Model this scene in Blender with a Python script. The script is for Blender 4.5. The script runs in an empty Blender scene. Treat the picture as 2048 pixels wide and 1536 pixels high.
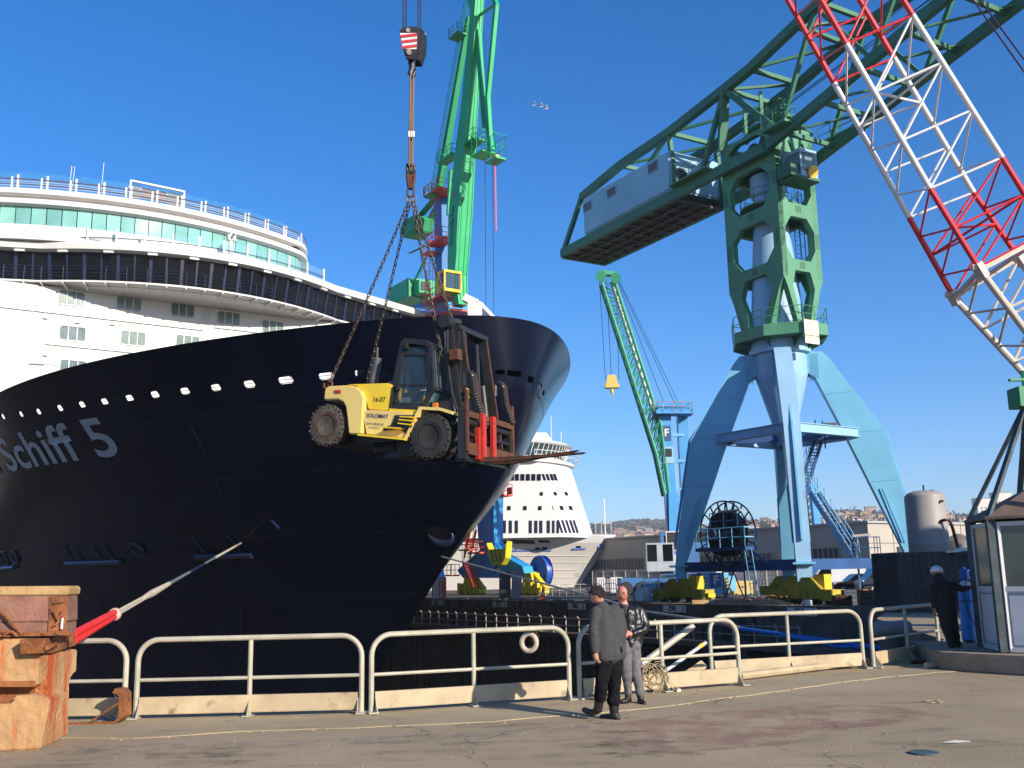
import bpy, bmesh, math, random
import numpy as np
from mathutils import Vector as V, Matrix as M4
random.seed(7)
SC = bpy.context.scene
COL = SC.collection
PI = math.pi
def R(a): return math.radians(a)

# ------------------------------------------------------------------ measured camera
FPX, ROLL, CH = 2000.0, 0.02, 1.95
PIT = math.atan(382 / 2000. * math.cos(ROLL))
_F = V((0, math.cos(PIT), math.sin(PIT))); _U0 = V((0, -math.sin(PIT), math.cos(PIT))); _R0 = V((1, 0, 0))
_R = _R0 * math.cos(ROLL) - _U0 * math.sin(ROLL); _U = _U0 * math.cos(ROLL) + _R0 * math.sin(ROLL)
EYE = V((0, 0, CH))
def ray(x, y): return _F + _R * ((x - 1024) / FPX) + _U * ((768 - y) / FPX)
def at(x, y, Y): r = ray(x, y); return EYE + r * (Y / r.y)          # point at distance Y
def gnd(x, y, z=0.0): r = ray(x, y); return EYE + r * ((z - CH) / r.z)
def hit(x, y, p0, n): r = ray(x, y); return EYE + r * ((p0 - EYE).dot(n) / r.dot(n))

TH = R(56.61)
D = V((math.cos(TH), -math.sin(TH), 0)); NN = V((math.sin(TH), math.cos(TH), 0)); Z = V((0, 0, 1))
E0 = V((-6.75, 88.1, 0))                                            # depth mark 260 on the far quay edge
def dock(a, n, z=0): return E0 + D * a + NN * n + Z * z

# ------------------------------------------------------------------ materials
def lin(h):
    h = h.lstrip('#'); c = [int(h[i:i + 2], 16) / 255 for i in (0, 2, 4)]
    return tuple((x / 12.92 if x <= .04045 else ((x + .055) / 1.055) ** 2.4) for x in c)
MATS = {}
def mat(name, col, rough=.6, metal=0., var=.12, scale=1.5, rust=0., rustcol='#6b3d22', streak=False, bump=0., bscale=20., alpha=1., trans=0., spec=.5, coat=0., dirt=None):
    if name in MATS: return MATS[name]
    m = bpy.data.materials.new(name); m.use_nodes = True; nt = m.node_tree; N = nt.nodes; L = nt.links
    b = N['Principled BSDF']
    c = lin(col) if isinstance(col, str) else col
    tc = N.new('ShaderNodeTexCoord')
    src = tc.outputs['Object']
    nz = N.new('ShaderNodeTexNoise'); nz.inputs['Scale'].default_value = scale; nz.inputs['Detail'].default_value = 6
    L.new(src, nz.inputs['Vector'])
    rp = N.new('ShaderNodeMapRange'); rp.inputs[1].default_value = .3; rp.inputs[2].default_value = .7
    L.new(nz.outputs['Fac'], rp.inputs[0])
    mx = N.new('ShaderNodeMix'); mx.data_type = 'RGBA'
    mx.inputs[6].default_value = tuple(max(0, v * (1 - var)) for v in c) + (1,)
    mx.inputs[7].default_value = tuple(min(1, v * (1 + var)) for v in c) + (1,)
    L.new(rp.outputs[0], mx.inputs[0])
    out = mx.outputs[2]
    def layer(amount, lc, sc, stretch):
        nonlocal out
        mp = N.new('ShaderNodeMapping'); mp.inputs['Scale'].default_value = (1, 1, .12) if stretch else (1, 1, 1)
        L.new(src, mp.inputs['Vector'])
        n2 = N.new('ShaderNodeTexNoise'); n2.inputs['Scale'].default_value = sc; n2.inputs['Detail'].default_value = 8; n2.inputs['Roughness'].default_value = .65
        L.new(mp.outputs[0], n2.inputs['Vector'])
        r2 = N.new('ShaderNodeMapRange'); t = .72 - .35 * amount; r2.inputs[1].default_value = t; r2.inputs[2].default_value = t + .12
        L.new(n2.outputs['Fac'], r2.inputs[0])
        m2 = N.new('ShaderNodeMix'); m2.data_type = 'RGBA'; m2.inputs[7].default_value = lin(lc) + (1,)
        L.new(r2.outputs[0], m2.inputs[0]); L.new(out, m2.inputs[6]); out = m2.outputs[2]
    if dirt: layer(dirt[0], dirt[1], dirt[2] if len(dirt) > 2 else scale * 2.3, False)
    if rust > 0: layer(rust, rustcol, scale * 3, streak)
    L.new(out, b.inputs['Base Color'])
    b.inputs['Roughness'].default_value = rough; b.inputs['Metallic'].default_value = metal
    b.inputs['Specular IOR Level'].default_value = spec
    if coat: b.inputs['Coat Weight'].default_value = coat; b.inputs['Coat Roughness'].default_value = .15
    if alpha < 1: b.inputs['Alpha'].default_value = alpha
    if trans: b.inputs['Transmission Weight'].default_value = trans
    if bump:
        nb = N.new('ShaderNodeTexNoise'); nb.inputs['Scale'].default_value = bscale; nb.inputs['Detail'].default_value = 5
        L.new(src, nb.inputs['Vector'])
        bp = N.new('ShaderNodeBump'); bp.inputs['Strength'].default_value = bump; bp.inputs['Distance'].default_value = .05
        L.new(nb.outputs['Fac'], bp.inputs['Height']); L.new(bp.outputs[0], b.inputs['Normal'])
    MATS[name] = m
    return m

# ------------------------------------------------------------------ objects
def minv(o):
    m = M4.Identity(4)
    while o is not None: m = o.matrix_basis @ m; o = o.parent
    return m
def tag(o, label=None, cat=None, group=None, kind=None):
    if label: o['label'] = label
    if cat: o['category'] = cat
    if group: o['group'] = group
    if kind: o['kind'] = kind
    return o
def thing(name, label, cat, loc=(0, 0, 0), rz=0., group=None):
    o = bpy.data.objects.new(name, None); COL.objects.link(o); o.empty_display_size = .3
    o.location = loc; o.rotation_euler = (0, 0, rz)
    bpy.context.view_layer.update() if False else None
    o.matrix_basis = M4.Translation(V(loc)) @ M4.Rotation(rz, 4, 'Z')
    return tag(o, label, cat, group)
def copy_tree(o, parent=None):
    c = o.copy(); COL.objects.link(c)
    if parent is not None: c.parent = parent
    for ch in list(o.children): copy_tree(ch, c)
    return c
def link_mesh(name, me, mats, parent=None, smooth=False, world=True):
    if not isinstance(mats, (list, tuple)): mats = [mats]
    for m in mats: me.materials.append(m)
    if smooth:
        me.polygons.foreach_set('use_smooth', [True] * len(me.polygons))
    o = bpy.data.objects.new(name, me); COL.objects.link(o)
    if parent is not None:
        if world: me.transform(minv(parent).inverted())
        o.parent = parent
    return o

class MB:
    def __init__(s): s.v = []; s.f = []; s.m = []; s.mi = 0; s.X = None
    def _p(s, p):
        p = V(p)
        s.v.append(tuple(s.X @ p) if s.X is not None else tuple(p)); return len(s.v) - 1
    def face(s, ids): s.f.append(tuple(ids)); s.m.append(s.mi)
    def poly(s, pts): s.face([s._p(p) for p in pts])
    def hexa(s, c):                                                 # 8 corners: bottom 4 ccw, top 4 ccw
        i = [s._p(p) for p in c]
        for q in ((3, 2, 1, 0), (4, 5, 6, 7), (0, 1, 5, 4), (1, 2, 6, 5), (2, 3, 7, 6), (3, 0, 4, 7)): s.face([i[k] for k in q])
    def box(s, c, sz, ax=None):                                     # centre, full sizes, optional axes
        c = V(c); a = ax or (V((1, 0, 0)), V((0, 1, 0)), Z)
        x, y, z = (a[0] * sz[0] / 2, a[1] * sz[1] / 2, a[2] * sz[2] / 2)
        s.hexa([c - x - y - z, c + x - y - z, c + x + y - z, c - x + y - z, c - x - y + z, c + x - y + z, c + x + y + z, c - x + y + z])
    def bar(s, p, q, w, h=None, up=None, w2=None, h2=None):          # rectangular beam p -> q
        p, q = V(p), V(q); t = (q - p)
        if t.length < 1e-6: return
        t.normalize(); h = h or w; u = V(up) if up is not None else Z
        a = t.cross(u)
        if a.length < 1e-3: a = t.cross(V((1, 0, 0)))
        a.normalize(); b = a.cross(t)
        w2 = w2 or w; h2 = h2 or h
        A, B, A2, B2 = a * w / 2, b * h / 2, a * w2 / 2, b * h2 / 2
        s.hexa([p - A - B, p + A - B, p + A + B, p - A + B, q - A2 - B2, q + A2 - B2, q + A2 + B2, q - A2 + B2])
    def tube(s, p, q, r, n=8, r2=None, cap=True):
        s.path([p, q], [r, r if r2 is None else r2], n, cap)
    def path(s, pts, r, n=8, cap=True, closed=False):
        pts = [V(p) for p in pts]; k = len(pts)
        rs = r if isinstance(r, (list, tuple)) else [r] * k
        t0 = (pts[1] - pts[0]).normalized()
        a = t0.cross(Z)
        if a.length < 1e-3: a = t0.cross(V((1, 0, 0)))
        a.normalize(); rings = []
        for i in range(k):
            if closed: t = (pts[(i + 1) % k] - pts[i - 1])
            else: t = pts[min(i + 1, k - 1)] - pts[max(i - 1, 0)]
            if t.length < 1e-9: t = t0
            t.normalize()
            a = (a - t * a.dot(t))
            if a.length < 1e-6: a = t.orthogonal()
            a.normalize(); b = t.cross(a)
            rings.append([s._p(pts[i] + (a * math.cos(2 * PI * j / n) + b * math.sin(2 * PI * j / n)) * rs[i]) for j in range(n)])
        for i in range(k if closed else k - 1):
            A, B = rings[i], rings[(i + 1) % k]
            for j in range(n): s.face((A[j], A[(j + 1) % n], B[(j + 1) % n], B[j]))
        if cap and not closed:
            s.face(rings[0][::-1]); s.face(rings[-1])
    def rings(s, rr, closed=True, cap=True):                         # loft of equal-length rings
        R_ = [[s._p(p) for p in r] for r in rr]; n = len(R_[0])
        for A, B in zip(R_, R_[1:]):
            for j in range(n if closed else n - 1): s.face((A[j], A[(j + 1) % n], B[(j + 1) % n], B[j]))
        if cap and closed: s.face(R_[0][::-1]); s.face(R_[-1])
    def lathe(s, c, prof, n=20, ax=None):                            # (r, h) profile about an axis
        c = V(c); t = V(ax).normalized() if ax is not None else Z
        a = t.orthogonal().normalized(); b = t.cross(a)
        s.rings([[c + t * h + (a * math.cos(2 * PI * j / n) + b * math.sin(2 * PI * j / n)) * max(r, 1e-4) for j in range(n)] for r, h in prof])
    def prism(s, pts, ext):                                          # polygon extruded along a vector
        e = V(ext); a = [s._p(p) for p in pts]; b = [s._p(V(p) + e) for p in pts]; n = len(a)
        s.face(a[::-1]); s.face(b)
        for i in range(n): s.face((a[i], a[(i + 1) % n], b[(i + 1) % n], b[i]))
    def mesh(s, name):
        me = bpy.data.meshes.new(name); me.from_pydata(s.v, [], s.f)
        if any(s.m): me.polygons.foreach_set('material_index', s.m)
        bm = bmesh.new(); bm.from_mesh(me); bmesh.ops.recalc_face_normals(bm, faces=bm.faces); bm.to_mesh(me); bm.free()
        return me
    def build(s, name, mats, parent=None, smooth=False, bevel=0., world=True, auto=35):
        me = s.mesh(name)
        if bevel:
            bm = bmesh.new(); bm.from_mesh(me)
            es = [e for e in bm.edges if len(e.link_faces) == 2 and e.calc_face_angle(0) > R(35)]
            bmesh.ops.bevel(bm, geom=es, offset=bevel, segments=2, affect='EDGES', clamp_overlap=True)
            bm.to_mesh(me); bm.free()
        o = link_mesh(name, me, mats, parent, smooth, world)
        if smooth and auto:
            try: me.set_sharp_from_angle(angle=R(auto))
            except Exception: pass
        return o
def one(name, mats, parent, fn, **k):
    b = MB(); fn(b); return b.build(name, mats, parent, **k)
def realize(o):                                                      # bake modifiers into the mesh
    dg = bpy.context.evaluated_depsgraph_get(); me = bpy.data.meshes.new_from_object(o.evaluated_get(dg))
    o.modifiers.clear(); o.data = me; return o
def text_mesh(body, size, extrude=.004, offset=0., align='CENTER', shear=0., spacing=1.):
    cu = bpy.data.curves.new('t', 'FONT'); cu.body = body; cu.size = size; cu.extrude = extrude; cu.offset = offset
    cu.align_x = align; cu.align_y = 'CENTER'; cu.shear = shear; cu.space_character = spacing; cu.resolution_u = 5
    o = bpy.data.objects.new('t', cu); COL.objects.link(o); bpy.context.view_layer.update()
    me = bpy.data.meshes.new_from_object(o.evaluated_get(bpy.context.evaluated_depsgraph_get()))
    bpy.data.objects.remove(o); bpy.data.curves.remove(cu); return me
def lettering(name, body, size, pos, right, up, m, parent, **k):      # flat text in the plane right/up
    me = text_mesh(body, size, **k); r = V(right).normalized(); u = V(up); u = (u - r * u.dot(r)).normalized(); n = r.cross(u)
    mt = M4((r, u, n)).to_4x4() if False else M4(((r.x, u.x, n.x, pos[0]), (r.y, u.y, n.y, pos[1]), (r.z, u.z, n.z, pos[2]), (0, 0, 0, 1)))
    me.transform(mt); return link_mesh(name, me, m, parent)
def lerp(a, b, t): return a + (b - a) * t
def interp(x, xs, ys): return float(np.interp(x, xs, ys))

# ------------------------------------------------------------------ camera, sun, sky
cam = bpy.data.cameras.new('camera'); co = bpy.data.objects.new('camera', cam); COL.objects.link(co)
cam.sensor_width = 36; cam.sensor_fit = 'HORIZONTAL'; cam.lens = FPX / 2048 * 36; cam.clip_end = 12000; cam.clip_start = .1
co.matrix_world = M4(((_R.x, _U.x, -_F.x, 0), (_R.y, _U.y, -_F.y, 0), (_R.z, _U.z, -_F.z, CH), (0, 0, 0, 1)))
SC.camera = co
SUN_AZ, SUN_EL = R(137), R(22)                                       # azimuth clockwise from +Y
sd = V((math.sin(SUN_AZ) * math.cos(SUN_EL), math.cos(SUN_AZ) * math.cos(SUN_EL), math.sin(SUN_EL)))
su = bpy.data.lights.new('sun', 'SUN'); su.energy = 5.0; su.angle = R(.53); su.color = (1, .9, .76)
so = bpy.data.objects.new('sun', su); COL.objects.link(so); so.rotation_euler = sd.to_track_quat('Z', 'Y').to_euler()
w = bpy.data.worlds.new('World'); SC.world = w; w.use_nodes = True
wn = w.node_tree; bg = wn.nodes['Background']; sky = wn.nodes.new('ShaderNodeTexSky'); sky.sky_type = 'NISHITA'
sky.sun_disc = False; sky.sun_elevation = SUN_EL; sky.sun_rotation = SUN_AZ; sky.altitude = 0; sky.air_density = 1.0; sky.dust_density = 0.5; sky.ozone_density = 4.5
hs = wn.nodes.new('ShaderNodeHueSaturation'); hs.inputs['Saturation'].default_value = 1.28; hs.inputs['Value'].default_value = 1.0
wn.links.new(sky.outputs[0], hs.inputs['Color']); tn = wn.nodes.new('ShaderNodeMix'); tn.data_type = 'RGBA'; tn.blend_type = 'MULTIPLY'; tn.inputs[0].default_value = 1; tn.inputs[7].default_value = (.98, .98, 1.13, 1); wn.links.new(hs.outputs[0], tn.inputs[6]); wn.links.new(tn.outputs[2], bg.inputs[0]); bg.inputs[1].default_value = .115
gt = wn.nodes.new('ShaderNodeTexCoord'); sp_ = wn.nodes.new('ShaderNodeSeparateXYZ'); wn.links.new(gt.outputs['Generated'], sp_.inputs[0]); mr = wn.nodes.new('ShaderNodeMapRange'); mr.inputs[1].default_value = 0; mr.inputs[2].default_value = .22; wn.links.new(sp_.outputs[2], mr.inputs[0])
hz = wn.nodes.new('ShaderNodeMix'); hz.data_type = 'RGBA'; hz.inputs[6].default_value = (.72, .84, 1.12, 1); hz.inputs[7].default_value = (.98, .98, 1.13, 1); wn.links.new(mr.outputs[0], hz.inputs[0]); wn.links.new(hz.outputs[2], tn.inputs[7])
SC.view_settings.view_transform = 'Standard'; SC.view_settings.look = 'None'; SC.view_settings.exposure = .55; SC.view_settings.gamma = 1
try: SC.cycles.max_bounces = 6; SC.cycles.transparent_max_bounces = 24
except Exception: pass
# ================================================================== GROUND, DOCK
ASPH = mat('asphalt', (.235, .195, .155), .95, var=.18, scale=.35, bump=.5, bscale=35, dirt=(.35, '#4a4037', 1.1))
def ground_mat(name, c1, c2, c3, sp=1.0, aggr=.35):
    m = bpy.data.materials.new(name); m.use_nodes = True; nt = m.node_tree; N = nt.nodes; L = nt.links; b = N['Principled BSDF']
    tc = N.new('ShaderNodeTexCoord'); o = tc.outputs['Object']
    def noise(sc, det=6, rgh=.6, mp=None):
        n = N.new('ShaderNodeTexNoise'); n.inputs['Scale'].default_value = sc; n.inputs['Detail'].default_value = det; n.inputs['Roughness'].default_value = rgh
        if mp:
            q = N.new('ShaderNodeMapping'); q.inputs['Scale'].default_value = mp; q.inputs['Rotation'].default_value = (0, 0, R(-12)); L.new(o, q.inputs['Vector']); L.new(q.outputs[0], n.inputs['Vector'])
        else: L.new(o, n.inputs['Vector'])
        return n.outputs['Fac']
    def rng(v, a, c):
        r = N.new('ShaderNodeMapRange'); r.inputs[1].default_value = a; r.inputs[2].default_value = c; L.new(v, r.inputs[0]); return r.outputs[0]
    def mix(f, a, c, k=1.):
        x = N.new('ShaderNodeMix'); x.data_type = 'RGBA'; 
        if isinstance(a, tuple): x.inputs[6].default_value = a + (1,)
        else: L.new(a, x.inputs[6])
        if isinstance(c, tuple): x.inputs[7].default_value = c + (1,)
        else: L.new(c, x.inputs[7])
        if k != 1:
            q = N.new('ShaderNodeMath'); q.operation = 'MULTIPLY'; q.inputs[1].default_value = k; L.new(f, q.inputs[0]); f = q.outputs[0]
        L.new(f, x.inputs[0]); return x.outputs[2]
    a = mix(rng(noise(.28, 5), .35, .65), c1, c2)
    a = mix(rng(noise(1.6, 8, .7, (.35, 1.6, 1)), .56, .66), a, c3, .75)              # streaky stains and old ruts
    a = mix(rng(noise(.9, 9, .75), .62, .68), a, tuple(x * .55 for x in c3), .7)      # dark oil patches
    a = mix(rng(noise(4.5, 5, .6, (.5, 1.2, 1)), .66, .72), a, tuple(min(1, x * 1.5) for x in c1), .5)
    a = mix(rng(noise(70, 3, .7), .35, .65), a, tuple(x * .5 for x in c2), aggr)      # aggregate
    a = mix(rng(noise(45, 2, .6), .68, .72), a, tuple(min(1, x * 1.9) for x in c1), .6)
    vo = N.new('ShaderNodeTexVoronoi'); vo.feature = 'DISTANCE_TO_EDGE'; vo.inputs['Scale'].default_value = .22; vo.inputs['Randomness'].default_value = 1
    nd = N.new('ShaderNodeTexNoise'); nd.inputs['Scale'].default_value = 1.3; L.new(o, nd.inputs['Vector'])
    vm = N.new('ShaderNodeVectorMath'); vm.operation = 'ADD'; L.new(o, vm.inputs[0])
    vs = N.new('ShaderNodeVectorMath'); vs.operation = 'SCALE'; vs.inputs['Scale'].default_value = 1.4; L.new(nd.outputs['Color'], vs.inputs[0]); L.new(vs.outputs[0], vm.inputs[1]); L.new(vm.outputs[0], vo.inputs['Vector'])
    cr = N.new('ShaderNodeMapRange'); cr.inputs[1].default_value = .004; cr.inputs[2].default_value = .0005; L.new(vo.outputs['Distance'], cr.inputs[0])
    a = mix(cr.outputs[0], a, tuple(x * .35 for x in c3), .6)
    L.new(a, b.inputs['Base Color']); b.inputs['Roughness'].default_value = .93; b.inputs['Specular IOR Level'].default_value = .25
    bp = N.new('ShaderNodeBump'); bp.inputs['Strength'].default_value = .55; bp.inputs['Distance'].default_value = .02
    L.new(noise(38, 6, .75), bp.inputs['Height']); L.new(bp.outputs[0], b.inputs['Normal'])
    return m
GROUND = ground_mat('quay_asphalt', (.45, .345, .22), (.335, .26, .165), (.20, .155, .105))
CONC = ground_mat('coping_concrete', (.44, .35, .215), (.34, .27, .165), (.20, .16, .10), aggr=.25)
FAR = ground_mat('far_quay', (.115, .10, .088), (.09, .08, .072), (.06, .053, .048))
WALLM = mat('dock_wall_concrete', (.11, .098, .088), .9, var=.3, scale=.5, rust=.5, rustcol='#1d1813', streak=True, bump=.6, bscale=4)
rail = [gnd(258, 1440), gnd(735, 1428), gnd(1150, 1400), gnd(1480, 1372)]
RP = [V((-30, 19.5, 0)), V((-16, 16.2, 0)), V((-9.6, 15.15, 0)), rail[0], rail[1], rail[2], V((4.0, 18.25, 0)), gnd(1735, 1338), gnd(1860, 1308)]
def offset(poly, o):
    r = []
    for i, p in enumerate(poly):
        t = (poly[min(i + 1, len(poly) - 1)] - poly[max(i - 1, 0)]).normalized(); r.append(p + V((-t.y, t.x, 0)) * o)
    return r
EDGE = offset(RP, .38)
DK = EDGE + [V((11.6, 28, 0)), V((14.0, 40, 0)), dock(45.5, 0), dock(-260, 0), dock(-260, -57), V((-48, 30, 0))]
def ngon_hole(z, outer, hole):
    bm = bmesh.new(); a = [bm.verts.new((p[0], p[1], z)) for p in outer]; b = [bm.verts.new((p[0], p[1], z)) for p in hole]
    es = [bm.edges.new((c[i], c[(i + 1) % len(c)])) for c in (a, b) for i in range(len(c))]
    bmesh.ops.triangle_fill(bm, use_beauty=True, use_dissolve=False, edges=es)
    # drop triangles inside the hole
    def inside(p):
        r = False; n = len(hole)
        for i in range(n):
            q, s = hole[i], hole[(i + 1) % n]
            if (q[1] > p[1]) != (s[1] > p[1]) and p[0] < (s[0] - q[0]) * (p[1] - q[1]) / (s[1] - q[1]) + q[0]: r = not r
        return r
    kill = [f for f in bm.faces if inside(f.calc_center_median())]
    bmesh.ops.delete(bm, geom=kill, context='FACES_ONLY')
    for f in bm.faces:
        if f.normal.z < 0: f.normal_flip()
    me = bpy.data.meshes.new('ground'); bm.to_mesh(me); bm.free(); return me
g = link_mesh('ground', ngon_hole(0, [(-5000, -300), (5000, -300), (5000, 6000), (-5000, 6000)], DK), GROUND); tag(g, kind='structure')
# far quay paving (asphalt sheet beyond the dock)
b = MB(); fq = [dock(-250, .9), dock(46, .9), V((30, 44, 0)), V((140, 44, 0)), V((200, 330, 0)), V((-60, 330, 0))]
b.poly([(p.x, p.y, .004) for p in fq]); o = b.build('quay_road', FAR); tag(o, kind='structure')
b = MB(); b.poly([(p.x, p.y, -9.5) for p in DK][::-1]); o = b.build('dock_floor', WALLM); tag(o, kind='structure')
# coping strip along the near edge and along the far edge
def strip(name, poly, o1, o2, z, m, thick=0.):
    b = MB(); A = offset(poly, o1); B = offset(poly, o2)
    for i in range(len(poly) - 1): b.poly([A[i] + Z * z, A[i + 1] + Z * z, B[i + 1] + Z * z, B[i] + Z * z])
    o = b.build(name, m); tag(o, kind='structure'); return o
def dense(poly, n=8):
    r = []
    for i in range(len(poly) - 1):
        p0, p1, p2, p3 = poly[max(i - 1, 0)], poly[i], poly[i + 1], poly[min(i + 2, len(poly) - 1)]
        for k in range(n):
            t = k / n; r.append(.5 * ((2 * p1) + (p2 - p0) * t + (2 * p0 - 5 * p1 + 4 * p2 - p3) * t * t + (3 * p1 - p0 - 3 * p2 + p3) * t ** 3))
    r.append(poly[-1]); return r
# polyline of the seam in the photograph
SEAM = [V((-30, 17.9, 0)), V((-14, 14.8, 0)), gnd(150, 1478), gnd(500, 1464), gnd(900, 1448), gnd(1230, 1424), gnd(1490, 1392), gnd(1700, 1364), gnd(1880, 1345), V((9.2, 19.6, 0))]
b = MB(); S_ = dense(SEAM, 10); ED = dense(EDGE, 11)
n_ = 90
def resample(p, n):
    L_ = [0]
    for a, c in zip(p, p[1:]): L_.append(L_[-1] + (c - a).length)
    r = []
    for i in range(n):
        s = L_[-1] * i / (n - 1); k = max(0, min(len(p) - 2, int(np.searchsorted(L_, s)) - 1)); f = (s - L_[k]) / max(1e-6, L_[k + 1] - L_[k]); r.append(p[k].lerp(p[k + 1], f))
    return r
A, B = resample(S_, n_), resample(EDGE, n_)
rs = random.Random(3)
A = [p + V((0, rs.uniform(-.06, .06), 0)) for p in A]
for i in range(n_ - 1):
    b.poly([A[i] + Z * .012, A[i + 1] + Z * .012, B[i + 1] + Z * .012, B[i] + Z * .012])
    b.poly([A[i], A[i + 1], A[i + 1] + Z * .012, A[i] + Z * .012])
o = b.build('coping_path', CONC); tag(o, kind='structure')
# broken lip of the coping: crumbled concrete along the seam
b = MB()
for i in range(420):
    t = rs.random() * (n_ - 1.01); k = int(t); p = A[k].lerp(A[k + 1], t - k) + V((rs.gauss(0, .03), rs.gauss(-.03, .05), 0)); r = rs.uniform(.004, .022)
    c = [V((rs.uniform(.6, 1.3) * math.cos(q), rs.uniform(.6, 1.3) * math.sin(q), 0)) * r for q in (0, 1.3, 2.5, 3.9, 5.2)]
    b.rings([[p + x for x in c], [p + x * .6 + Z * r * rs.uniform(.5, .9) for x in c]])
LIP = mat('crumbled_concrete', (.30, .235, .15), .95, var=.35, scale=6)
o = b.build('rubble', LIP); tag(o, 'pale crumbs of concrete scattered along the coping seam', 'rubble', kind='stuff')
# worn red paint patch and faded blue line
def noisy_alpha(name, col, thr, sc, mx=.8):
    m = mat(name, col, .92, var=.2, scale=1.2); nt = m.node_tree; N = nt.nodes; L = nt.links; b = N['Principled BSDF']
    tc = N.new('ShaderNodeTexCoord'); n = N.new('ShaderNodeTexNoise'); n.inputs['Scale'].default_value = sc; n.inputs['Detail'].default_value = 9; n.inputs['Roughness'].default_value = .72
    L.new(tc.outputs['Object'], n.inputs['Vector']); r = N.new('ShaderNodeMapRange'); r.inputs[1].default_value = thr - .09; r.inputs[2].default_value = thr + .12; r.inputs[4].default_value = mx
    L.new(n.outputs['Fac'], r.inputs[0]); L.new(r.outputs[0], b.inputs['Alpha']); return m
b = MB(); b.poly([gnd(x, y, .008) for x, y in [(1160, 1478), (1210, 1448), (1400, 1425), (1680, 1408), (1790, 1412), (1905, 1434), (1840, 1444), (1700, 1456), (1560, 1492), (1350, 1506), (1230, 1500)]])
o = b.build('painted_marking', noisy_alpha('worn_red_paint', (.36, .19, .14), .53, 1.4, .6)); tag(o, kind='structure')
b = MB(); b.poly([gnd(x, y, .006) for x, y in [(150, 1492), (500, 1482), (900, 1466), (1180, 1447), (1180, 1455), (900, 1476), (500, 1493), (150, 1504)]])
o = b.build('painted_line', noisy_alpha('worn_blue_paint', (.20, .23, .23), .56, 2.5, .5)); tag(o, kind='structure')
for k, pts in enumerate(([(-40, 1524), (500, 1510), (1000, 1500), (1500, 1470), (2100, 1415)], [(-40, 1536), (600, 1522), (1100, 1512), (1600, 1482), (2100, 1440)], [(300, 1500), (800, 1484), (1250, 1452), (1650, 1404), (1960, 1372)])):
    P = dense([gnd(x, y) for x, y in pts], 8); A2, B2 = offset(P, .13), offset(P, -.13); b = MB()
    for i in range(len(P) - 1): b.poly([A2[i] + Z * (.0042 + k * .0006), B2[i] + Z * (.0042 + k * .0006), B2[i + 1] + Z * (.0042 + k * .0006), A2[i + 1] + Z * (.0042 + k * .0006)])
    o = b.build('tyre_mark', noisy_alpha('tyre_mark_rubber', (.06, .05, .04), .56, 1.1, .26)); tag(o, kind='structure')
b = MB(); rm = random.Random(21)
for k in range(14):
    c = gnd(rm.uniform(100, 2000), rm.uniform(1440, 1530), .0066 + k * .0003); r_ = rm.uniform(.12, .5); b.poly([c + V((r_ * math.cos(a) * rm.uniform(.8, 2.0), r_ * .6 * math.sin(a) * rm.uniform(.7, 1.2), 0)) for a in [2 * PI * j / 10 for j in range(10)]])
o = b.build('oil_stain', noisy_alpha('oil_stain', (.045, .036, .028), .53, 3.2, .32)); tag(o, kind='structure')
# dock walls
def wall(name, pts, z0, z1, label, m=WALLM):
    b = MB()
    for p, q in zip(pts, pts[1:]): b.poly([(p.x, p.y, z0), (q.x, q.y, z0), (q.x, q.y, z1), (p.x, p.y, z1)])
    o = b.build(name, m); return tag(o, label, 'dock wall')
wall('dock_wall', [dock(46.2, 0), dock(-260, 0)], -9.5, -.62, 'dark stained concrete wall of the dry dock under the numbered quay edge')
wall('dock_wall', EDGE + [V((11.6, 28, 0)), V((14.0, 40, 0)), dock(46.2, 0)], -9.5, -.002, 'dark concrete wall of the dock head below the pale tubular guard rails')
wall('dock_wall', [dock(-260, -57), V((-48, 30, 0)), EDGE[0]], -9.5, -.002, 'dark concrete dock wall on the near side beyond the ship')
# far coping: heavy beam with a worn yellow nosing
COPM = mat('coping_beam', (.14, .12, .10), .9, var=.3, scale=.6, rust=.5, rustcol='#2a221b', streak=True, bump=.6, bscale=3)
b = MB(); b.box(dock(-107, .45, -.30), (306, 1.0, .64), (D, NN, Z)); o = b.build('quay_coping', COPM, bevel=.04); tag(o, 'stained concrete coping beam carrying the white depth number plates', 'coping')
b = MB(); b.poly([dock(-20, -.04, .026), dock(46, -.04, .026), dock(46, .9, .026), dock(-20, .9, .026)])
o = b.build('painted_edge_marking', noisy_alpha('worn_yellow_paint', (.36, .27, .07), .46, .8, .8)); tag(o, kind='structure')
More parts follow.
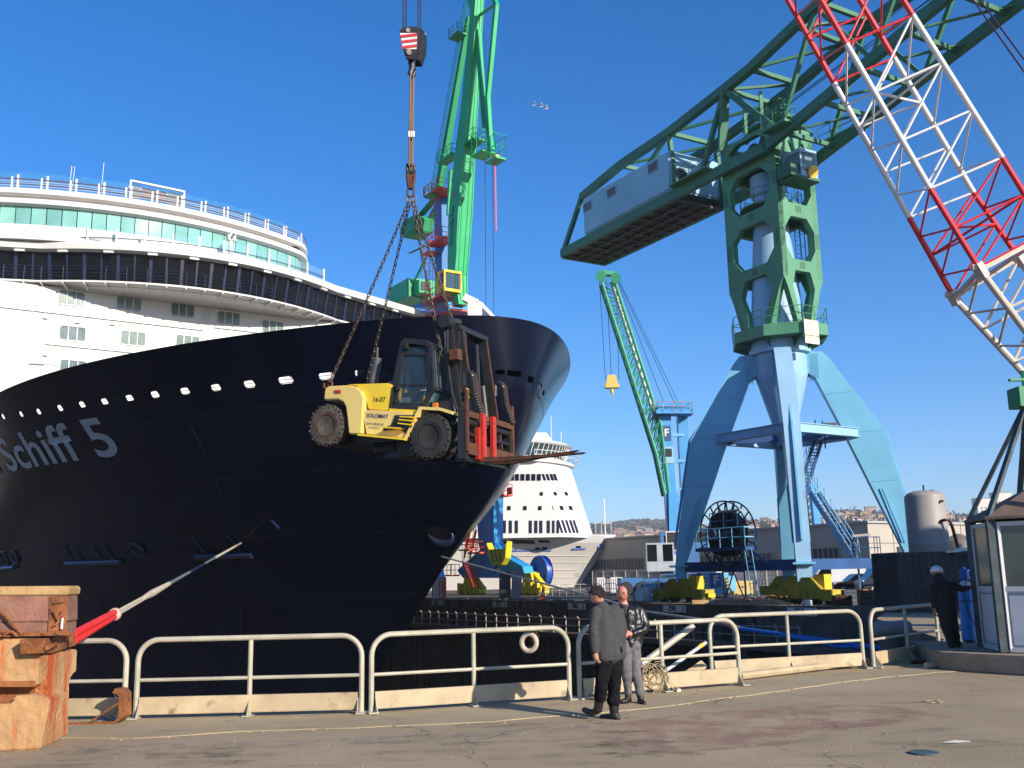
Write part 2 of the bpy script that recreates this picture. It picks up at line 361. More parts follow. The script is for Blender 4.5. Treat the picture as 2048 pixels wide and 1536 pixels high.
# lower ledge with its railing
b = MB(); b.box(dock(-107, -.85, -2.15), (306, 1.7, .3), (D, NN, Z)); 
for k in range(-8, 44, 3): b.box(dock(k, -.75, -2.55), (.25, 1.4, .5), (D, NN, Z))
o = b.build('dock_ledge', mat('ledge', (.15, .115, .085), .9, var=.3, scale=.8, rust=.45, bump=.4)); tag(o, 'rusty brown service ledge along the far dock wall', 'ledge')
GALV = mat('galvanised', (.50, .46, .41), .5, .4, var=.2, scale=3, rust=.25)
GALVD = mat('grey_rail', (.42, .36, .30), .6, .1, var=.25, scale=3, rust=.45)
for a0, a1, lab in ((-6, 23.6, 'long grey handrail on the dock ledge left of the two talking men'), (25.2, 41, 'grey handrail on the dock ledge below depth mark 300')):
    t = thing('ledge_railing', lab, 'railing', dock(a0, -1.5, -2)); n = int((a1 - a0) / 1.45); st = (a1 - a0) / n; post = None
    for h in (.5, .98): one('rail', GALVD, t, lambda b: b.tube(dock(a0, -1.5, -2 + h), dock(a1, -1.5, -2 + h), .035, 6))
    for i in range(n + 1):
        if post is None: post = one('post', GALVD, t, lambda b: (b.bar(dock(a0, -1.5, -2), dock(a0, -1.5, -1), .065, .065), b.bar(dock(a0, -1.5, -1.02), dock(a0, -1.65, -.86), .05, .05)))
        else:
            c = post.copy(); COL.objects.link(c); c.parent = t; c.location = D * (st * i)
# depth plates
PLATE = mat('white_plate', (.75, .75, .72), .6, var=.12, scale=4, rust=.2, rustcol='#4a4238'); BLACK = mat('black_paint', (.012, .012, .012), .5)
for k, tx in enumerate(('260', '270', '280', '290', '300')):
    t = thing('depth_plate', f'white plate reading {tx} with a down arrow on the quay edge', 'number plate', dock(10 * k, -.06, -.28), group='depth number plates on the far quay')
    p = dock(10 * k, -.075, -.28); one('plate', PLATE, t, lambda b: b.box(p, (2.0, .03, .42), (D, NN, Z)))
    lettering('lettering', tx, .46, p - D * .18 - NN * .02, D, Z, BLACK, t, offset=.012)
    q = p + D * .78 - NN * .02
    one('arrow', BLACK, t, lambda b: (b.box(q, (.05, .01, .32), (D, NN, Z)), b.prism([q - D * .1 - Z * .08, q + D * .1 - Z * .08, q - Z * .19], NN * .01)))
# ================================================================== NEAR GUARD RAILS
RAILP = mat('cream_rail_paint', (.40, .37, .28), .5, .1, var=.2, scale=2.5, rust=.22, rustcol='#7a6a50', bump=.15, bscale=30, dirt=(.35, '#8a8272', 5))
TOEP = mat('cream_board_paint', (.43, .335, .205), .55, var=.2, scale=2, dirt=(.35, '#7d6c4e', 3), rust=.3, rustcol='#8a6a48', streak=False)
def hoop(p, q, h, r):
    t = (q - p).normalized(); c = .3; pts = [p]
    for i in range(9): a = PI / 2 * i / 8; pts.append(p + t * (c - c * math.cos(a)) + Z * (h - c + c * math.sin(a)))
    for i in range(9): a = PI / 2 * i / 8; pts.append(q - t * (c - c * math.sin(a)) + Z * (h - c + c * math.cos(a)))
    return pts + [q]
def guard(p, q, lab, mids=(.5,), h=1.1, extra=None):
    p = V((p.x, p.y, .02)); q = V((q.x, q.y, .02)); T = (q - p).normalized(); nrm = V((T.y, -T.x, 0))
    t = thing('guard_rail', lab, 'guard rail', p, group='tubular guard rails along the dock head')
    one('frame', RAILP, t, lambda b: b.path(hoop(p, q, h, .04), .04, 10), smooth=True)
    for f in mids:
        m_ = p.lerp(q, f); one('post', RAILP, t, lambda b: b.tube(m_, m_ + Z * (h - .03), .036, 10), smooth=True)
    one('middle_rail', RAILP, t, lambda b: b.tube(p + Z * .53, q + Z * .53, .027, 8), smooth=True)
    one('toe_board', TOEP, t, lambda b: (b.box((p + q) / 2 + Z * .17 + nrm * .035, ((q - p).length - .1, .012, .22), (T, nrm, Z)), b.box((p + q) / 2 + Z * .285 + nrm * .0, ((q - p).length - .1, .07, .012), (T, nrm, Z)), b.box((p + q) / 2 + Z * .055 + nrm * .0, ((q - p).length - .1, .07, .012), (T, nrm, Z))))
    for f in (0,) + mids + (1,):
        c = p.lerp(q, f); s = .05 if f == 0 else (-.05 if f == 1 else .0)
        one('foot_bracket', RAILP, t, lambda b: (b.box(c + Z * .008 + nrm * .05, (.14, .26, .016), (T, nrm, Z)), b.prism([c + nrm * .03 + Z * .016 + T * s, c + nrm * .17 + Z * .016 + T * s, c + nrm * .035 + Z * .22 + T * s], T * .012)))
    return t
J = .09
def jn(a, b_, f): return a.lerp(b_, f)
u1 = (rail[1] - rail[0]).normalized(); u2 = (rail[2] - rail[1]).normalized()
guard(V((-9.0, 15.2, 0)), rail[0] - u1 * J * 0 - V((.08, 0, 0)), 'pale guard rail half hidden behind the rust streaked concrete block')
guard(rail[0] + u1 * J, rail[1] - u1 * J, 'pale guard rail directly right of the upright rusty bracket')
guard(rail[1] + u1 * J * .6, rail[2] - u2 * J, 'pale guard rail in front of the white life ring, left of the two men')
p3 = gnd(1480, 1372); u3 = (p3 - rail[2]).normalized()
guard(rail[2] + u3 * J, p3, 'pale guard rail behind the two men with rope tangled on it')
p4 = gnd(1424, 1357); p5 = gnd(1728, 1338)
guard(p4, p5, 'pale guard rail under depth mark 300, right of the slanting brace')
p6 = gnd(1748, 1337); p7 = gnd(1880, 1312)
guard(p6, p7, 'shaded guard rail beside the worker in the white helmet')
# ================================================================== DARK CRUISE SHIP
NOSE = V((.19, 42.28, 0))
def SH(s, t, z): return NOSE - D * s + NN * t + Z * z                 # s aft of the bow, t to port
ZT = 12.95; ZD = 9.9
DS = [0, .1, .5, 1., 1.9, 3.2, 4.2, 6, 8.15, 10.6, 13.6, 17.3, 21.5, 26.4, 33, 42, 60, 400]
DB = [0, .75, 1.7, 2.8, 3.75, 5.1, 5.9, 7.5, 9.05, 10.6, 12.1, 13.7, 15.3, 16.6, 17.4, 17.7, 17.8, 17.8]
SZ = [-9.4, -7, -5, -2.72, .12, 2.92, 4.63, 6.02, 8, 10, 12.95, 14]; SS = [17.5, 16.6, 15.3, 13.23, 9.37, 5.88, 3.58, 1.75, .55, .12, 0, 0]
_x = np.sqrt(np.array(DS[:17])); _pc = np.polyfit(np.concatenate([-_x[::-1], _x]), np.concatenate([-np.array(DB[:17])[::-1], np.array(DB[:17])]), 9)
_xs = np.linspace(0, 7.2, 240); _ys = np.maximum.accumulate(np.polyval(_pc, _xs)); DS = list(_xs ** 2) + [60, 400]; DB = list(np.minimum(_ys, 17.8)) + [17.8, 17.8]
def s0(z): return interp(z, SZ, SS)
def hb(s, z):
    q = s - s0(z)
    if q <= 0: return 0.
    m = max(0., min(1., (z + 5) / (ZT + 5))); m = m ** 2.7
    fine = 17.8 * (1 - math.exp(-(q / 27.) ** 1.12)); return lerp(fine, interp(q, DS, DB), m)
def hull_hit(x, y, port=False):
    r = ray(x, y); r = r / r.y; lo = None
    Y = 30.
    while Y < 160:
        P = EYE + r * Y; s = (NOSE - P).dot(D); t = (P - NOSE).dot(NN)
        if abs(t) < hb(s, P.z): 
            a, c = Y - .25, Y
            for _ in range(30):
                m = (a + c) / 2; P = EYE + r * m; s = (NOSE - P).dot(D); t = (P - NOSE).dot(NN)
                if abs(t) < hb(s, P.z): c = m
                else: a = m
            return s, t, P.z
        Y += .25
    return None
def hpt(s, z, side=-1, out=0.):                                       # side -1: starboard, towards the camera
    p = SH(s, side * hb(s, z), z)
    if out:
        a = SH(s + .3, side * hb(s + .3, z), z) - p; c = SH(s, side * hb(s, z + .3), z + .3) - p
        nrm = a.cross(c).normalized()
        if nrm.dot(NN) * side < 0: nrm = -nrm
        p = p + nrm * out
    return p
NAVY = mat('navy_hull', (.004, .0052, .015), .2, var=.35, scale=.25, bump=.05, bscale=.35, spec=.10)
WHITE = mat('ship_white', (.58, .57, .55), .45, var=.04, scale=.3, dirt=(.12, '#b9b3a6', .6))
WSH = mat('ship_white_trim', (.60, .59, .57), .5, var=.05, scale=1)
GLASSD = mat('dark_glass', (.006, .007, .010), .08, spec=.2, var=.4, scale=.3)
BLUEF = mat('blue_mullion', (.014, .020, .055), .4)
ship = thing('cruise_ship', 'huge cruise ship with navy black bow and white bridge decks lying in the dry dock', 'cruise ship', SH(40, 0, -9.4))
sv = [0, .03, .1, .22, .4, .7, 1.1, 1.6, 2.2, 3, 4, 5, 6.2, 7.6, 9.2, 11, 13, 15, 17.5, 20, 23, 26, 30, 35, 41, 48, 58, 75, 100, 140]
def hull_grid(zs, inner=0., rings=False):
    out = []
    for z in zs:
        row = []
        for side in (1, -1):
            q = sv if side == 1 else sv
            pts = []
            for k in q:
                s = s0(z) + k; w_ = max(0, hb(s, z) - inner * (1 if k > .3 else k / .3)); pts.append(SH(s + (inner if k < .5 else 0), side * w_, z))
            row += pts[::-1] if side == 1 else pts[1:]
        out.append(row)
    return out
b = MB(); zs = [-9.4, -7, -5, -3.5, -2, -.5, 1, 2.5, 4, 5.2, 6.4, 7.5, 8.7, ZD]
b.rings(hull_grid(zs), closed=False, cap=False)
top = hull_grid([ZD])[0]; b.face([b._p(p) for p in top])
b.build('hull', NAVY, ship, smooth=True, auto=60)
from mathutils.geometry import delaunay_2d_cdt
kk_ = sorted(set(list(np.linspace(0, 1, 12)) + list(np.linspace(1, 12, 34)) + list(np.linspace(12, 40, 40)) + list(np.linspace(40, 140, 18))))
ua_ = [0.]
for k0, k1 in zip(kk_, kk_[1:]): ua_.append(ua_[-1] + math.hypot(k1 - k0, hb(k1, ZT) - hb(k0, ZT)))
def bpt(u, z, off=0.):
    k = interp(abs(u), ua_, kk_); side = 1 if u > 0 else -1
    p = SH(s0(z) + k, side * hb(s0(z) + k, z), z)
    if off:
        k2 = k + .15; q = SH(s0(z) + k2, side * hb(s0(z) + k2, z), z); T = (q - p).normalized(); nr = V((-T.y, T.x, 0))
        tc_ = SH(6, 0, z) - p; nr = nr if nr.dot(tc_) > 0 else -nr
        if k < .02: nr = -D
        p = p + nr.normalized() * off
    return p
holes = [(570, 760, 36, 13), (651, 752, 36, 13), (721, 746, 30, 13), (788, 743, 30, 13), (497, 768, 28, 13), (430, 775, 25, 12), (368, 782, 23, 12), (308, 789, 23, 12), (257, 796, 21, 11), (207, 803, 20, 11), (162, 809, 19, 11), (118, 816, 18, 11), (75, 823, 17, 10), (40, 828, 16, 10), (4, 833, 16, 10),
    (1002, 744, 14, 9), (1032, 747, 13, 11), (1062, 759, 14, 13), (1081, 773, 9, 11), (1087, 786, 7, 10)]
holep = []; dv = []; de = []; loops = []
us = sorted(set([-u for u in ua_] + ua_)); zl = list(np.linspace(ZD, ZT, 9))
for x, y, wpx, hpx in holes:
    h = hull_hit(x, y)
    if not h: continue
    s, t, z = h; side = -1 if t < 0 else 1; c = hpt(s, z, side); T = (hpt(s + .2, z, side) - hpt(s - .2, z, side)).normalized()
    hw = max(.34, abs(wpx * c.y / 2000 / max(.3, abs(T.x))) / 2) if side < 0 else .42; hw = min(hw, .62); hh = hpx * c.y / 2000 / 2 * 1.12
    u0 = side * interp(s - s0(z), kk_, ua_); holep.append((s, z, side))
    loops.append([(u0 + (hw - hh) * (1 if math.cos(a) > 0 else -1) + hh * math.cos(a), z + hh * math.sin(a)) for a in [2 * PI * (j + .5) / 16 for j in range(16)]])
def inhole(u, z, m=0.):
    for L_ in loops:
        a0 = min(p[0] for p in L_) - m; a1 = max(p[0] for p in L_) + m; c0 = min(p[1] for p in L_) - m; c1 = max(p[1] for p in L_) + m
        if a0 < u < a1 and c0 < z < c1: return True
    return False
for u in us:
    for z in zl:
        if not inhole(u, z, .04): dv.append((u, z))
for L_ in loops:
    i0 = len(dv); dv += L_; de += [(i0 + j, i0 + (j + 1) % 16) for j in range(16)]
r_ = delaunay_2d_cdt([V((u, z)) for u, z in dv], de, [], 0, 1e-5)
def inloop(u, z):
    for L_ in loops:
        if abs(u - L_[0][0]) > 3: continue
        ins = False
        for i in range(16):
            (x1, y1), (x2, y2) = L_[i], L_[i - 1]
            if (y1 > z) != (y2 > z) and u < (x2 - x1) * (z - y1) / (y2 - y1) + x1: ins = not ins
        if ins: return True
    return False
tri = []
for f in r_[2]:
    cu = sum(r_[0][i].x for i in f) / len(f); cz = sum(r_[0][i].y for i in f) / len(f)
    if not inloop(cu, cz): tri.append(f)
nv = len(r_[0]); b = MB()
for p in r_[0]: b._p(bpt(p.x, p.y))
for p in r_[0]: b._p(bpt(p.x, p.y, .14))
ec = {}
for f in tri:
    b.face(f); b.face([i + nv for i in f[::-1]])
    for i in range(len(f)): 
        k = (f[i], f[(i + 1) % len(f)]); ec[tuple(sorted(k))] = ec.get(tuple(sorted(k)), 0) + 1
for (i, j), c in ec.items():
    if c == 1: b.face((i, j, j + nv, i + nv))
bul = b.build('bulwark', NAVY, ship, smooth=True, auto=40)
# plate seams: thin weld lines just proud of the hull
SEAMM = mat('hull_seam', (.018, .019, .028), .5)
b = MB()
for z in (9.88, 6.9, 4.1, 1.2):
    for side in (-1, 1): b.path([hpt(s0(z) + k, z, side, .004) for k in sv[3:24]], .007, 4, cap=False)
for s in (14, 26):
    b.path([hpt(s + max(0, s0(z) - s + .2) * 0 + s0(z) * .6, z, -1, .004) for z in np.linspace(-2, 9.6, 14)], .006, 4, cap=False)
b.build('weld_seam', SEAMM, ship)
# bars inside the openings
b = MB()
for s, z, side in holep[:15]:
    for dz in (-.06, .08): b.tube(hpt(s - .7, z + dz, side) - NN * side * .0 + NN * .35 * -side, hpt(s + .7, z + dz, side) + NN * .35 * -side, .018, 5)
    b.tube(hpt(s, z - .5, side) + NN * .35 * -side, hpt(s, z + .5, side) + NN * .35 * -side, .018, 5)
b.build('inner_rail', SEAMM, ship)
# ship's name on the starboard bow
TXT = mat('name_grey', (.26, .30, .34), .5, var=.05)
A_ = hull_hit(45, 939); B_ = hull_hit(236, 912); T_ = hull_hit(212, 829)
me = text_mesh('Mein Schiff 5', 1., extrude=0, offset=.016, align='RIGHT', spacing=1.03)
bm = bmesh.new(); bm.from_mesh(me)
xs = [v.co.x for v in bm.verts]; ys = [v.co.y for v in bm.verts]; x1 = max(xs); x0 = min(xs); yb = min(ys)
for k in range(60):
    xx = lerp(x0, x1, k / 60); g_ = bm.verts[:] + bm.edges[:] + bm.faces[:]
    bmesh.ops.bisect_plane(bm, geom=g_, plane_co=(xx, 0, 0), plane_no=(1, 0, 0))
for k in range(10):
    yy = lerp(yb, max(ys), k / 10); g_ = bm.verts[:] + bm.edges[:] + bm.faces[:]
    bmesh.ops.bisect_plane(bm, geom=g_, plane_co=(0, yy, 0), plane_no=(0, 1, 0))
ht = T_[2] - B_[2]; yt = max(ys); sx = abs(A_[0] - B_[0]) / (5.25 * .62) * 1.38; B_ = hull_hit(246, 911)
for v in bm.verts:
    u = v.co.x - x1; f = (v.co.y - yb) / (yt - yb)
    s = B_[0] - u * sx; z = lerp(B_[2], A_[2], (s - B_[0]) / (A_[0] - B_[0])) + f * ht
    v.co = hpt(s, z, -1, .03)
bm.to_mesh(me); bm.free(); link_mesh('lettering', me, TXT, ship)
# fairlead openings, hawse pipes, rubbing ledges on the black hull
RIM = mat('hull_fitting', (.014, .017, .04), .35)
HOLE = mat('opening_black', (.002, .002, .003), .9)
def hull_rect(x0, y0, x1, y1, name='fairlead'):
    s1, _, z1 = hull_hit(x0, y0); s2, _, z2 = hull_hit(x1, y1); zz = (min(z1, z2), max(z1, z2)); ss = (min(s1, s2), max(s1, s2))
    f = one(name, RIM, ship, lambda b: b.path([hpt(ss[i], zz[j], -1, .04) for i, j in ((0, 0), (1, 0), (1, 1), (0, 1))], .06, 6, closed=True))
    bb = MB(); bb.poly([hpt(ss[i], zz[j], -1, .015) for i, j in ((0, 0), (1, 0), (1, 1), (0, 1))]); bb.build('opening', HOLE, f)
for q in ((128, 1092, 148, 1122), (150, 1092, 166, 1122), (185, 1088, 205, 1120), (207, 1088, 230, 1120), (385, 1074, 410, 1103), (456, 1070, 482, 1100), (0, 1104, 18, 1130)): hull_rect(*q)
def ledge(x0, y0, x1, y1):
    a = hull_hit(x0, y0); c = hull_hit(x1, y1)
    one('rubbing_ledge', RIM, ship, lambda b: b.path([hpt(lerp(a[0], c[0], k / 6), lerp(a[2], c[2], k / 6), -1, .12) for k in range(7)], .17, 8), smooth=True)
ledge(136, 1126, 245, 1122); ledge(394, 1112, 508, 1108); ledge(-20, 1140, 32, 1134)
def ringport(x, y, r, port=False):
    s, t, z = hull_hit(x, y); side = -1 if t < 0 else 1; c = hpt(s, z, side); T = (hpt(s + .2, z, side) - hpt(s - .2, z, side)).normalized(); Uu = (hpt(s, z + .2, side) - hpt(s, z - .2, side)).normalized()
    nr = T.cross(Uu).normalized(); nr = nr if nr.dot(NN) * side > 0 else -nr
    f = one('hawse_pipe', RIM, ship, lambda b: b.path([c + nr * .1 + T * r * math.cos(2 * PI * j / 20) + Uu * r * .85 * math.sin(2 * PI * j / 20) for j in range(20)], r * .15, 8, closed=True), smooth=True)
    bb = MB(); bb.poly([c + nr * .06 + T * r * math.cos(2 * PI * j / 20) + Uu * r * .85 * math.sin(2 * PI * j / 20) for j in range(20)]); bb.build('opening', HOLE, f)
ringport(277, 1098, .5); ringport(32, 1114, .5); s, t, z = hull_hit(880, 1066); c = hpt(s, z); T = (hpt(s + .2, z) - hpt(s - .2, z)).normalized(); Uu = (hpt(s, z + .2) - hpt(s, z - .2)).normalized(); nr = T.cross(Uu).normalized(); nr = nr if nr.dot(NN) < 0 else -nr
lipf = one('hawse_pipe', RIM, ship, lambda b: b.path([c + nr * (.03 + .16 * math.sin(a)) + T * .62 * math.cos(a + PI) - Uu * .5 * math.sin(a) for a in [PI * j / 14 for j in range(15)]], [.02 + .15 * math.sin(PI * j / 14) for j in range(15)], 10), smooth=True)
one('opening', HOLE, lipf, lambda b: b.poly([c + nr * .05 + T * .6 * math.cos(a) + Uu * (.42 * math.sin(a) + .05) for a in [2 * PI * j / 24 for j in range(24)]]))
# anchor recess lip near the stem: a proud rounded bolster
s, t, z = hull_hit(882, 1078)
# bow thruster marks
MARK = mat('mark_grey', (.10, .10, .10), .7)
for x, y, rr in ((326, 1407, .36), (236, 1390, .34)):
    h = hull_hit(x, y)
    if h:
        s, t, z = h; c = hpt(s, z, -1, .01); T = (hpt(s + .2, z) - hpt(s - .2, z)).normalized(); Uu = (hpt(s, z + .2) - hpt(s, z - .2)).normalized()
        one('thruster_mark', MARK, ship, lambda b: (b.path([hpt(s, z, -1, .012) + T * rr * math.cos(2 * PI * j / 24) + Uu * rr * math.sin(2 * PI * j / 24) for j in range(24)], .03, 4, closed=True), b.bar(c + (T + Uu) * rr * .7, c - (T + Uu) * rr * .7, .05, .02), b.bar(c + (T - Uu) * rr * .7, c - (T - Uu) * rr * .7, .05, .02)))
s, t, z = hull_hit(552, 1048); one('draught_tab', mat('pale_blue', (.12, .18, .42), .5), ship, lambda b: b.prism([hpt(s - .08, z - .2, -1, .02), hpt(s + .06, z - .2, -1, .02), hpt(s + .09, z + .2, -1, .02), hpt(s - .05, z + .2, -1, .02)], NN * -.03))
one('winch_house', RIM, ship, lambda b: b.hexa([SH(s_, t_, z_) for z_ in (ZD, ZT - .35) for s_, t_ in ((1.6, -2.2), (1.6, 2.4), (6.5, 5), (6.5, -4.5))]))
# ---------------- superstructure
def sb(t):                                                            # bridge front plan
    a = abs(t); return 46 + 4 * (a / 12.2) ** 2 if a < 12.2 else 50 + (a - 12.2) * .36
def band(name, m, fn, t0, t1, n, zs, outs, close=True, parent=ship, smooth=True):   # closed wall band following a plan curve
    b = MB(); ts = [lerp(t0, t1, i / n) for i in range(n + 1)]; cols = []
    for t in ts:
        e = .05; tn = SH(fn(t + e), t + e, 0) - SH(fn(t - e), t - e, 0); nr = V((-tn.y, tn.x, 0)).normalized(); nr = nr if nr.dot(D) > 0 else -nr
        cols.append([SH(fn(t), t, z) + nr * o for z, o in zip(zs, outs)])
    b.rings(cols, closed=close, cap=close); return b.build(name, m, parent, smooth=smooth, auto=40)
def along(fn, t, z, o):
    e = .05; tn = SH(fn(t + e), t + e, 0) - SH(fn(t - e), t - e, 0); nr = V((-tn.y, tn.x, 0)).normalized(); nr = nr if nr.dot(D) > 0 else -nr
    return SH(fn(t), t, z) + nr * o, tn.normalized(), nr
b = MB(); W0 = 49.3
b.hexa([SH(W0, -17.2, ZD), SH(W0, 17.2, ZD), SH(120, 17.2, ZD), SH(120, -17.2, ZD), SH(W0, -17.2, 25.3), SH(W0, 17.2, 25.3), SH(120, 17.2, 25.3), SH(120, -17.2, 25.3)])
b.build('front_wall', WHITE, ship)
# cove under the bridge
b = MB(); cols = []
for i in range(31):
    t = lerp(-13.6, 13.6, i / 30); f = sb(t)
    prof = []
    for k in range(7):
        a = k / 6; prof.append(SH(lerp(W0 + .02, f + .15, a), t, 25.22 + .34 * math.sin(a * PI / 2) ** .8))
    cols.append(prof + [SH(W0 + .5, t, 25.6)])
b.rings(cols, closed=True, cap=True); b.build('bridge_cove', WHITE, ship, smooth=True)
b = MB(); ts = [lerp(-27, 27, i / 80) for i in range(81)]
b.prism([SH(sb(t), t, 25.45) for t in ts] + [SH(62, 27, 25.45), SH(62, -27, 25.45)], Z * .2); b.build('bridge_floor', WSH, ship)
band('bridge_glass', GLASSD, sb, -26.5, 26.5, 90, [25.65, 28.3, 28.3, 25.65], [-.25, .25, -.4, -.8])
b = MB()
for i in range(45):
    t = -26 + 52 * i / 44; p, tn, nr = along(sb, t, 25.65, -.2); q, _, _ = along(sb, t, 28.3, .3); b.bar(p, q, .14 if i % 2 else .26, .12, up=nr)
b.build('bridge_mullion', BLUEF, ship)
band('bridge_sill', BLUEF, sb, -26.5, 26.5, 90, [25.62, 25.95, 25.95, 25.62], [-.15, -.1, -.5, -.5])
band('bridge_roof', WSH, sb, -27, 27, 90, [28.25, 28.32, 28.75, 29.0, 29.0, 28.25], [.35, .95, 1.05, .8, -9, -9])
band('walkway', WSH, sb, -26.5, 26.5, 90, [25.5, 25.64, 25.64, 25.5], [1.15, 1.15, -.1, -.1])
b = MB(); g2 = MB()
for h in (.35, .65, .95, 1.2):
    g2.path([along(sb, lerp(-26.5, 26.5, i / 90), 25.64 + h, 1.1)[0] for i in range(91)], .022, 4)
for i in range(38):
    t = -26 + 52 * i / 37; p, tn, nr = along(sb, t, 25.5, 1.12); q, _, _ = along(sb, t, 25.45, .0)
    b.hexa([q - tn * .05 - Z * .35, q + tn * .05 - Z * .35, p + tn * .05 - Z * .12, p - tn * .05 - Z * .12, q - tn * .05, q + tn * .05, p + tn * .05, p - tn * .05]); g2.tube(p, p + Z * 1.3, .025, 4)
b.build('walkway_bracket', WSH, ship); g2.build('walkway_railing', BLUEF, ship)
for i in range(14):
    t = -20 + 40 * i / 13; p, tn, nr = along(sb, t, 28.15, .78); one('eave_light', WSH, ship, lambda b: b.box(p, (.75, .22, .16), (tn, nr, Z)))
# glass parapet on the bridge roof
SCREEN = mat('screen_glass', (.25, .48, .60), .08, alpha=.14, spec=.5)
band('parapet_glass', SCREEN, sb, -11.5, 11, 40, [29.05, 30.05, 30.05, 29.05], [.55, .62, .6, .53])
for i in range(12):
    t = -11.2 + 22 * i / 11; p, tn, nr = along(sb, t, 29, .68); one('parapet_post', WSH, ship, lambda b: b.bar(p, p + Z * 1.15, .16, .14, up=nr))
g2 = MB(); g2.path([along(sb, lerp(-11.5, 11, i / 40), 29.35, .7)[0] for i in range(41)], .04, 4); g2.build('parapet_rail', mat('dark_rail', (.05, .05, .055), .5), ship)
# lounge drum with green glass
def sl(t):
    s = 47.2 + .019 * (t + 4) ** 2
    if t > 9.: s += .55 * (t - 9.) ** 2.
    return s
band('lounge_wall', WHITE, sl, -19, 13.5, 70, [28.9, 30.12, 30.12, 28.9], [0, 0, -3, -3])
GREEN = [mat('green_glass%d' % k, c, .12, var=.12, scale=.7, spec=.6) for k, c in enumerate(((.20, .44, .38), (.24, .50, .43), (.16, .36, .33)))]
ng = 30; ed = [-19 + 32.5 * i / ng for i in range(ng + 1)]
for i in range(ng):
    band('lounge_window', GREEN[(i * 7 + i // 3) % 3], sl, ed[i] + .035, ed[i + 1] - .035, 3, [30.12, 31.6, 31.6, 30.12], [-.06, -.02, -.12, -.16], smooth=False)
band('lounge_backing', GLASSD, sl, -19, 13.5, 70, [30.12, 31.6, 31.6, 30.12], [-.2, -.2, -.4, -.4])
band('lounge_fascia', WSH, sl, -19.3, 13.8, 70, [31.58, 31.7, 32.05, 32.2, 32.2, 31.58], [.2, .5, .55, .3, -4, -4])
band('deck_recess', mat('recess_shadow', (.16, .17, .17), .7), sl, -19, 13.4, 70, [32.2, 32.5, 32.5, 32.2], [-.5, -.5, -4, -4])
band('sun_deck', WSH, sl, -19.3, 13.6, 70, [32.5, 32.55, 32.95, 33.0, 33.0, 32.5], [.1, .45, .5, .4, -9, -9])
b = MB(); WD = mat('handrail_wood', (.10, .07, .05), .5)
b.path([along(sl, lerp(-19.3, 13.6, i / 70), 33.75, .35)[0] for i in range(71)], .05, 5); b.build('handrail', WD, ship)
b = MB()
for h in (33.2, 33.4, 33.58): b.path([along(sl, lerp(-19.3, 13.6, i / 70), h, .35)[0] for i in range(71)], .02, 4)
b.build('deck_wire', WSH, ship)
for i in range(17):
    t = -19 + 32.4 * i / 16; p, tn, nr = along(sl, t, 32.9, .38); one('deck_post', WSH, ship, lambda b: b.bar(p, p + Z * 1.0, .13, .1, up=nr))
SKYG = mat('windscreen_glass', (.08, .26, .46), .06, alpha=.17)
def sl2(t): return sl(t) + 1.6
band('windscreen', SKYG, sl2, -19, 12.9, 70, [33.1, 35.0, 35.0, 33.1], [0, .15, .12, -.03])
for i in range(16):
    t = -18.6 + 31.2 * i / 15; p, tn, nr = along(sl2, t, 33, .12); one('windscreen_post', WSH, ship, lambda b: b.bar(p, p + Z * 1.75 + nr * .1, .16, .13, up=nr))
b = MB(); b.path([along(sl2, lerp(-19, 12.9, i / 70), 34.0, .2)[0] for i in range(71)], .045, 4); b.build('windscreen_rail', WD, ship)
band('upper_bulwark', WHITE, sl2, -19, 12.7, 60, [33.0, 33.55, 33.55, 33.0], [-.3, -.3, -.5, -.5])
b = MB(); 
for k in range(40):
    t = -19 + 31.5 * k / 39; p, tn, nr = along(sl2, t, 33.6, -.25); b.box(p, (.45, .1, .25), (tn, nr, Z))
b.build('deck_light_row', WSH, ship)
# sheltered day-bed with timber back
p0, tn, nr = along(sl2, -6.2, 33.2, .3); p1, _, _ = along(sl2, -1.8, 33.2, .3)
sh = one('sun_shelter', WSH, ship, lambda b: (b.bar(p0, p0 + Z * 2.1, .13), b.bar(p1, p1 + Z * 2.0, .13), b.bar(p0 + Z * 2.05 - nr * .1, p1 + Z * 1.95 - nr * .1, .22, .14), b.bar(p0 + Z * 2.05 - nr * 1.6, p1 + Z * 1.95 - nr * 1.6, .12, .12), b.bar(p0.lerp(p1, .5), p0.lerp(p1, .5) + Z * 1.0, .1)))
one('timber_panel', mat('teak', (.34, .16, .07), .6, var=.3, scale=2, streak=True), sh, lambda b: [b.bar(p0.lerp(p1, .22) + Z * (.75 + .17 * k) - nr * (.2 + .07 * k), p0.lerp(p1, .68) + Z * (.75 + .165 * k) - nr * (.2 + .07 * k), .04, .13) for k in range(7)])
one('side_curtain', mat('taupe', (.30, .25, .2), .8), sh, lambda b: (b.prism([p0 + Z * .6 - nr * .2, p0.lerp(p1, .2) + Z * .6 - nr * .2, p0.lerp(p1, .2) + Z * 1.9 - nr * .5, p0 + Z * 1.9 - nr * .5], -nr * .05), b.prism([p0.lerp(p1, .7) + Z * .6 - nr * .2, p1 + Z * .6 - nr * .2, p1 + Z * 1.85 - nr * .5, p0.lerp(p1, .7) + Z * 1.85 - nr * .5], -nr * .05)))
# searchlight pillar on the bridge roof and whip aerials
p, tn, nr = along(sb, 1.6, 29, .1)
pl = one('searchlight', WSH, ship, lambda b: (b.tube(p, p + Z * 1.5, .24, 10, .18), b.box(p + Z * 1.7, (.7, .5, .45), (tn, nr, Z)), b.tube(p + Z * 1.75, p + Z * 1.9 + nr * .9, .12, 8), b.tube(p + Z * 1.9, p + Z * 2.3, .1, 8)))
for x, y, h in ((203, 362, 1.8), (140, 350, .9), (146, 349, .8)):
    p = at(x, y, 88); one('aerial', WSH, ship, lambda b: b.tube(p - Z * 1.5, p + Z * h + V((.12, 0, 0)), .03, 4))
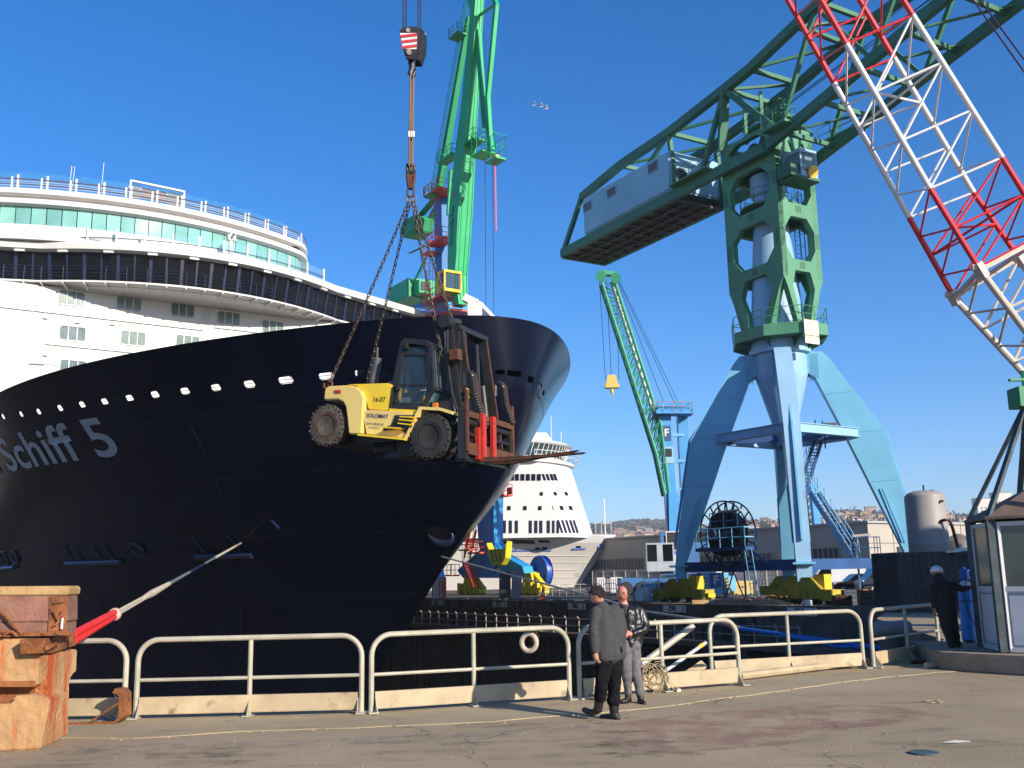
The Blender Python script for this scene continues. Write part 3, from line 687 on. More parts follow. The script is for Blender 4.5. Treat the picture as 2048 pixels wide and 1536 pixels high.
# cabin windows in the front wall
CURT = mat('curtain_glass', (.12, .18, .16), .15, var=.25, scale=1.2, spec=.6)
CURT2 = mat('curtain_glass_blue', (.07, .12, .14), .12, var=.4, scale=1.0, spec=.6)
wins = [(143, 597), (258, 608), (365, 621), (457, 637), (545, 655), (145, 667), (266, 677), (375, 685), (146, 735), (268, 745), (470, 697), (30, 590), (25, 665), (20, 735)]
for k, (x, y) in enumerate(wins):
    if k > 8: 
        if x < 140: continue
    c = hit(x, y, SH(W0, 0, 0), D); wd, hg, rr = 2.05, 1.25, .24
    ring = lambda w_, h_, r_: [c + NN * (sx_ * (w_ / 2 - r_) + r_ * math.cos(a)) + Z * (sy_ * (h_ / 2 - r_) + r_ * math.sin(a)) for sx_, sy_, a0 in ((1, 1, 0), (-1, 1, PI / 2), (-1, -1, PI), (1, -1, 1.5 * PI)) for a in [a0 + PI / 2 * j / 4 for j in range(5)]]
    f = MB(); ro, ri = ring(wd, hg, rr), ring(wd - .14, hg - .14, rr - .05)
    f.rings([[p + D * .01 for p in ro], [p + D * .09 for p in ro], [p + D * .09 for p in ri], [p + D * .02 for p in ri]], cap=False)
    for q in (-.33, .33): f.box(c + NN * q + D * .06, (.07, .05, hg - .1), (NN, D, Z))
    f = f.build('window', WSH, ship); one('pane', CURT if k % 3 != 2 else CURT2, f, lambda b: (b.poly([p + D * .03 for p in ri])))
    one('curtain', mat('curtain_fold', (.17, .215, .18), .8), f, lambda b: [b.bar(c + NN * q + D * .036 - Z * .5, c + NN * (q * 1.04) + D * .036 + Z * .5, .05, .012, up=D) for q in (-.86, -.74, -.6, -.46, -.2, -.05, .12, .46, .6, .82)])
b = MB()
for (xa, ya, xb, yb) in ((0, 614, 405, 652), (428, 655, 540, 676), (90, 688, 330, 708)):
    p = hit(xa, ya, SH(W0, 0, 0), D); q = hit(xb, yb, SH(W0, 0, 0), D); q.z = p.z
    b.bar(p + D * .08, q + D * .08, .16, .06)
    L_ = (q - p).length
    for k in range(int(L_ / .9)): c = p.lerp(q, (k + .5) / int(L_ / .9)); b.box(c + D * .06 - Z * .12, (.05, .12, .2), (NN, D, Z))
for (x, y) in ((90, 637), (90, 711), (155, 646), (225, 650)):
    p = hit(x, y, SH(W0, 0, 0), D); b.box(p + D * .1, (.35, .2, .06), (NN, D, Z))
p = hit(408, 610, SH(W0, 0, 0), D)
for q in (0, .45): b.tube(p + NN * q + D * .1, p + NN * q + D * .1 - Z * 4, .02, 4)
for k in range(12): b.tube(p + D * .1 - Z * (.3 * k), p + NN * .45 + D * .1 - Z * (.3 * k), .012, 4)
b.build('drip_rail', WSH, ship)
# foredeck lamp and forward stowed boom
p = at(118, 742, 58); q = at(85, 727, 58); r_ = at(58, 727, 58)
lp = one('foredeck_lamp', WSH, ship, lambda b: (b.tube(p - Z * 1, p + Z * .35, .06, 6), b.tube(p + Z * .3, q, .045, 6), b.bar(q, r_, .42, .2, w2=.3, h2=.12)))
a = at(928, 595, 56); c = at(955, 608, 56); e = at(985, 640, 55)
one('bow_boom', WSH, ship, lambda b: (b.bar(a, c, .5, .42), b.bar(c, e, .42, .38), b.box(at(952, 628, 56), (.9, 1.3, 1.0)), b.tube(at(955, 640, 56) - Z * 2, at(955, 612, 56), .3, 10)))
# ================================================================== BLUE AND GREEN HAMMERHEAD CRANE
LBLUE = mat('crane_blue', (.15, .41, .58), .5, var=.12, scale=.35, rust=.16, rustcol='#8a7a68', streak=True, dirt=(.22, '#4f7fa6', .5))
GBLUE = mat('crane_grey_blue', (.25, .43, .58), .5, var=.1, scale=.4, rust=.18, rustcol='#7f7060', streak=True, dirt=(.2, '#6b8296', .6))
DBLUE = mat('crane_deep_blue', (.02, .075, .21), .5, var=.2, scale=.5, rust=.15)
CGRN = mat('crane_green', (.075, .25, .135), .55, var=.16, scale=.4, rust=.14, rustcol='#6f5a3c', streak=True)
CGRT = mat('crane_green_jib_shaded', (.045, .165, .09), .55, var=.18, scale=.4, rust=.16, rustcol='#5f4f36', streak=True); CGRND = mat('crane_green_dark', (.03, .12, .07), .6, var=.2, scale=.8)  # jib trusses: same green darkened, shade put into the colour
DARKST = mat('dark_steel', (.02, .02, .022), .55, var=.3, scale=2)
HOUSEP = mat('house_panel', (.25, .46, .56), .4, var=.1, scale=.35, rust=.12, rustcol='#5d87ad', streak=True)
YELB = mat('bogie_yellow', (.40, .30, .035), .6, var=.25, scale=1.5, rust=.28, rustcol='#3a2f18', dirt=(.3, '#6a5a22', 2))
YEL = mat('bright_yellow', (.72, .46, .02), .5, var=.12, scale=1.5, rust=.15)
def panel(name, m, parent, o, r, u, outline, holes, th, nrm):          # plate girder with openings
    pts = [V(p) for p in outline]; ed = [(i, (i + 1) % len(pts)) for i in range(len(pts))]
    for h in holes:
        i0 = len(pts); pts += [V(p) for p in h]; ed += [(i0 + i, i0 + (i + 1) % len(h)) for i in range(len(h))]
    rr = delaunay_2d_cdt(pts, ed, [], 1, 1e-5)
    def ins(L_, x, y):
        k = False
        for i in range(len(L_)):
            (x1, y1), (x2, y2) = L_[i], L_[i - 1]
            if (y1 > y) != (y2 > y) and x < (x2 - x1) * (y - y1) / (y2 - y1) + x1: k = not k
        return k
    b = MB(); n = len(rr[0])
    for p in rr[0]: b._p(o + r * p.x + u * p.y)
    for p in rr[0]: b._p(o + r * p.x + u * p.y - nrm * th)
    ec = {}
    for f in rr[2]:
        cx = sum(rr[0][i].x for i in f) / len(f); cy = sum(rr[0][i].y for i in f) / len(f)
        if any(ins(h, cx, cy) for h in holes): continue
        if not ins(outline, cx, cy): continue
        b.face(f); b.face([i + n for i in f[::-1]])
        for i in range(len(f)): k = tuple(sorted((f[i], f[(i + 1) % len(f)]))); ec[k] = ec.get(k, 0) + 1
    for (i, j), c in ec.items():
        if c == 1: b.face((i, j, j + n, i + n))
    return b.build(name, m, parent)
def railing(name, m, parent, pts, h=1.05, step=1.2, r=.025, rails=(.5, 1.), closed=False):
    b = MB(); P = [V(p) for p in pts] + ([V(pts[0])] if closed else [])
    for f in rails: b.path([p + Z * h * f for p in P], r, 4)
    for p, q in zip(P, P[1:]):
        n = max(1, int((q - p).length / step))
        for i in range(n + 1): c = p.lerp(q, i / n); b.tube(c, c + Z * h, r, 4)
    return b.build(name, m, parent)
def ladder(name, m, parent, p, q, side, w=.5, step=.3, cage=None):
    b = MB(); s = V(side).normalized() * w / 2; b.tube(p - s, q - s, .03, 4); b.tube(p + s, q + s, .03, 4); n = int((V(q) - V(p)).length / step)
    for i in range(n): c = V(p).lerp(V(q), (i + .5) / n); b.tube(c - s, c + s, .016, 4)
    if cage is not None:
        k = V(cage); m_ = int((V(q) - V(p)).length / .9); 
        for i in range(m_ + 1):
            c = V(p).lerp(V(q), i / m_); b.path([c - s, c - s + k * .5, c + k * .72, c + s + k * .5, c + s], .018, 4)
        for e in (-s + k * .5, k * .72, s + k * .5): b.tube(V(p) + e, V(q) + e, .018, 4)
    return b.build(name, m, parent)
def stair(name, m, parent, p, q, side, w=.7, mr=None):
    p, q = V(p), V(q); b = MB(); s = V(side).normalized() * w / 2
    for e in (-1, 1): b.bar(p + s * e, q + s * e, .06, .28)
    n = int(abs(q.z - p.z) / .22)
    for i in range(n): c = p.lerp(q, (i + .5) / n); b.box(c, (w, .24, .03), (s.normalized(), Z.cross(s).normalized(), Z))
    o = b.build(name, m, parent)
    b = MB()
    for e in (-1, 1):
        for h in (.5, 1.): b.tube(p + s * e + Z * h, q + s * e + Z * h, .022, 4)
        for i in range(7): c = p.lerp(q, i / 6) + s * e; b.tube(c, c + Z, .022, 4)
    b.build('handrail', mr or m, o); return o
Fp = hit(1612, 1203, dock(0, 3), NN); Fp.z = 0; Lp = hit(1372, 1200, dock(0, 3), NN); Lp.z = 0
WW = (Fp - Lp).length; CC = (Fp + Lp) / 2 + NN * WW / 2
Lp = CC - D * WW / 2 - NN * WW / 2; Fp = CC + D * WW / 2 - NN * WW / 2
hc = thing('harbour_crane', 'tall hammerhead crane with green tower and jib on a pale blue four legged portal', 'crane', CC)
rl = (Lp - CC).normalized(); pn = V((-rl.y, rl.x, 0))
prof = []
for x, y in [(1522, 711), (1479, 716), (1467, 731), (1381, 882), (1353, 1102), (1351, 1133), (1352, 1165), (1376, 1165), (1374, 1128), (1451, 898), (1499, 764), (1522, 748)]:
    P = hit(x, y, CC, pn); prof.append(((P - CC).dot(rl), P.z))
rfoot = prof[6][0]
for k in range(4):
    dr = M4.Rotation(PI / 2 * k, 3, 'Z') @ rl; dt = V((-dr.y, dr.x, 0)); b = MB()
    def thk(z): return lerp(.42, .54, max(0, min(1, (z - 2) / 14)))
    for e in (-1, 1): pass
    n = len(prof); A = [b._p(CC + dr * r + Z * z + dt * thk(z)) for r, z in prof]; B2 = [b._p(CC + dr * r + Z * z - dt * thk(z)) for r, z in prof]
    b.face(A); b.face(B2[::-1])
    for i in range(n): b.face((A[i], A[(i + 1) % n], B2[(i + 1) % n], B2[i]))
    lg = b.build('leg', GBLUE if k == 1 else LBLUE, hc)
    # stiffening ribs on the outer flange and low side plates
    b = MB()
    for o_ in (0,):
        p0 = CC + dr * (prof[3][0] + .06) + Z * prof[3][1]; p1 = CC + dr * (prof[4][0] + .1) + Z * (prof[4][1] + .3); pt = CC + dr * (prof[1][0] + .1) + Z * (prof[1][1] - .8)
        b.bar(pt, p0, .12, .16, up=dr); b.bar(p0, p1, .12, .16, up=dr)
    for e in (-1, 1):
        for f in (.18, .34):
            z0, z1 = prof[4][1] + .2, prof[4][1] + 3.6; r0, r1 = prof[4][0] - .55 - f, lerp(prof[4][0], prof[3][0], .4) - 1.1 - f
            b.bar(CC + dr * r0 + Z * z0 + dt * e * (thk(z0) + .04), CC + dr * r1 + Z * z1 + dt * e * (thk(z1) + .04), .1, .07, up=dt)
    b.build('stiffener', LBLUE, lg)
    b = MB(); pt_ = prof[1]
    for e in (-1, 1):
        for i in range(4):
            for j in range(11): b.box(CC + dr * (pt_[0] - .35 - i * .14) + Z * (pt_[1] - .2 - j * .15) + dt * e * (thk(14.5) + .012), (.06, .05, .06), (dr, dt, Z))
    b.build('bolt_row', mat('bolt_blue', (.06, .2, .36), .5), lg)
    b = MB()
    for z in (4.2, 7.4, 10.6, 13.2):
        for e in (-1, 1):
            ro_, ri_ = interp(z, [prof[4][1], prof[3][1], prof[2][1]], [prof[4][0], prof[3][0], prof[2][0]]), interp(z, [prof[8][1], prof[9][1], prof[10][1]], [prof[8][0], prof[9][0], prof[10][0]])
            b.bar(CC + dr * ro_ + Z * z + dt * e * (thk(z) + .003), CC + dr * ri_ + Z * (z - .1) + dt * e * (thk(z) + .003), .03, .012, up=dt)
    b.build('weld_seam', mat('weld_blue', (.10, .27, .42), .6), lg)
    # foot flange
    one('foot_flange', LBLUE, lg, lambda b: b.box(CC + dr * (rfoot - .4) + Z * prof[5][1], (1.5, 1.25, .12), (dr, dt, Z)))
# ring beams
def sq(r, z): return [CC + (M4.Rotation(PI / 2 * k, 3, 'Z') @ rl) * r + Z * z for k in range(4)]
zl_ = hit(1372, 1130, CC, pn).z - .15; q4 = sq(rfoot - .5, zl_)
for i in range(4): one('lower_beam', DBLUE if i in (0, 2, 3) else DBLUE, hc, lambda b: (b.bar(q4[i], q4[(i + 1) % 4], .4, .62)))
zm = hit(1425, 880, CC, pn).z; q5 = sq(hit(1425, 880, CC, pn).dot(rl) - CC.dot(rl), zm)
for i in range(4): one('tie_beam', GBLUE, hc, lambda b: (b.bar(q5[i], q5[(i + 1) % 4], .34, .5), b.bar(q5[i] + Z * .27, q5[(i + 1) % 4] + Z * .27, .5, .05), b.bar(q5[i] - Z * .27, q5[(i + 1) % 4] - Z * .27, .5, .05)))
b = MB()
for i in range(4): b.bar(q5[i] - Z * .1, CC + Z * (zm - .1), .4, .5)
b.build('node_beam', DBLUE, hc)
b = MB(); b.lathe(CC, [(.55, zm - .5), (.6, zm), (1.62, 14.2), (1.72, 14.5), (1.72, 16.4)], 28); b.build('cone', GBLUE, hc, smooth=True)
b = MB(); b.lathe(CC, [(1.75, 15.9), (2.0, 15.95), (2.0, 16.5), (1.9, 16.9), (1.8, 17.6), (1.05, 26.6), (1.05, 27.0), (1.2, 27.1), (1.2, 28.5), (.9, 28.6)], 28); b.build('column', GBLUE, hc, smooth=True)
bb_ = V((.504, -.864, 0)).normalized(); cc_ = V((-bb_.y, bb_.x, 0)); 
if cc_.x < 0: cc_ = -cc_
def HC(t, l, z): return CC + bb_ * t + cc_ * l + Z * z
octo = [HC(3.5 * math.cos(PI / 8 + PI / 4 * k), 2.9 * math.sin(PI / 8 + PI / 4 * k), 16.75) for k in range(8)]
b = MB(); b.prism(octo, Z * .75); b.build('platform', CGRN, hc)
b = MB()
for k in range(8): b.prism([octo[k] - Z * .0, octo[k].lerp(CC + Z * 16.75, .45), octo[k].lerp(CC + Z * 16.75, .45) - Z * .7], (octo[(k + 1) % 8] - octo[k]).normalized() * .06)
b.prism([p.lerp(CC + Z * 16.75, .42) - Z * .75 for p in octo], Z * .75); b.build('bracket', CGRND, hc)
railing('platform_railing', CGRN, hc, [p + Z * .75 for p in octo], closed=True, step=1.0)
sp = hit(1623, 663, HC(0, 0, 17) + bb_ * 3.4, bb_)
sg = one('load_sign', mat('rusty_sign', (.70, .62, .47), .6, var=.15, scale=2, rust=.35, rustcol='#a5762f'), hc, lambda b: (b.box(sp + Z * .25, (1.25, .05, 1.0), (cc_, bb_, Z)), b.box(sp - Z * .55, (1.25, .05, .5), (cc_, bb_, Z))))
TXD = mat('faded_text', (.30, .25, .18), .7)
for tx, dz, sz in (('FORCE', .58, .17), ('5 T - 35 M', .36, .14), ('8 T - 25 M', .18, .14), ('12 T - 18 M', 0.0, .14), ('CROC AUXILIAIRE', -.42, .13), ('3 T', -.62, .14)): lettering('lettering', tx, sz, sp + Z * dz + bb_ * .03, cc_, Z, TXD, sg, extrude=.001)
# tower of four plate girders with eight-sided openings
def oct_(w, v0, v1, c=.28): return [(-w, lerp(v0, v1, c)), (-w * .62, v0), (w * .62, v0), (w, lerp(v0, v1, c)), (w, lerp(v0, v1, 1 - c)), (w * .55, v1), (-w * .55, v1), (-w, lerp(v0, v1, 1 - c))]
HB, HCc = 2.55, 1.78
def face_outline(w): return [(w * x, z) for x, z in ((-1, 31.2), (1, 31.2), (1, 20.6), (.82, 19.9), (.42, 17.5), (.18, 17.5), (.56, 20.0), (.38, 21.1), (-.38, 21.1), (-.56, 20.0), (-.18, 17.5), (-.42, 17.5), (-.82, 19.9), (-1, 20.6))]
for nrm, r, w, off in ((-cc_, bb_, HB, HCc), (cc_, bb_, HB, HCc), (bb_, cc_, HCc, HB), (-bb_, cc_, HCc, HB)):
    w_ = w if off == HCc else w - .02
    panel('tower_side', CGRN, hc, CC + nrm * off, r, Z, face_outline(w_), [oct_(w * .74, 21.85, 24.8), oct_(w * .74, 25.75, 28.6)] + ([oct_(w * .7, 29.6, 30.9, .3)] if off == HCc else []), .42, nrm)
BOLT = mat('bolt_head', (.05, .14, .085), .5); b = MB()
for nrm, r, w, off in ((-cc_, bb_, HB, HCc), (bb_, cc_, HCc, HB)):
    for e in (-1, 1):
        for z0 in (22.9, 26.9):
            for i in range(3):
                for j in range(8): b.box(CC + nrm * (off + .012) + r * e * (w * .95 - i * .13) + Z * (z0 + j * .13), (.055, .05, .055), (r, nrm, Z))
    for z0 in (21.3, 25.2):
        for i in range(4):
            for j in range(4): b.box(CC + nrm * (off + .012) + r * (i * .13 - .2) + Z * (z0 + j * .12), (.055, .05, .055), (r, nrm, Z))
b.build('bolt_row', BOLT, hc)
b = MB()
for z in (21.4, 25.3): b.lathe(CC, [(1.0, z), (1.66, z), (1.66, z + .12), (1.0, z + .12)], 16)
b.build('tower_floor', CGRND, hc)
b = MB(); b.lathe(CC, [(1.1, 26.1), (2.0, 26.1), (2.0, 26.2), (1.1, 26.2)], 20); b.build('ring_walkway', CGRN, hc)
railing('ring_railing', CGRN, hc, [CC + V((1.95 * math.cos(a), 1.95 * math.sin(a), 26.2)) for a in [2 * PI * k / 16 for k in range(16)]], closed=True, step=1.)
ladder('ladder', DBLUE, hc, HC(1.2, 1.2, 21.5), HC(1.2, 1.2, 27), cc_, cage=bb_ * .8)
# jib and counter-jib trusses
TC = [(1163, 395), (1240, 331), (1337, 266), (1449, 179), (1500, 138), (1590, 52), (1640, 5), (1700, -55)]
npl = CC - cc_ * 2.3
top = []
for x, y in TC:
    P = hit(x, y, npl, cc_); top.append(((P - CC).dot(bb_), P.z))
top[-1] = (max(top[-1][0], top[-2][0] + 8), top[-1][1])
tailP = hit(1124, 490, npl, cc_); tt, tz = (tailP - CC).dot(bb_), tailP.z
_a, _b = hit(1530, 262, npl, cc_), hit(1838, 0, npl, cc_); la, lb = ((_a - CC).dot(bb_), _a.z), ((_b - CC).dot(bb_), _b.z)
def ZL(t): return 29.35 if t <= la[0] else 29.35 + (t - la[0]) * (lb[1] - la[1]) / (lb[0] - la[0])
top += [(lb[0] + 13, ZL(lb[0] + 13) + 2.2)]; top = [p for i, p in enumerate(top) if i == 0 or p[0] > top[i - 1][0] + .3]
TE = top[-1][0] + 2
for l in (-2.3, 2.3):
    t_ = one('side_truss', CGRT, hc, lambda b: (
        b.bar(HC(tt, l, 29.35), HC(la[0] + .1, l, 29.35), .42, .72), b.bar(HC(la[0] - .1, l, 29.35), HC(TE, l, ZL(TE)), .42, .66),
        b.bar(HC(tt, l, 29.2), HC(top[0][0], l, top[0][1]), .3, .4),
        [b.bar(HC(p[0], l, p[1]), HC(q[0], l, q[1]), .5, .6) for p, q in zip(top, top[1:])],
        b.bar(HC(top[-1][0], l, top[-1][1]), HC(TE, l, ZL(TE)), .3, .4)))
    b = MB()
    tn_ = [(top[2], 0.0), (top[3], 0.)]
    b.bar(HC(top[2][0], l, top[2][1]), HC(top[2][0] + .6, l, 29.5), .3, .3); b.bar(HC(top[2][0], l, top[2][1]), HC(top[1][0] - .5, l, 30.2), .26, .3)
    b.bar(HC(top[3][0], l, top[3][1]), HC(-4.2, l, 29.6), .3, .3); b.bar(HC(top[3][0], l, top[3][1]), HC(-2.3, l * .8, 31), .6, .5); b.bar(HC(top[3][0], l, top[3][1]), HC(2.4, l * .8, 31), .42, .42)
    tk = np.linspace(3.5, TE - 3, 4)
    for i in range(3):
        ta, tb_ = tk[i], tk[i + 1]; zt = lambda q: interp(q, [p[0] for p in top], [p[1] for p in top]); mid = (ta + tb_) / 2
        b.bar(HC(ta, l, ZL(ta)), HC(mid, l, zt(mid)), .24, .28); b.bar(HC(mid, l, zt(mid)), HC(tb_, l, ZL(tb_)), .2, .24)
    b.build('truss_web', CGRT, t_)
b = MB()
for i, (t, z) in enumerate(top[1:]): b.bar(HC(t, -2.3, z), HC(t, 2.3, z), .28, .3)
for i in range(len(top) - 2): b.bar(HC(top[i + 1][0], -2.3, top[i + 1][1]), HC(top[i + 2][0], 2.3, top[i + 2][1]), .16, .2)
for t in np.linspace(4, TE, 9): b.bar(HC(t, -2.3, ZL(t)), HC(t, 2.3, ZL(t)), .2, .3); b.bar(HC(t, -2.3, ZL(t)), HC(t + 4, 2.3, ZL(t + 4)), .12, .14)
b.bar(HC(tt, -2.3, 29.2), HC(tt, 2.3, 29.2), .3, .6)
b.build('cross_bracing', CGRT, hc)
b = MB()
for l in (-.9, -.6, .5, .8): b.tube(HC(-8, l, 32.2), HC(TE, l, ZL(TE) + 1.2 + l * .2), .03, 4)
for l in (-.5, .4): b.tube(HC(-10, l, 31.5), HC(TE, l, ZL(TE) + 1.6), .025, 4)
b.build('hoist_rope', DARKST, hc)
# machinery house on the counter-jib
t0, t1 = tt + 2.0, -6.3
zr = lambda t: interp(t, [p[0] for p in top], [p[1] for p in top])
panelh = [(t0, 29.85), (t1, 29.85), (t1, 32.0), (t0, 32.0)]
P0 = hit(1165, 397, CC - cc_ * 2.62, cc_); P1 = hit(1338, 300, CC - cc_ * 2.62, cc_)
h0, h1 = P0.z, P1.z; t0, t1 = (P0 - CC).dot(bb_), (P1 - CC).dot(bb_)
b = MB(); L_ = 2.62
b.hexa([HC(t0, -L_, 29.75), HC(t1, -L_, 29.75), HC(t1, L_, 29.75), HC(t0, L_, 29.75), HC(t0, -L_, h0), HC(t1, -L_, h1), HC(t1, L_, h1), HC(t0, L_, h0)])
hs_ = b.build('machine_house', HOUSEP, hc, bevel=.12)
for x, y in ((1175, 413), (1223, 384), (1306, 334)):
    p = hit(x, y, CC - cc_ * (L_ + .02), cc_); f = one('window', GBLUE, hs_, lambda b: b.box(p, (1.25, .06, .85), (bb_, cc_, Z))); one('pane', mat('grimy_glass', (.10, .10, .09), .4, var=.3), f, lambda b: b.box(p - cc_ * .04, (1.08, .03, .68), (bb_, cc_, Z)))
one('door_opening', DARKST, hs_, lambda b: b.prism([HC(t1 + .01, -1.6 + .55 * math.cos(a), 30.6 + .45 * math.sin(a)) if False else HC(t1 + .02, -2.0 + x, z) for x, z in ((0, 29.9), (.9, 29.9), (.9, 31.3), (.7, 31.6), (.2, 31.6), (0, 31.3))], bb_ * .03))
b = MB(); b.box(HC((tt + t1) / 2, 0, 29.12), (t1 - tt - .2, 4.2, .12), (bb_, cc_, Z)); b.build('house_floor', DARKST, hc)
b = MB()
for k in range(11): t = lerp(tt + .6, t1, k / 10); b.bar(HC(t, -2.1, 29.0), HC(t, 2.1, 29.0), .12, .16)
for l in (-1.1, 0, 1.1): b.bar(HC(tt + .2, l, 28.98), HC(t1, l, 28.98), .1, .2)
b.build('floor_joist', mat('joist', (.12, .10, .09), .7, var=.3), hc)
railing('jib_walkway', CGRN, hc, [HC(t1 + .2, -2.9, 29.8), HC(-2.6, -2.9, 29.8)], step=1.)
one('walk_plate', CGRN, hc, lambda b: b.box(HC((t1 - 2.4) / 2, -2.8, 29.75), (4.0, .7, .08), (bb_, cc_, Z)))
one('rear_panel', HOUSEP, hc, lambda b: b.box(HC(-4.4, 2.35, 31.0), (3.6, .12, 2.4), (bb_, cc_, Z)))
# winch platform and walkways at the tower head
for (ta, tb_, l, z) in ((2.9, 6.0, 2.6, 30.3), (2.9, 5.0, -2.7, 30.0), (-1.5, 2.0, 0, 32.4)):
    one('service_platform', CGRN, hc, lambda b: b.box(HC((ta + tb_) / 2, l, z), (tb_ - ta, 1.1, .15), (bb_, cc_, Z)))
    railing('service_railing', CGRN, hc, [HC(ta, l - .5, z), HC(tb_, l - .5, z), HC(tb_, l + .5, z), HC(ta, l + .5, z)], step=.9)
one('winch', CGRND, hc, lambda b: (b.tube(HC(-.2, -1, 30.3), HC(-.2, 1, 30.3), .6, 14), b.box(HC(.9, .6, 30.2), (1, .9, 1.0), (bb_, cc_, Z)), b.box(HC(0, 0, 29.5), (4.6, 3.2, .2), (bb_, cc_, Z))))
one('rope_guard', CGRN, hc, lambda b: [b.bar(HC(x, l, 31), HC(x, l, 34.2), .22, .22) for x in (-.6, 1.0) for l in (-1.1, 1.1)])
# driver's cab
cb = hit(1601, 335, CC + cc_ * 1.2 + bb_ * 3.4, bb_); ax = (cc_, bb_, Z)
cabp = one('operator_cab', GBLUE, hc, lambda b: (b.box(cb - Z * .75, (1.5, 1.5, .35), ax), b.box(cb + Z * .85, (1.5, 1.5, .25), ax), [b.bar(cb + cc_ * x * .7 + bb_ * y * .7 - Z * .6, cb + cc_ * x * .7 + bb_ * y * .7 + Z * .8, .09) for x in (-1, 1) for y in (-1, 1)], b.box(cb - cc_ * .4 - bb_ * .74, (.8, .05, 1.4), ax)))
one('cab_glass', mat('cab_glass', (.16, .26, .26), .12, alpha=.75, spec=.6), cabp, lambda b: (b.box(cb + bb_ * .72, (1.34, .03, 1.3), ax), b.box(cb + cc_ * .72, (.03, 1.34, 1.3), ax), b.box(cb - cc_ * .72, (.03, 1.34, 1.3), ax)))
one('cab_seat', DARKST, cabp, lambda b: (b.box(cb - Z * .3, (.5, .5, .2), ax), b.box(cb - Z * .0 - bb_ * .25, (.5, .12, .7), ax)))
one('floodlight', mat('lamp_yellow', (.70, .45, .06), .4), cabp, lambda b: b.lathe(cb - Z * .55 + bb_ * .75 + cc_ * .1, [(.12, -.2), (.42, .15), (.42, .25)], 12, ax=bb_ - Z * .4))
one('cab_hanger', CGRND, cabp, lambda b: (b.box(cb - Z * 1.05 - cc_ * .2, (2.2, 1.6, .18), ax), [b.bar(cb + cc_ * x + Z * .9, cb + cc_ * x + Z * 1.9 - bb_ * .3, .1) for x in (-.6, .6)], b.box(cb - cc_ * 1.2 - Z * .5, (.7, 1.2, .9), ax)))
# bogies
def bogie(p, ax_, name='bogie'):
    b = MB(); t, n = ax_, V((-ax_.y, ax_.x, 0))
    pr = [(-2.3, .3), (2.3, .3), (2.3, .75), (1.5, .85), (.8, 1.5), (-.8, 1.5), (-1.5, .85), (-2.3, .75)]
    b.prism([p + t * x + Z * z - n * .45 for x, z in pr], n * .9)
    for x in (-1.9, 1.9): b.box(p + t * x + Z * .5, (.9, 1.15, .62), (t, n, Z))
    for x in (-1.0, 0, 1.0): b.box(p + t * x + Z * .65 - n * .47, (.08, .06, .7), (t, n, Z))
    o = b.build(name, YELB, hc, bevel=.03)
    for x in (-1.75, -.75, .75, 1.75): one('wheel', DARKST, o, lambda b: b.lathe(p + t * x + Z * .3 - n * .25, [(.05, 0), (.3, 0), (.3, .1), (.26, .1), (.26, .4), (.3, .4), (.3, .5), (.05, .5)], 14, ax=n))
    one('motor', YEL, o, lambda b: (b.box(p + t * 1.2 + n * .1 + Z * 1.2, (.7, .6, .9), (t, n, Z)), b.box(p + t * 2.5 + Z * .45, (.35, .6, .25), (t, n, Z))))
for k in range(4): 
    dr = M4.Rotation(PI / 2 * k, 3, 'Z') @ rl; p = CC + dr * (rfoot - .4); bogie(V((p.x, p.y, 0)), D)
# cable reel and its service platform
rc = hit(1455, 1068, dock(0, 2.7), NN); T1 = D; 
rl_ = one('cable_reel', DARKST, hc, lambda b: (b.lathe(rc - NN * .35, [(.1, 0), (1.4, 0), (1.4, .7), (.1, .7)], 32, ax=NN), [b.path([rc + NN * o + (D * math.cos(a) + Z * math.sin(a)) * 2.02 for a in [2 * PI * k / 36 for k in range(36)]], .05, 5, closed=True) for o in (-.36, .36)], [b.bar(rc + NN * o + (D * math.cos(a) + Z * math.sin(a)) * .3, rc + NN * o + (D * math.cos(a) + Z * math.sin(a)) * 2.0, .09, .05) for o in (-.37, .37) for a in [2 * PI * k / 18 for k in range(18)]]))
one('reel_motor', mat('grey_blue_motor', (.10, .12, .16), .5), rl_, lambda b: (b.tube(rc - NN * .9 - D * .5, rc - NN * .35 - D * .5, .36, 12), b.tube(rc - NN * .6 + D * .35, rc - NN * .3 + D * .35, .2, 10)))
zp = rc.z - .95
fl = one('reel_platform', DBLUE, hc, lambda b: (b.box(rc + D * .65 - NN * .9 + Z * (zp - rc.z), (4.2, 1.0, .2), (D, NN, Z)), b.bar(rc - D * .9 - NN * .6 - Z * .9, V((rc.x, rc.y, zl_)) - D * .3, .12), b.bar(rc + D * 2.1 - NN * .6 - Z * .9, V((rc.x, rc.y, zl_)) + D * 3.4, .12)))
pz = V((rc.x, rc.y, zp + .1)) - NN * 1.35
railing('reel_railing', LBLUE, hc, [pz - D * 1.4 + NN * .9, pz - D * 1.4, pz + D * 2.7, pz + D * 2.7 + NN * .9], h=1.15, step=1.0, r=.035)
railing('inner_railing', DBLUE, hc, [pz - D * .4 + NN * .3 + Z * 1.1, pz + D * 1.9 + NN * .3 + Z * 1.1], h=1.0, step=1.0, r=.03)
one('flood_bar', mat('grey_tube', (.3, .28, .25), .5), hc, lambda b: b.tube(pz + D * .7 + Z * 2.15, pz + D * 2.5 + Z * 2.15, .08, 6))
lp_ = pz + D * 2.9; ladder('ladder', LBLUE, hc, V((lp_.x + .3, lp_.y, .1)), V((lp_.x, lp_.y, zp)), D, w=.55)
b = MB(); gp = V((rc.x, rc.y, 0)) + D * .9 - NN * .6
for x in (-.9, .9): b.bar(gp + D * x, gp + D * x + Z * 1.9, .1)
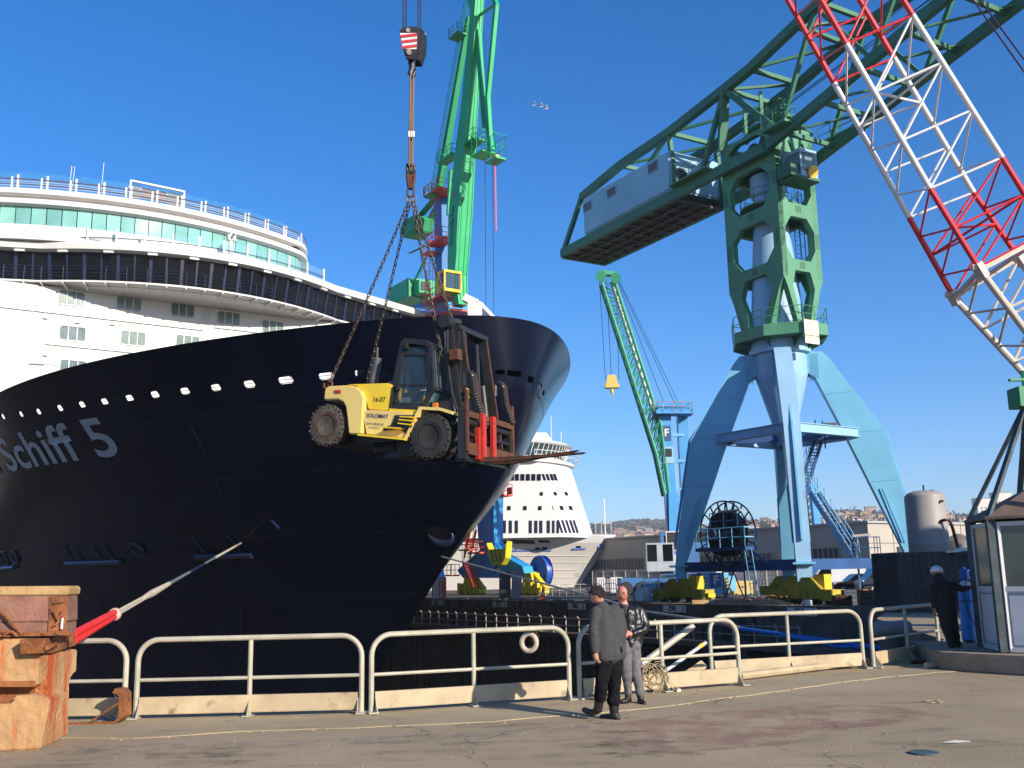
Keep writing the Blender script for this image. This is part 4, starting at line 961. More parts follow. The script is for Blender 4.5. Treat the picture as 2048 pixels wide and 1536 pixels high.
b.bar(gp - D * .9 + Z * 1.9, gp + D * .9 + Z * 1.9, .1); b.bar(gp - D * .9, gp + Z * 1.9, .06); b.bar(gp + D * .9, gp + Z * 1.9, .06); b.bar(gp + Z * 1.9 - D * .2, gp - D * .8 + Z * (zl_ + .3), .12); b.bar(gp + Z * 1.9 + D * .2, gp + D * 1.0 + Z * (zl_ + .3), .12)
b.build('cable_guide', DBLUE, hc)
# access stairs on the far right side
RR = CC + D * WW / 2 + NN * WW / 2
sa = at(1628, 985, 63); sb_ = at(1712, 1118, 62.); stair('access_stair', DBLUE, hc, sb_, sa, NN, w=.8, mr=LBLUE)
sc_ = at(1640, 870, 66); stair('upper_stair', DBLUE, hc, sa + V((-.5, 1, 0)), sc_, NN, w=.7)
railing('stair_landing', DBLUE, hc, [sb_ + V((0, -.4, 0)), sb_ + V((1.4, -.4, 0)), sb_ + V((1.4, .6, 0))], h=1.3, step=.5)
one('landing', DBLUE, hc, lambda b: (b.box(sb_ + V((.7, 0, -.1)), (1.6, 1.1, .12)), [b.bar(sb_ + V((x, 0, -.1)), V((sb_.x + x, sb_.y, .05)), .1) for x in (.1, 1.3)]))
p = at(1712, 1070, 61.8); one('pole_light', mat('grey_tube', (.3, .28, .25), .5), hc, lambda b: (b.tube(at(1714, 1118, 61.8), at(1714, 1071, 61.8), .05, 5), b.bar(at(1704, 1072, 61.8), at(1740, 1069, 61.8), .16, .14)))
p = at(1648, 860, 64); one('floodlight', DARKST, hc, lambda b: (b.box(p, (.5, .5, .5)), b.tube(p, p - Z * 1.2, .05, 5), b.box(p + V((.3, -.3, .25)), (.8, .3, .3))))
# ================================================================== RED AND WHITE LATTICE BOOM (crawler crane)
REDP = mat('signal_red', (.58, .022, .035), .4, var=.12, scale=.8, rust=.08); WHP = mat('boom_white', (.66, .65, .64), .4, var=.08, scale=1, dirt=(.2, '#9d978c', 2)); TANP = mat('boom_tan', (.50, .43, .36), .5, var=.12, scale=1, dirt=(.25, '#857a6a', 2))
DEP = {'A': 28.0, 'C': 28.0, 'B': 26.3, 'D': 26.3}
J1 = {'A': (1668, 166), 'B': (1693, 88), 'C': (1788, 116), 'D': (1825, 30)}
J2 = {'A': (1818, 435), 'B': (1860, 377), 'C': (1947, 385), 'D': (2004, 315)}
J3 = {'A': (1905, 590), 'B': (1957, 535), 'C': (2035, 512), 'D': (2095, 462)}
def rp(x, y, dep): return EYE + ray(x, y) * dep
def bc(k, s):                                                          # chord point; s = 0 at J1, 1 at J2, 1.6 at J3
    a, c, e = rp(*J1[k], DEP[k]), rp(*J2[k], DEP[k]), rp(*J3[k], DEP[k])
    if s <= 1: return a + (c - a) * s
    return c + (e - c) * ((s - 1) / .58)
boom = thing('lattice_boom_crane', 'red and white banded lattice boom of the crawler crane lifting the forklift', 'crane', (18.5, 27.5, 0))
bands = [(-6.2, -5, WHP), (-5, -4, REDP), (-4, -3, WHP), (-3, -2, REDP), (-2, -1, WHP), (-1, 0, REDP), (0, 1, WHP), (1, 1.58, REDP)]
for s0_, s1_, m in bands:
    b = MB()
    for k in 'ABCD': b.tube(bc(k, s0_), bc(k, s1_), .078, 10)
    sec = b.build('boom_section', m, boom, smooth=True)
    n = max(1, round((s1_ - s0_) * 3)); b = MB(); st = (s1_ - s0_) / n
    for i in range(n):
        u, v = s0_ + st * i, s0_ + st * (i + 1); h = (u + v) / 2
        for p, q in (('A', 'C'), ('B', 'D')):
            b.tube(bc(p, v), bc(q, v), .033, 6); b.tube(bc(p, v), bc(q, u), .036, 6)
        for p, q in (('A', 'B'), ('C', 'D')):
            b.tube(bc(p, h), bc(q, u), .03, 6); b.tube(bc(p, h), bc(q, v), .03, 6)
    if n > 1: h = s0_ + st; b.tube(bc('A', h), bc('D', h), .036, 6); b.tube(bc('B', h), bc('C', h), .036, 6)
    b.build('lacing', m, sec, smooth=True)
b = MB()
for k in 'ABCD': c = bc(k, 1.58); t = (bc(k, 1.58) - bc(k, 1.4)).normalized(); b.bar(c - t * .12, c + t * .3, .24, .2); b.tube(c - V((.18, 0, 0)), c + V((.18, 0, 0)), .09, 8)
b.build('pin_lug', TANP, boom)
# foot section tapering to the pivot
piv = [V((17.2, 26.6, 2.6)), V((18.6, 27.6, 2.6))]; f0 = {k: bc(k, 1.6) for k in 'ABCD'}; d_ = (bc('A', 1.58) - bc('A', 1.0)).normalized()
fe = {'A': piv[0] - V((.1, .3, -.0)), 'B': piv[0] + V((.1, -.2, .0)), 'C': piv[1], 'D': piv[1] + V((.2, -.1, 0))}
b = MB(); L = MB()
for k in 'ABCD': b.tube(f0[k], fe[k], .095, 10)
nf = 7
for i in range(nf):
    u, v = i / nf, (i + 1) / nf; h = (u + v) / 2; P = lambda k, s: f0[k].lerp(fe[k], s)
    for p, q in (('A', 'C'), ('B', 'D')): L.tube(P(p, v), P(q, v), .04, 6); L.tube(P(p, v), P(q, u), .042, 6)
    for p, q in (('A', 'B'), ('C', 'D')): L.tube(P(p, h), P(q, u), .036, 6); L.tube(P(p, h), P(q, v), .036, 6)
for p, q in (('A', 'C'), ('B', 'D'), ('A', 'B')): L.bar(f0[p], f0[q], .07, .12)
L.bar(f0['A'], f0['D'], .06, .1)
fs = b.build('boom_foot', TANP, boom, smooth=True); L.build('lacing', TANP, fs, smooth=True)
tip = sum((bc(k, -6.2) for k in 'ABCD'), V()) / 4; HKX = V((0, 0, 0)) + rp(823, 90, 21.9)
b = MB(); hd = V((HKX.x, HKX.y, tip.z))
b.bar(tip, hd + Z * .4, .9, 1.2); b.tube(hd + V((-.4, 0, .3)), hd + V((.4, 0, .3)), .5, 16); b.build('boom_head', DARKST, boom)
b = MB()
for q in (-.18, .16): b.tube(tip + V((q, 0, 0)), V((24 + q, 22, 6)), .02, 4)
pA, pB = at(1932, -20, 26), at(2060, 160, 26); b.tube(pA + (pA - pB) * 3, pB + (pB - pA) * 4, .03, 4); pA, pB = at(1945, -20, 26), at(2060, 135, 26); b.tube(pA + (pA - pB) * 3, pB + (pB - pA) * 4, .03, 4)
b.build('pendant_rope', mat('rope_violet', (.07, .04, .09), .6), boom)
wsP = V((40, 26, 0)); wk = thing('blocker', 'unseen tall workshop hall standing right of the picture', 'building', wsP); one('wall', mat('blocker_wall', (.3, .28, .25), .9), wk, lambda b: b.box(wsP + Z * 6.5, (15, 8, 13))); one('roof', mat('blocker_roof', (.2, .19, .18), .9), wk, lambda b: b.box(wsP + Z * 13.2, (15.6, 8.6, .4)))  # unseen block, added only to cast shade on the dark container
# carrier body (outside the frame, to the right)
KB = V((21.5, 26.5, 0)); fx = V((.93, -.3, 0)).normalized(); fy = V((-fx.y, fx.x, 0))
one('crawler_track', DARKST, boom, lambda b: b.prism([KB - fy * 2.9 + fx * x + Z * z for x, z in ((-3.4, .35), (-3, .02), (3, .02), (3.4, .35), (3.4, .8), (3, 1.15), (-3, 1.15), (-3.4, .8))], fy * .9), bevel=.05)
one('crawler_track', DARKST, boom, lambda b: b.prism([KB + fy * 2.0 + fx * x + Z * z for x, z in ((-3.4, .35), (-3, .02), (3, .02), (3.4, .35), (3.4, .8), (3, 1.15), (-3, 1.15), (-3.4, .8))], fy * .9), bevel=.05)
one('carrier', TANP, boom, lambda b: (b.box(KB + Z * .9, (3.6, 4.2, .8), (fx, fy, Z)), b.box(KB + fx * .8 + Z * 2.4, (6.5, 3.0, 1.8), (fx, fy, Z)), b.box(KB + fx * 4.6 + Z * 2.2, (1.4, 4.4, 2.0), (fx, fy, Z))), bevel=.08)
one('cab', WHP, boom, lambda b: b.box(KB - fx * 2.6 + fy * 1.9 + Z * 2.4, (1.8, 1.2, 1.9), (fx, fy, Z)), bevel=.1)
# ================================================================== GREEN, RED AND BLUE SLEWING CRANE BEHIND THE BOW
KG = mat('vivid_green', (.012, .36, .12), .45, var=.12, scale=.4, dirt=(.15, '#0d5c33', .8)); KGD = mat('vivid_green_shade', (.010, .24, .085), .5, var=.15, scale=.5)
KB_ = mat('deep_blue', (.008, .13, .36), .45, var=.12, scale=.5); KC = mat('cyan_blue', (.02, .30, .62), .45, var=.1, scale=.5); KR = mat('orange_red', (.62, .055, .02), .5, var=.12, scale=1)
q_ = hit(985, 1150, dock(0, 12.6), NN); ac = (q_ - E0).dot(D)
lc = thing('slewing_crane', 'slewing quay crane with bright green jib, red stairs and yellow cab behind the black bow', 'crane', dock(ac, 8))
def X2(x, y): return hit(x, y, dock(0, 12.2), NN)
out = [(926, 1156), (915, 1142), (917, 1138), (960, 1099), (957, 1090), (949, 955), (944, 930), (988, 930), (987, 1085), (995, 1104), (1045, 1133), (1051, 1156)]
b = MB(); b.prism([X2(*p) for p in out], NN * 1.15); b.build('portal_leg', KB_ if False else KC, lc)
b = MB(); fr = dock(ac, 3); 
o2 = [X2(*p) - NN * 10 for p in out]; b.prism(o2, NN * 1.15); b.build('portal_leg', KC, lc)
yc = dock(ac, 8).y
b = MB(); tl = X2(966, 945); b.box(V((tl.x, tl.y, tl.z)) - NN * 4.4, (2.6, 10.5, 2.0), (D, NN, Z)); b.build('portal_beam', KC, lc)
def C2(x, y, o=0.): return hit(x, y, dock(0, 8 + o), NN)
def vb(name, m, x0, y0, x1, y1, wd, wn, o=0., parent=None, w2=None, n2=None):
    p, q = C2(x0, y0, o), C2(x1, y1, o); w2 = w2 or wd; n2 = n2 or wn
    return one(name, m, parent or lc, lambda b: b.hexa([p - D * wd / 2 - NN * wn / 2, p + D * wd / 2 - NN * wn / 2, p + D * wd / 2 + NN * wn / 2, p - D * wd / 2 + NN * wn / 2, q - D * w2 / 2 - NN * n2 / 2, q + D * w2 / 2 - NN * n2 / 2, q + D * w2 / 2 + NN * n2 / 2, q - D * w2 / 2 + NN * n2 / 2]))
vb('slewing_column', KB_, 886, 760, 884, 392, 1.6, 1.0); vb('slewing_base', KC, 900, 760, 905, 606, 2.4, 2.6)
vb('portal_top', KC, 900, 945, 900, 740, 3.0, 3.0)
# jib: twin tapering box with a lit and a shaded side
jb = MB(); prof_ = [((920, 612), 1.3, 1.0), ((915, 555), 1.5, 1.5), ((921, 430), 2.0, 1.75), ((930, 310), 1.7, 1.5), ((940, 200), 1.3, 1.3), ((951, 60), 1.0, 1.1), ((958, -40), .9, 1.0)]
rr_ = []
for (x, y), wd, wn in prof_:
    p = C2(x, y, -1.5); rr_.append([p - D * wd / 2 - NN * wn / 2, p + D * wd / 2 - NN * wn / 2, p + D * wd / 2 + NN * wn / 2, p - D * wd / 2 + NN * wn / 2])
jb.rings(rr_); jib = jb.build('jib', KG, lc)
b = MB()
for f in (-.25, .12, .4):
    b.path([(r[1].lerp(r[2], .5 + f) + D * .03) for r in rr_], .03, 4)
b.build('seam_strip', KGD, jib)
pj = C2(919, 455, -1.5) - NN * .88 ; upv = (C2(915, 380, -1.5) - C2(908, 520, -1.5)).normalized()
lettering('lettering', 'Marseille Fos', .78, pj - NN * .04, upv, -D, mat('port_navy', (.02, .03, .12), .5), jib, extrude=.01)
pr = C2(922, 400, -1.5) - NN * .9
one('emblem', KR, jib, lambda b: [b.prism([pr + D * .1 * k + upv * .1, pr + D * (.1 * k + .22) + upv * (.9 - .25 * abs(k)), pr + D * (.1 * k + .12) + upv * .1], -NN * .02) for k in (-2, 0, 2)])
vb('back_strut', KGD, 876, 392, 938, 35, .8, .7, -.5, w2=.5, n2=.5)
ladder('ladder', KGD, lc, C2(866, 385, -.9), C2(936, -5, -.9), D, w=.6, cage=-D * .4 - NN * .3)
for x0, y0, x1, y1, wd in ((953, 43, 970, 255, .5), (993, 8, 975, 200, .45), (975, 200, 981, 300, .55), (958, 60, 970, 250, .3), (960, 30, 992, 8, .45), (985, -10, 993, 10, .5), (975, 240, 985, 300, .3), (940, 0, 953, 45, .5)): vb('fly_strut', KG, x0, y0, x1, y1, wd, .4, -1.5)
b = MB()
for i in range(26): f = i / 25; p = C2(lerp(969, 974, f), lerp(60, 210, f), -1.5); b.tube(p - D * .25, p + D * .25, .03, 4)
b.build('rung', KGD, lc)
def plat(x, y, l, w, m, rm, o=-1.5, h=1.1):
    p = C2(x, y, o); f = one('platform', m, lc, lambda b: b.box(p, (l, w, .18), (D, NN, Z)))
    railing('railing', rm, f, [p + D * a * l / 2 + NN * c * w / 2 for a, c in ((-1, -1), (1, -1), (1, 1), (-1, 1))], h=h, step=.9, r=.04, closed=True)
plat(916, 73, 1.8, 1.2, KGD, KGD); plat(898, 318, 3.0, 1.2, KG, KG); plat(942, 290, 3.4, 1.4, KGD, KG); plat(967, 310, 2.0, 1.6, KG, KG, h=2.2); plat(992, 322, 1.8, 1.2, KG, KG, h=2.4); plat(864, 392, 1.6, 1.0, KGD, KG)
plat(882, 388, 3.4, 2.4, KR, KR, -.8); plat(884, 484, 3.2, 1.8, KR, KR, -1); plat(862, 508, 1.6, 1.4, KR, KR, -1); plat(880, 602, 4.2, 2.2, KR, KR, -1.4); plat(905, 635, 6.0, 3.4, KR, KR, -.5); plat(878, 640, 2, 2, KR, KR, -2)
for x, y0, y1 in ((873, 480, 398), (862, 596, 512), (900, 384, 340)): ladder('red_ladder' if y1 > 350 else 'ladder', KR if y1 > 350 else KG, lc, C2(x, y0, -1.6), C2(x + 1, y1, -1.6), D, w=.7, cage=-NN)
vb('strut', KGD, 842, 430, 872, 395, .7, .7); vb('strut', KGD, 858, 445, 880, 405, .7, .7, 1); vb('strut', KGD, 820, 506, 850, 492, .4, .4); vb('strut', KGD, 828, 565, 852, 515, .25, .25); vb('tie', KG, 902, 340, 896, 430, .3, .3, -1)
cwp = C2(834, 456, 0)
cw = one('counterweight', KGD, lc, lambda b: b.prism([cwp + D * x + Z * z - NN * 1.2 for x, z in ((-2.0, .2), (-1.3, 1.0), (1.6, .9), (1.9, .3), (1.5, -.9), (-.9, -1.1), (-2.0, -.5))], NN * 2.4), bevel=.1)
one('hazard_stripe', YEL, cw, lambda b: [b.box(cwp - D * (1.9 - .0 * k) + NN * (-.9 + .45 * k) - Z * .25, (.5, .18, .8), (D, NN, Z)) for k in range(5)])
hp = C2(822, 588, 1.0); hs2 = one('machine_house', KG, lc, lambda b: (b.box(hp, (4.8, 3.4, 2.1), (D, NN, Z)), b.box(hp + D * 3.2 - Z * .1, (1.4, 2.0, 1.6), (D, NN, Z))), bevel=.06)
one('air_conditioner', WSH, hs2, lambda b: b.box(hp + D * 2.5 - NN * .6 + Z * .8, (.5, .9, .45), (D, NN, Z))); vb('house_bracket', KB_, 845, 612, 870, 612, 2.4, 1.8)
one('vent', DARKST, hs2, lambda b: b.box(hp + D * 3.95 - Z * .1 - NN * .2, (.1, 1.2, 1.0), (D, NN, Z)))
cq = C2(897, 566, -2.8); cabk = one('operator_cab', YEL, lc, lambda b: (b.box(cq - Z * .95, (1.7, 1.9, .3), (D, NN, Z)), b.box(cq + Z * .95, (1.8, 2.0, .25), (D, NN, Z)), [b.bar(cq + D * a * .8 + NN * c * .9 - Z * .9, cq + D * a * .85 + NN * c * .92 + Z * .9, .16) for a in (-1, 1) for c in (-1, 1)], b.box(cq - D * .78, (.1, 1.8, 1.9), (D, NN, Z)), b.box(cq - NN * .9 - D * .35, (.7, .1, 1.9), (D, NN, Z)), b.box(cq - NN * .92 - Z * .55, (1.6, .08, .35), (D, NN, Z))))
one('cab_glass', mat('cab_pane', (.05, .10, .12), .1, alpha=.75, spec=.6), cabk, lambda b: (b.box(cq + D * .8, (.04, 1.6, 1.5), (D, NN, Z)), b.box(cq - NN * .9 + D * .4, (.7, .04, 1.5), (D, NN, Z))))
one('cab_seat', DARKST, cabk, lambda b: (b.box(cq - Z * .5, (.5, .5, .3), (D, NN, Z)), b.box(cq - D * .25, (.12, .5, .8), (D, NN, Z))))
b = MB(); b.tube(C2(970, 318, -1.5), C2(972, 640, -1.5), .03, 4); b.tube(C2(985, 318, -1.5), C2(988, 660, -1.5), .03, 4); b.tube(C2(844, 560, 0), C2(838, 470, 0), .025, 4); b.build('hoist_rope', DARKST, lc)
one('drop_cable', mat('pink_cable', (.65, .10, .14), .5), lc, lambda b: b.tube(C2(990, 318, -1.5), C2(992, 462, -1.5), .075, 6)); one('cable_clamp', YEL, lc, lambda b: b.box(C2(990, 315, -1.5), (.8, .5, .3), (D, NN, Z)))
# lower stairs and fittings beside the visible leg
def L2(x, y, o=0.): return hit(x, y, dock(0, 11.4 + o), NN)
plat_ = []
for (x0, y0, x1, y1) in ((952, 1175, 930, 1122, ), (934, 1116, 947, 1060), (940, 1060, 960, 985), (985, 958, 998, 990)): stair('red_stair', KR, lc, L2(x0, y0), L2(x1, y1), NN, w=.7)
for x, y, l in ((902, 1151, 1.9), (936, 1100, 2.2), (1000, 993, 3.0), (952, 1106, 1.6)):
    p = L2(x, y); f = one('platform', KR, lc, lambda b: b.box(p, (l, 1.0, .16), (D, NN, Z))); railing('railing', KR, f, [p + D * a * l / 2 + NN * c * .5 for a, c in ((-1, -1), (1, -1), (1, 1), (-1, 1))], h=1.15, step=.7, r=.035, closed=True)
for x in (935, 1055):
    p = X2(x, 1170); pg = V((p.x, p.y, 0)) + NN * .5; b = MB(); s_ = 1 if x < 1000 else -1
    b.prism([pg + D * a + Z * z - NN * .5 for a, z in ((-2.2, .2), (2.2, .2), (2.2, .8), (.9, 1.2), (.6, 2.1), (-.6, 2.1), (-.9, 1.2), (-2.2, .8))], NN * 1.0); 
    for k in (-1.6, -.5, .6, 1.7): b.tube(pg + D * k + Z * .35 - NN * .55, pg + D * k + Z * .35 + NN * .55, .36, 12); b.box(pg + D * k + Z * .95 - NN * .55, (.5, .3, .5), (D, NN, Z))
    b.bar(pg + D * .4 + Z * 2.1, pg + D * 2.5 + Z * .6, .5, .3); b.build('bogie', mat('clean_yellow', (.72, .55, .02), .5, var=.15, scale=2, rust=.3), lc, bevel=.03)
hb_ = hit(993, 1108, dock(0, 11.0), NN); hbk = one('hook_block', mat('clean_yellow', (.72, .55, .02), .5), lc, lambda b: b.prism([hb_ + D * x + Z * z for x, z in ((-1.9, 1.2), (-1.4, .5), (1.4, .5), (1.9, 1.2), (1.6, -.4), (.8, -1.1), (-.8, -1.1), (-1.7, -.2))], NN * .7), bevel=.05)
one('hook_stripe', DARKST, hbk, lambda b: [b.prism([hb_ - NN * .02 + D * (x + .1) + Z * .4, hb_ - NN * .02 + D * (x + .28) + Z * .4, hb_ - NN * .02 + D * (x + .75) - Z * .8, hb_ - NN * .02 + D * (x + .55) - Z * .8], NN * .01) for x in (-1.2, -.5, .2)])
one('hook', DARKST, hbk, lambda b: [b.path([hb_ - Z * 1.1 + D * e * .1, hb_ - Z * 1.6 + D * e * .1, hb_ - Z * 1.8 + D * e * .35, hb_ - Z * 1.55 + D * e * .6], .09, 6) for e in (-1, 1)])
b = MB()
for x in (979, 996): b.tube(hit(x, 1086, dock(0, 11), NN), hit(x - 1, 940, dock(0, 11), NN), .04, 4)
b.build('hoist_rope', DARKST, lc)
sg_ = L2(1019, 982); one('warning_sign', KR, lc, lambda b: b.box(sg_, (.9, .05, .7), (D, NN, Z)))
# spool beside the leg
sp_ = hit(1081, 1144, dock(0, 14), NN); t = thing('cable_spool', 'blue rimmed cable spool beside the yellow wheel sets at the white bow', 'cable spool', V((sp_.x, sp_.y, 0)))
one('rim', mat('spool_blue', (.02, .08, .40), .4), t, lambda b: b.lathe(sp_ - NN * .3, [(1.1, 0), (1.55, 0), (1.6, .1), (1.6, .7), (1.1, .7)], 28, ax=NN), smooth=True); one('core', DARKST, t, lambda b: (b.lathe(sp_, [(.1, 0), (1.12, 0), (1.12, .3), (.1, .3)], 20, ax=NN), b.bar(sp_ - D * .8 - Z * 1.2, V((sp_.x, sp_.y, .0)) - D * 1.0, .2), b.bar(sp_ + D * .8 - Z * 1.2, V((sp_.x, sp_.y, .0)) + D * 1.0, .2)))
# ================================================================== MOBILE HARBOUR CRANE (blue tower, green lattice jib)
YM = 88.0
MBLU = mat('tower_blue', (.06, .28, .58), .45, var=.12, scale=.4); MBD = mat('tower_blue_dark', (.04, .14, .34), .5, var=.15, scale=.5); MGR = mat('jib_green', (.04, .29, .17), .5, var=.12, scale=.6)
gy = V((at(1345, 1170, YM).x, YM, 0))
mc = thing('mobile_harbour_crane', 'mobile crane with two post blue tower and slim green lattice jib leaning left', 'crane', gy)
def M(x, y, o=0.): return at(x, y, YM + o)
def col(x0, y0, x1, y1, wpx, dp, m, o=0, nm='tower_post'):
    h = wpx * YM / 2000 / 2; p, q = M(x0, y0, o), M(x1, y1, o); ex = V((h, 0, 0)); ey = V((0, dp, 0))
    one(nm, m, mc, lambda b: b.hexa([p - ex, p + ex, p + ex + ey, p - ex + ey, q - ex, q + ex, q + ex + ey, q - ex + ey]))
col(1348, 1080, 1330, 820, 22, 1.0, MBLU); col(1378, 1080, 1365, 820, 20, 1.0, MBLU, 1); col(1349, 1110, 1346, 985, 18, 1.4, MBLU, -.2)
for y in (870, 922, 978): one('tower_tie', MBLU, mc, lambda b: b.bar(M(1334 + (y - 820) * .07, y, .4), M(1368 + (y - 820) * .05, y, 1.2), .25))
for y0, y1 in ((985, 1040), (1010, 1060)): one('tower_brace', MBLU, mc, lambda b: b.bar(M(1352, y0, .3), M(1372, y1, .3), .35))
hd = one('tower_head', MBLU, mc, lambda b: (b.bar(M(1310, 826), M(1384, 826), 1.8, .35), b.tube(M(1320, 815), M(1378, 815), .35, 10), b.bar(M(1322, 822), M(1322, 806), .6), b.bar(M(1372, 822), M(1372, 806), .6)))
railing('head_railing', GALV, hd, [M(1308, 822, -1), M(1385, 822, -1), M(1385, 822, 1)], h=.85, step=.8, r=.035)
for x, y, tx in ((1333, 866, 'F'),):
    p = M(x, y, -.05); one('tower_plate', DBLUE, mc, lambda b: b.box(p, (.75, .06, 1.3))); lettering('lettering', tx, .9, p - V((0, .05, 0)), V((1, 0, 0)), Z, WSH, mc, offset=.03)
p = M(1337, 910, -.05); one('tower_plate', GBLUE, mc, lambda b: b.box(p, (.9, .06, 1.5))); one('tower_emblem', BLACK, mc, lambda b: b.box(p - V((0, .05, 0)) + Z * .2, (.6, .04, .7)))
# jib
jl = [M(1203, 562), M(1247, 700), M(1312, 905), M(1330, 990)]; jr = [M(1229, 560), M(1263, 665), M(1322, 850), M(1338, 985)]
b = MB(); wb = MB()
def jp(L_, f): return V((interp(f, (0, .32, .8, 1), [p.x for p in L_]), YM, interp(f, (0, .32, .8, 1), [p.z for p in L_])))
for o in (0, 1.4):
    for L_ in (jl, jr): b.path([p + V((0, o, 0)) for p in L_], .14, 6)
N_ = 22
for i in range(N_):
    u, v = i / N_, (i + 1) / N_
    for o in (0, 1.4): wb.tube(jp(jl, u) + V((0, o, 0)), jp(jr, v) + V((0, o, 0)), .05, 4); wb.tube(jp(jr, v) + V((0, o, 0)), jp(jl, v) + V((0, o, 0)), .05, 4)
    for L_ in (jl, jr): wb.tube(jp(L_, u), jp(L_, v) + V((0, 1.4, 0)), .05, 4)
jo = b.build('jib', MGR, mc); wb.build('lacing', MGR, jo)
one('catwalk', mat('pale_grey_steel', (.45, .47, .5), .5), jo, lambda b: b.path([p.lerp(q, .8) + V((0, .6, 0)) for p, q in zip(jl, jr)], .16, 4))
one('jib_head', MGR, jo, lambda b: (b.bar(M(1198, 546, .5), M(1232, 549, .5), .8, .35), b.tube(M(1202, 552, -.3), M(1202, 552, 1.5), .5, 14), b.tube(M(1231, 556, -.3), M(1231, 556, 1.5), .5, 14)))
hbp = M(1224, 766)
hk = one('hook_block', mat('hook_yellow', (.62, .42, .10), .5), mc, lambda b: (b.hexa([hbp + V((x * .62, y, z * .4)) for z in (-1,) for x, y in ((-1, 0), (1, 0), (1, .7), (-1, .7))] + [hbp + V((x * .35, y, .75)) for x, y in ((-1, 0), (1, 0), (1, .7), (-1, .7))]), b.bar(hbp + V((-.65, .3, -.2)), hbp + V((.65, .3, -.2)), .5, .25), b.tube(hbp + V((0, .3, -.3)), hbp + V((0, .3, -.8)), .16, 8), b.tube(hbp + V((0, .3, -.8)), hbp + V((.1, .3, -1.1)), .12, 8, .04)))
b = MB()
for x0, x1 in ((1199, 1211), (1213, 1223), (1232, 1238)): b.tube(M(x0, 560, .3), M(x1, 760, .3), .025, 4)
for x0, y0, x1, y1 in ((1234, 556, 1352, 812), (1236, 556, 1360, 812), (1234, 560, 1330, 812)): b.tube(M(x0, y0, .5), M(x1, y1, .5), .025, 4)
b.build('rope', DARKST, mc)
# carrier, cab and machinery of the mobile crane
one('carrier', MBD, mc, lambda b: (b.box(gy + V((0, 1, 1.1)), (9, 3.2, .8)), b.box(gy + V((.6, .6, 3.0)), (3.4, 3, 2.6)), b.box(gy + V((2, .6, 4.2)), (6, 2.6, .4))))
for k in range(-3, 4): one('wheel', DARKST, mc, lambda b: b.lathe(gy + V((k * 1.35, -.8, .6)), [(.2, 0), (.55, 0), (.6, .1), (.6, .4), (.2, .4)], 14, ax=(0, 1, 0)))
p = M(1343, 1098, -.8); one('machinery_box', MBD, mc, lambda b: b.box(p, (1.9, .8, 3.0)))
one('face_plate', BLACK, mc, lambda b: b.box(p + V((.1, -.44, .65)), (1.0, .05, 1.5)))
one('plate_frame', WSH, mc, lambda b: (b.box(p + V((.1, -.42, .65)), (1.2, .04, 1.7)), b.box(p + V((0, -.42, -.9)), (1.6, .04, .8))))
p = M(1314, 1112, -.6); cb2 = one('operator_cab', mat('cab_grey', (.33, .36, .40), .5), mc, lambda b: (b.box(p + V((.2, 0, -.1)), (2.4, 1.4, 2.4)), b.box(p + V((1.0, 0, 1.3)), (1.2, 1.0, .9)))); one('cab_window', GLASSD, cb2, lambda b: (b.box(p + V((-.5, -.72, .25)), (.8, .05, 1.4)), b.box(p + V((.85, -.72, .25)), (.8, .05, 1.4)), b.box(p + V((1.0, -.55, 1.35)), (.8, .15, .7))))
# second blue tower far behind
tw = at(1644, 1140, 120); t2 = thing('distant_crane', 'small pale blue crane mast with lattice jib far behind the access stairs', 'crane', V((tw.x, tw.y, 0)))
one('mast', MBLU, t2, lambda b: (b.bar(V((tw.x, 120, 0)), at(1625, 968, 120), 1.1, .8), b.tube(at(1616, 972, 120), at(1630, 972, 120), .35, 10)))
b = MB(); a0, a1, c0, c1 = at(1620, 1060, 121), at(1608, 935, 121), at(1632, 1060, 121), at(1614, 930, 121); b.tube(a0, a1, .08, 4); b.tube(c0, c1, .08, 4)
for i in range(9): b.tube(a0.lerp(a1, i / 9), c0.lerp(c1, (i + 1) / 9), .05, 4); b.tube(c0.lerp(c1, (i + 1) / 9), a0.lerp(a1, (i + 1) / 9), .05, 4)
b.build('jib', MGR, t2)
b = MB(); b.tube(at(1626, 968, 120), at(1612, 860, 121), .025, 4); b.tube(at(1630, 968, 120), at(1618, 880, 121), .025, 4); b.build('rope', DARKST, t2)
# ================================================================== HANGING FORKLIFT
YA = R(25); FXV = V((math.cos(YA), -math.sin(YA), 0)); LYV = V((math.sin(YA), math.cos(YA), 0))
FP0 = at(857, 872, 22.0); FG = V((FP0.x, FP0.y, 0))
def LC(f, o, z): return FG + FXV * f + LYV * o + Z * z
def FL(x, y, o=0.): return hit(x, y, FP0 + LYV * o, LYV)               # photo point on the plane o metres in from the near side
FAX = (FXV, LYV, Z)
FY1 = mat('forklift_yellow', (.80, .56, .03), .42, var=.08, scale=1.2, rust=.12, rustcol='#7a5a1c', dirt=(.2, '#8f7a30', 3)); FY2 = mat('forklift_cream', (.74, .55, .17), .5, var=.1, scale=1.2, rust=.18, rustcol='#6d4a22', dirt=(.22, '#8f8050', 3))
FBK = mat('forklift_black', (.018, .018, .019), .45, var=.3, scale=3, rust=.18, rustcol='#2e231c'); RUB = mat('tyre_rubber', (.022, .021, .020), .85, var=.4, scale=6, dirt=(.3, '#3a342b', 5)); RUBD = mat('dusty_tyre', (.075, .062, .048), .9, var=.3, scale=6, bump=.4, dirt=(.45, '#2c2620', 7))
RUS = mat('rusty_steel', (.085, .035, .018), .75, var=.4, scale=4, rust=.5, rustcol='#1c110b', bump=.3); RUSB = mat('bright_rust', (.085, .032, .014), .8, var=.35, scale=4, rust=.4, rustcol='#2a140b', bump=.3)
FRED = mat('fork_red', (.40, .028, .016), .5, var=.2, scale=3, rust=.45, rustcol='#5a2212')
FW = 2.35
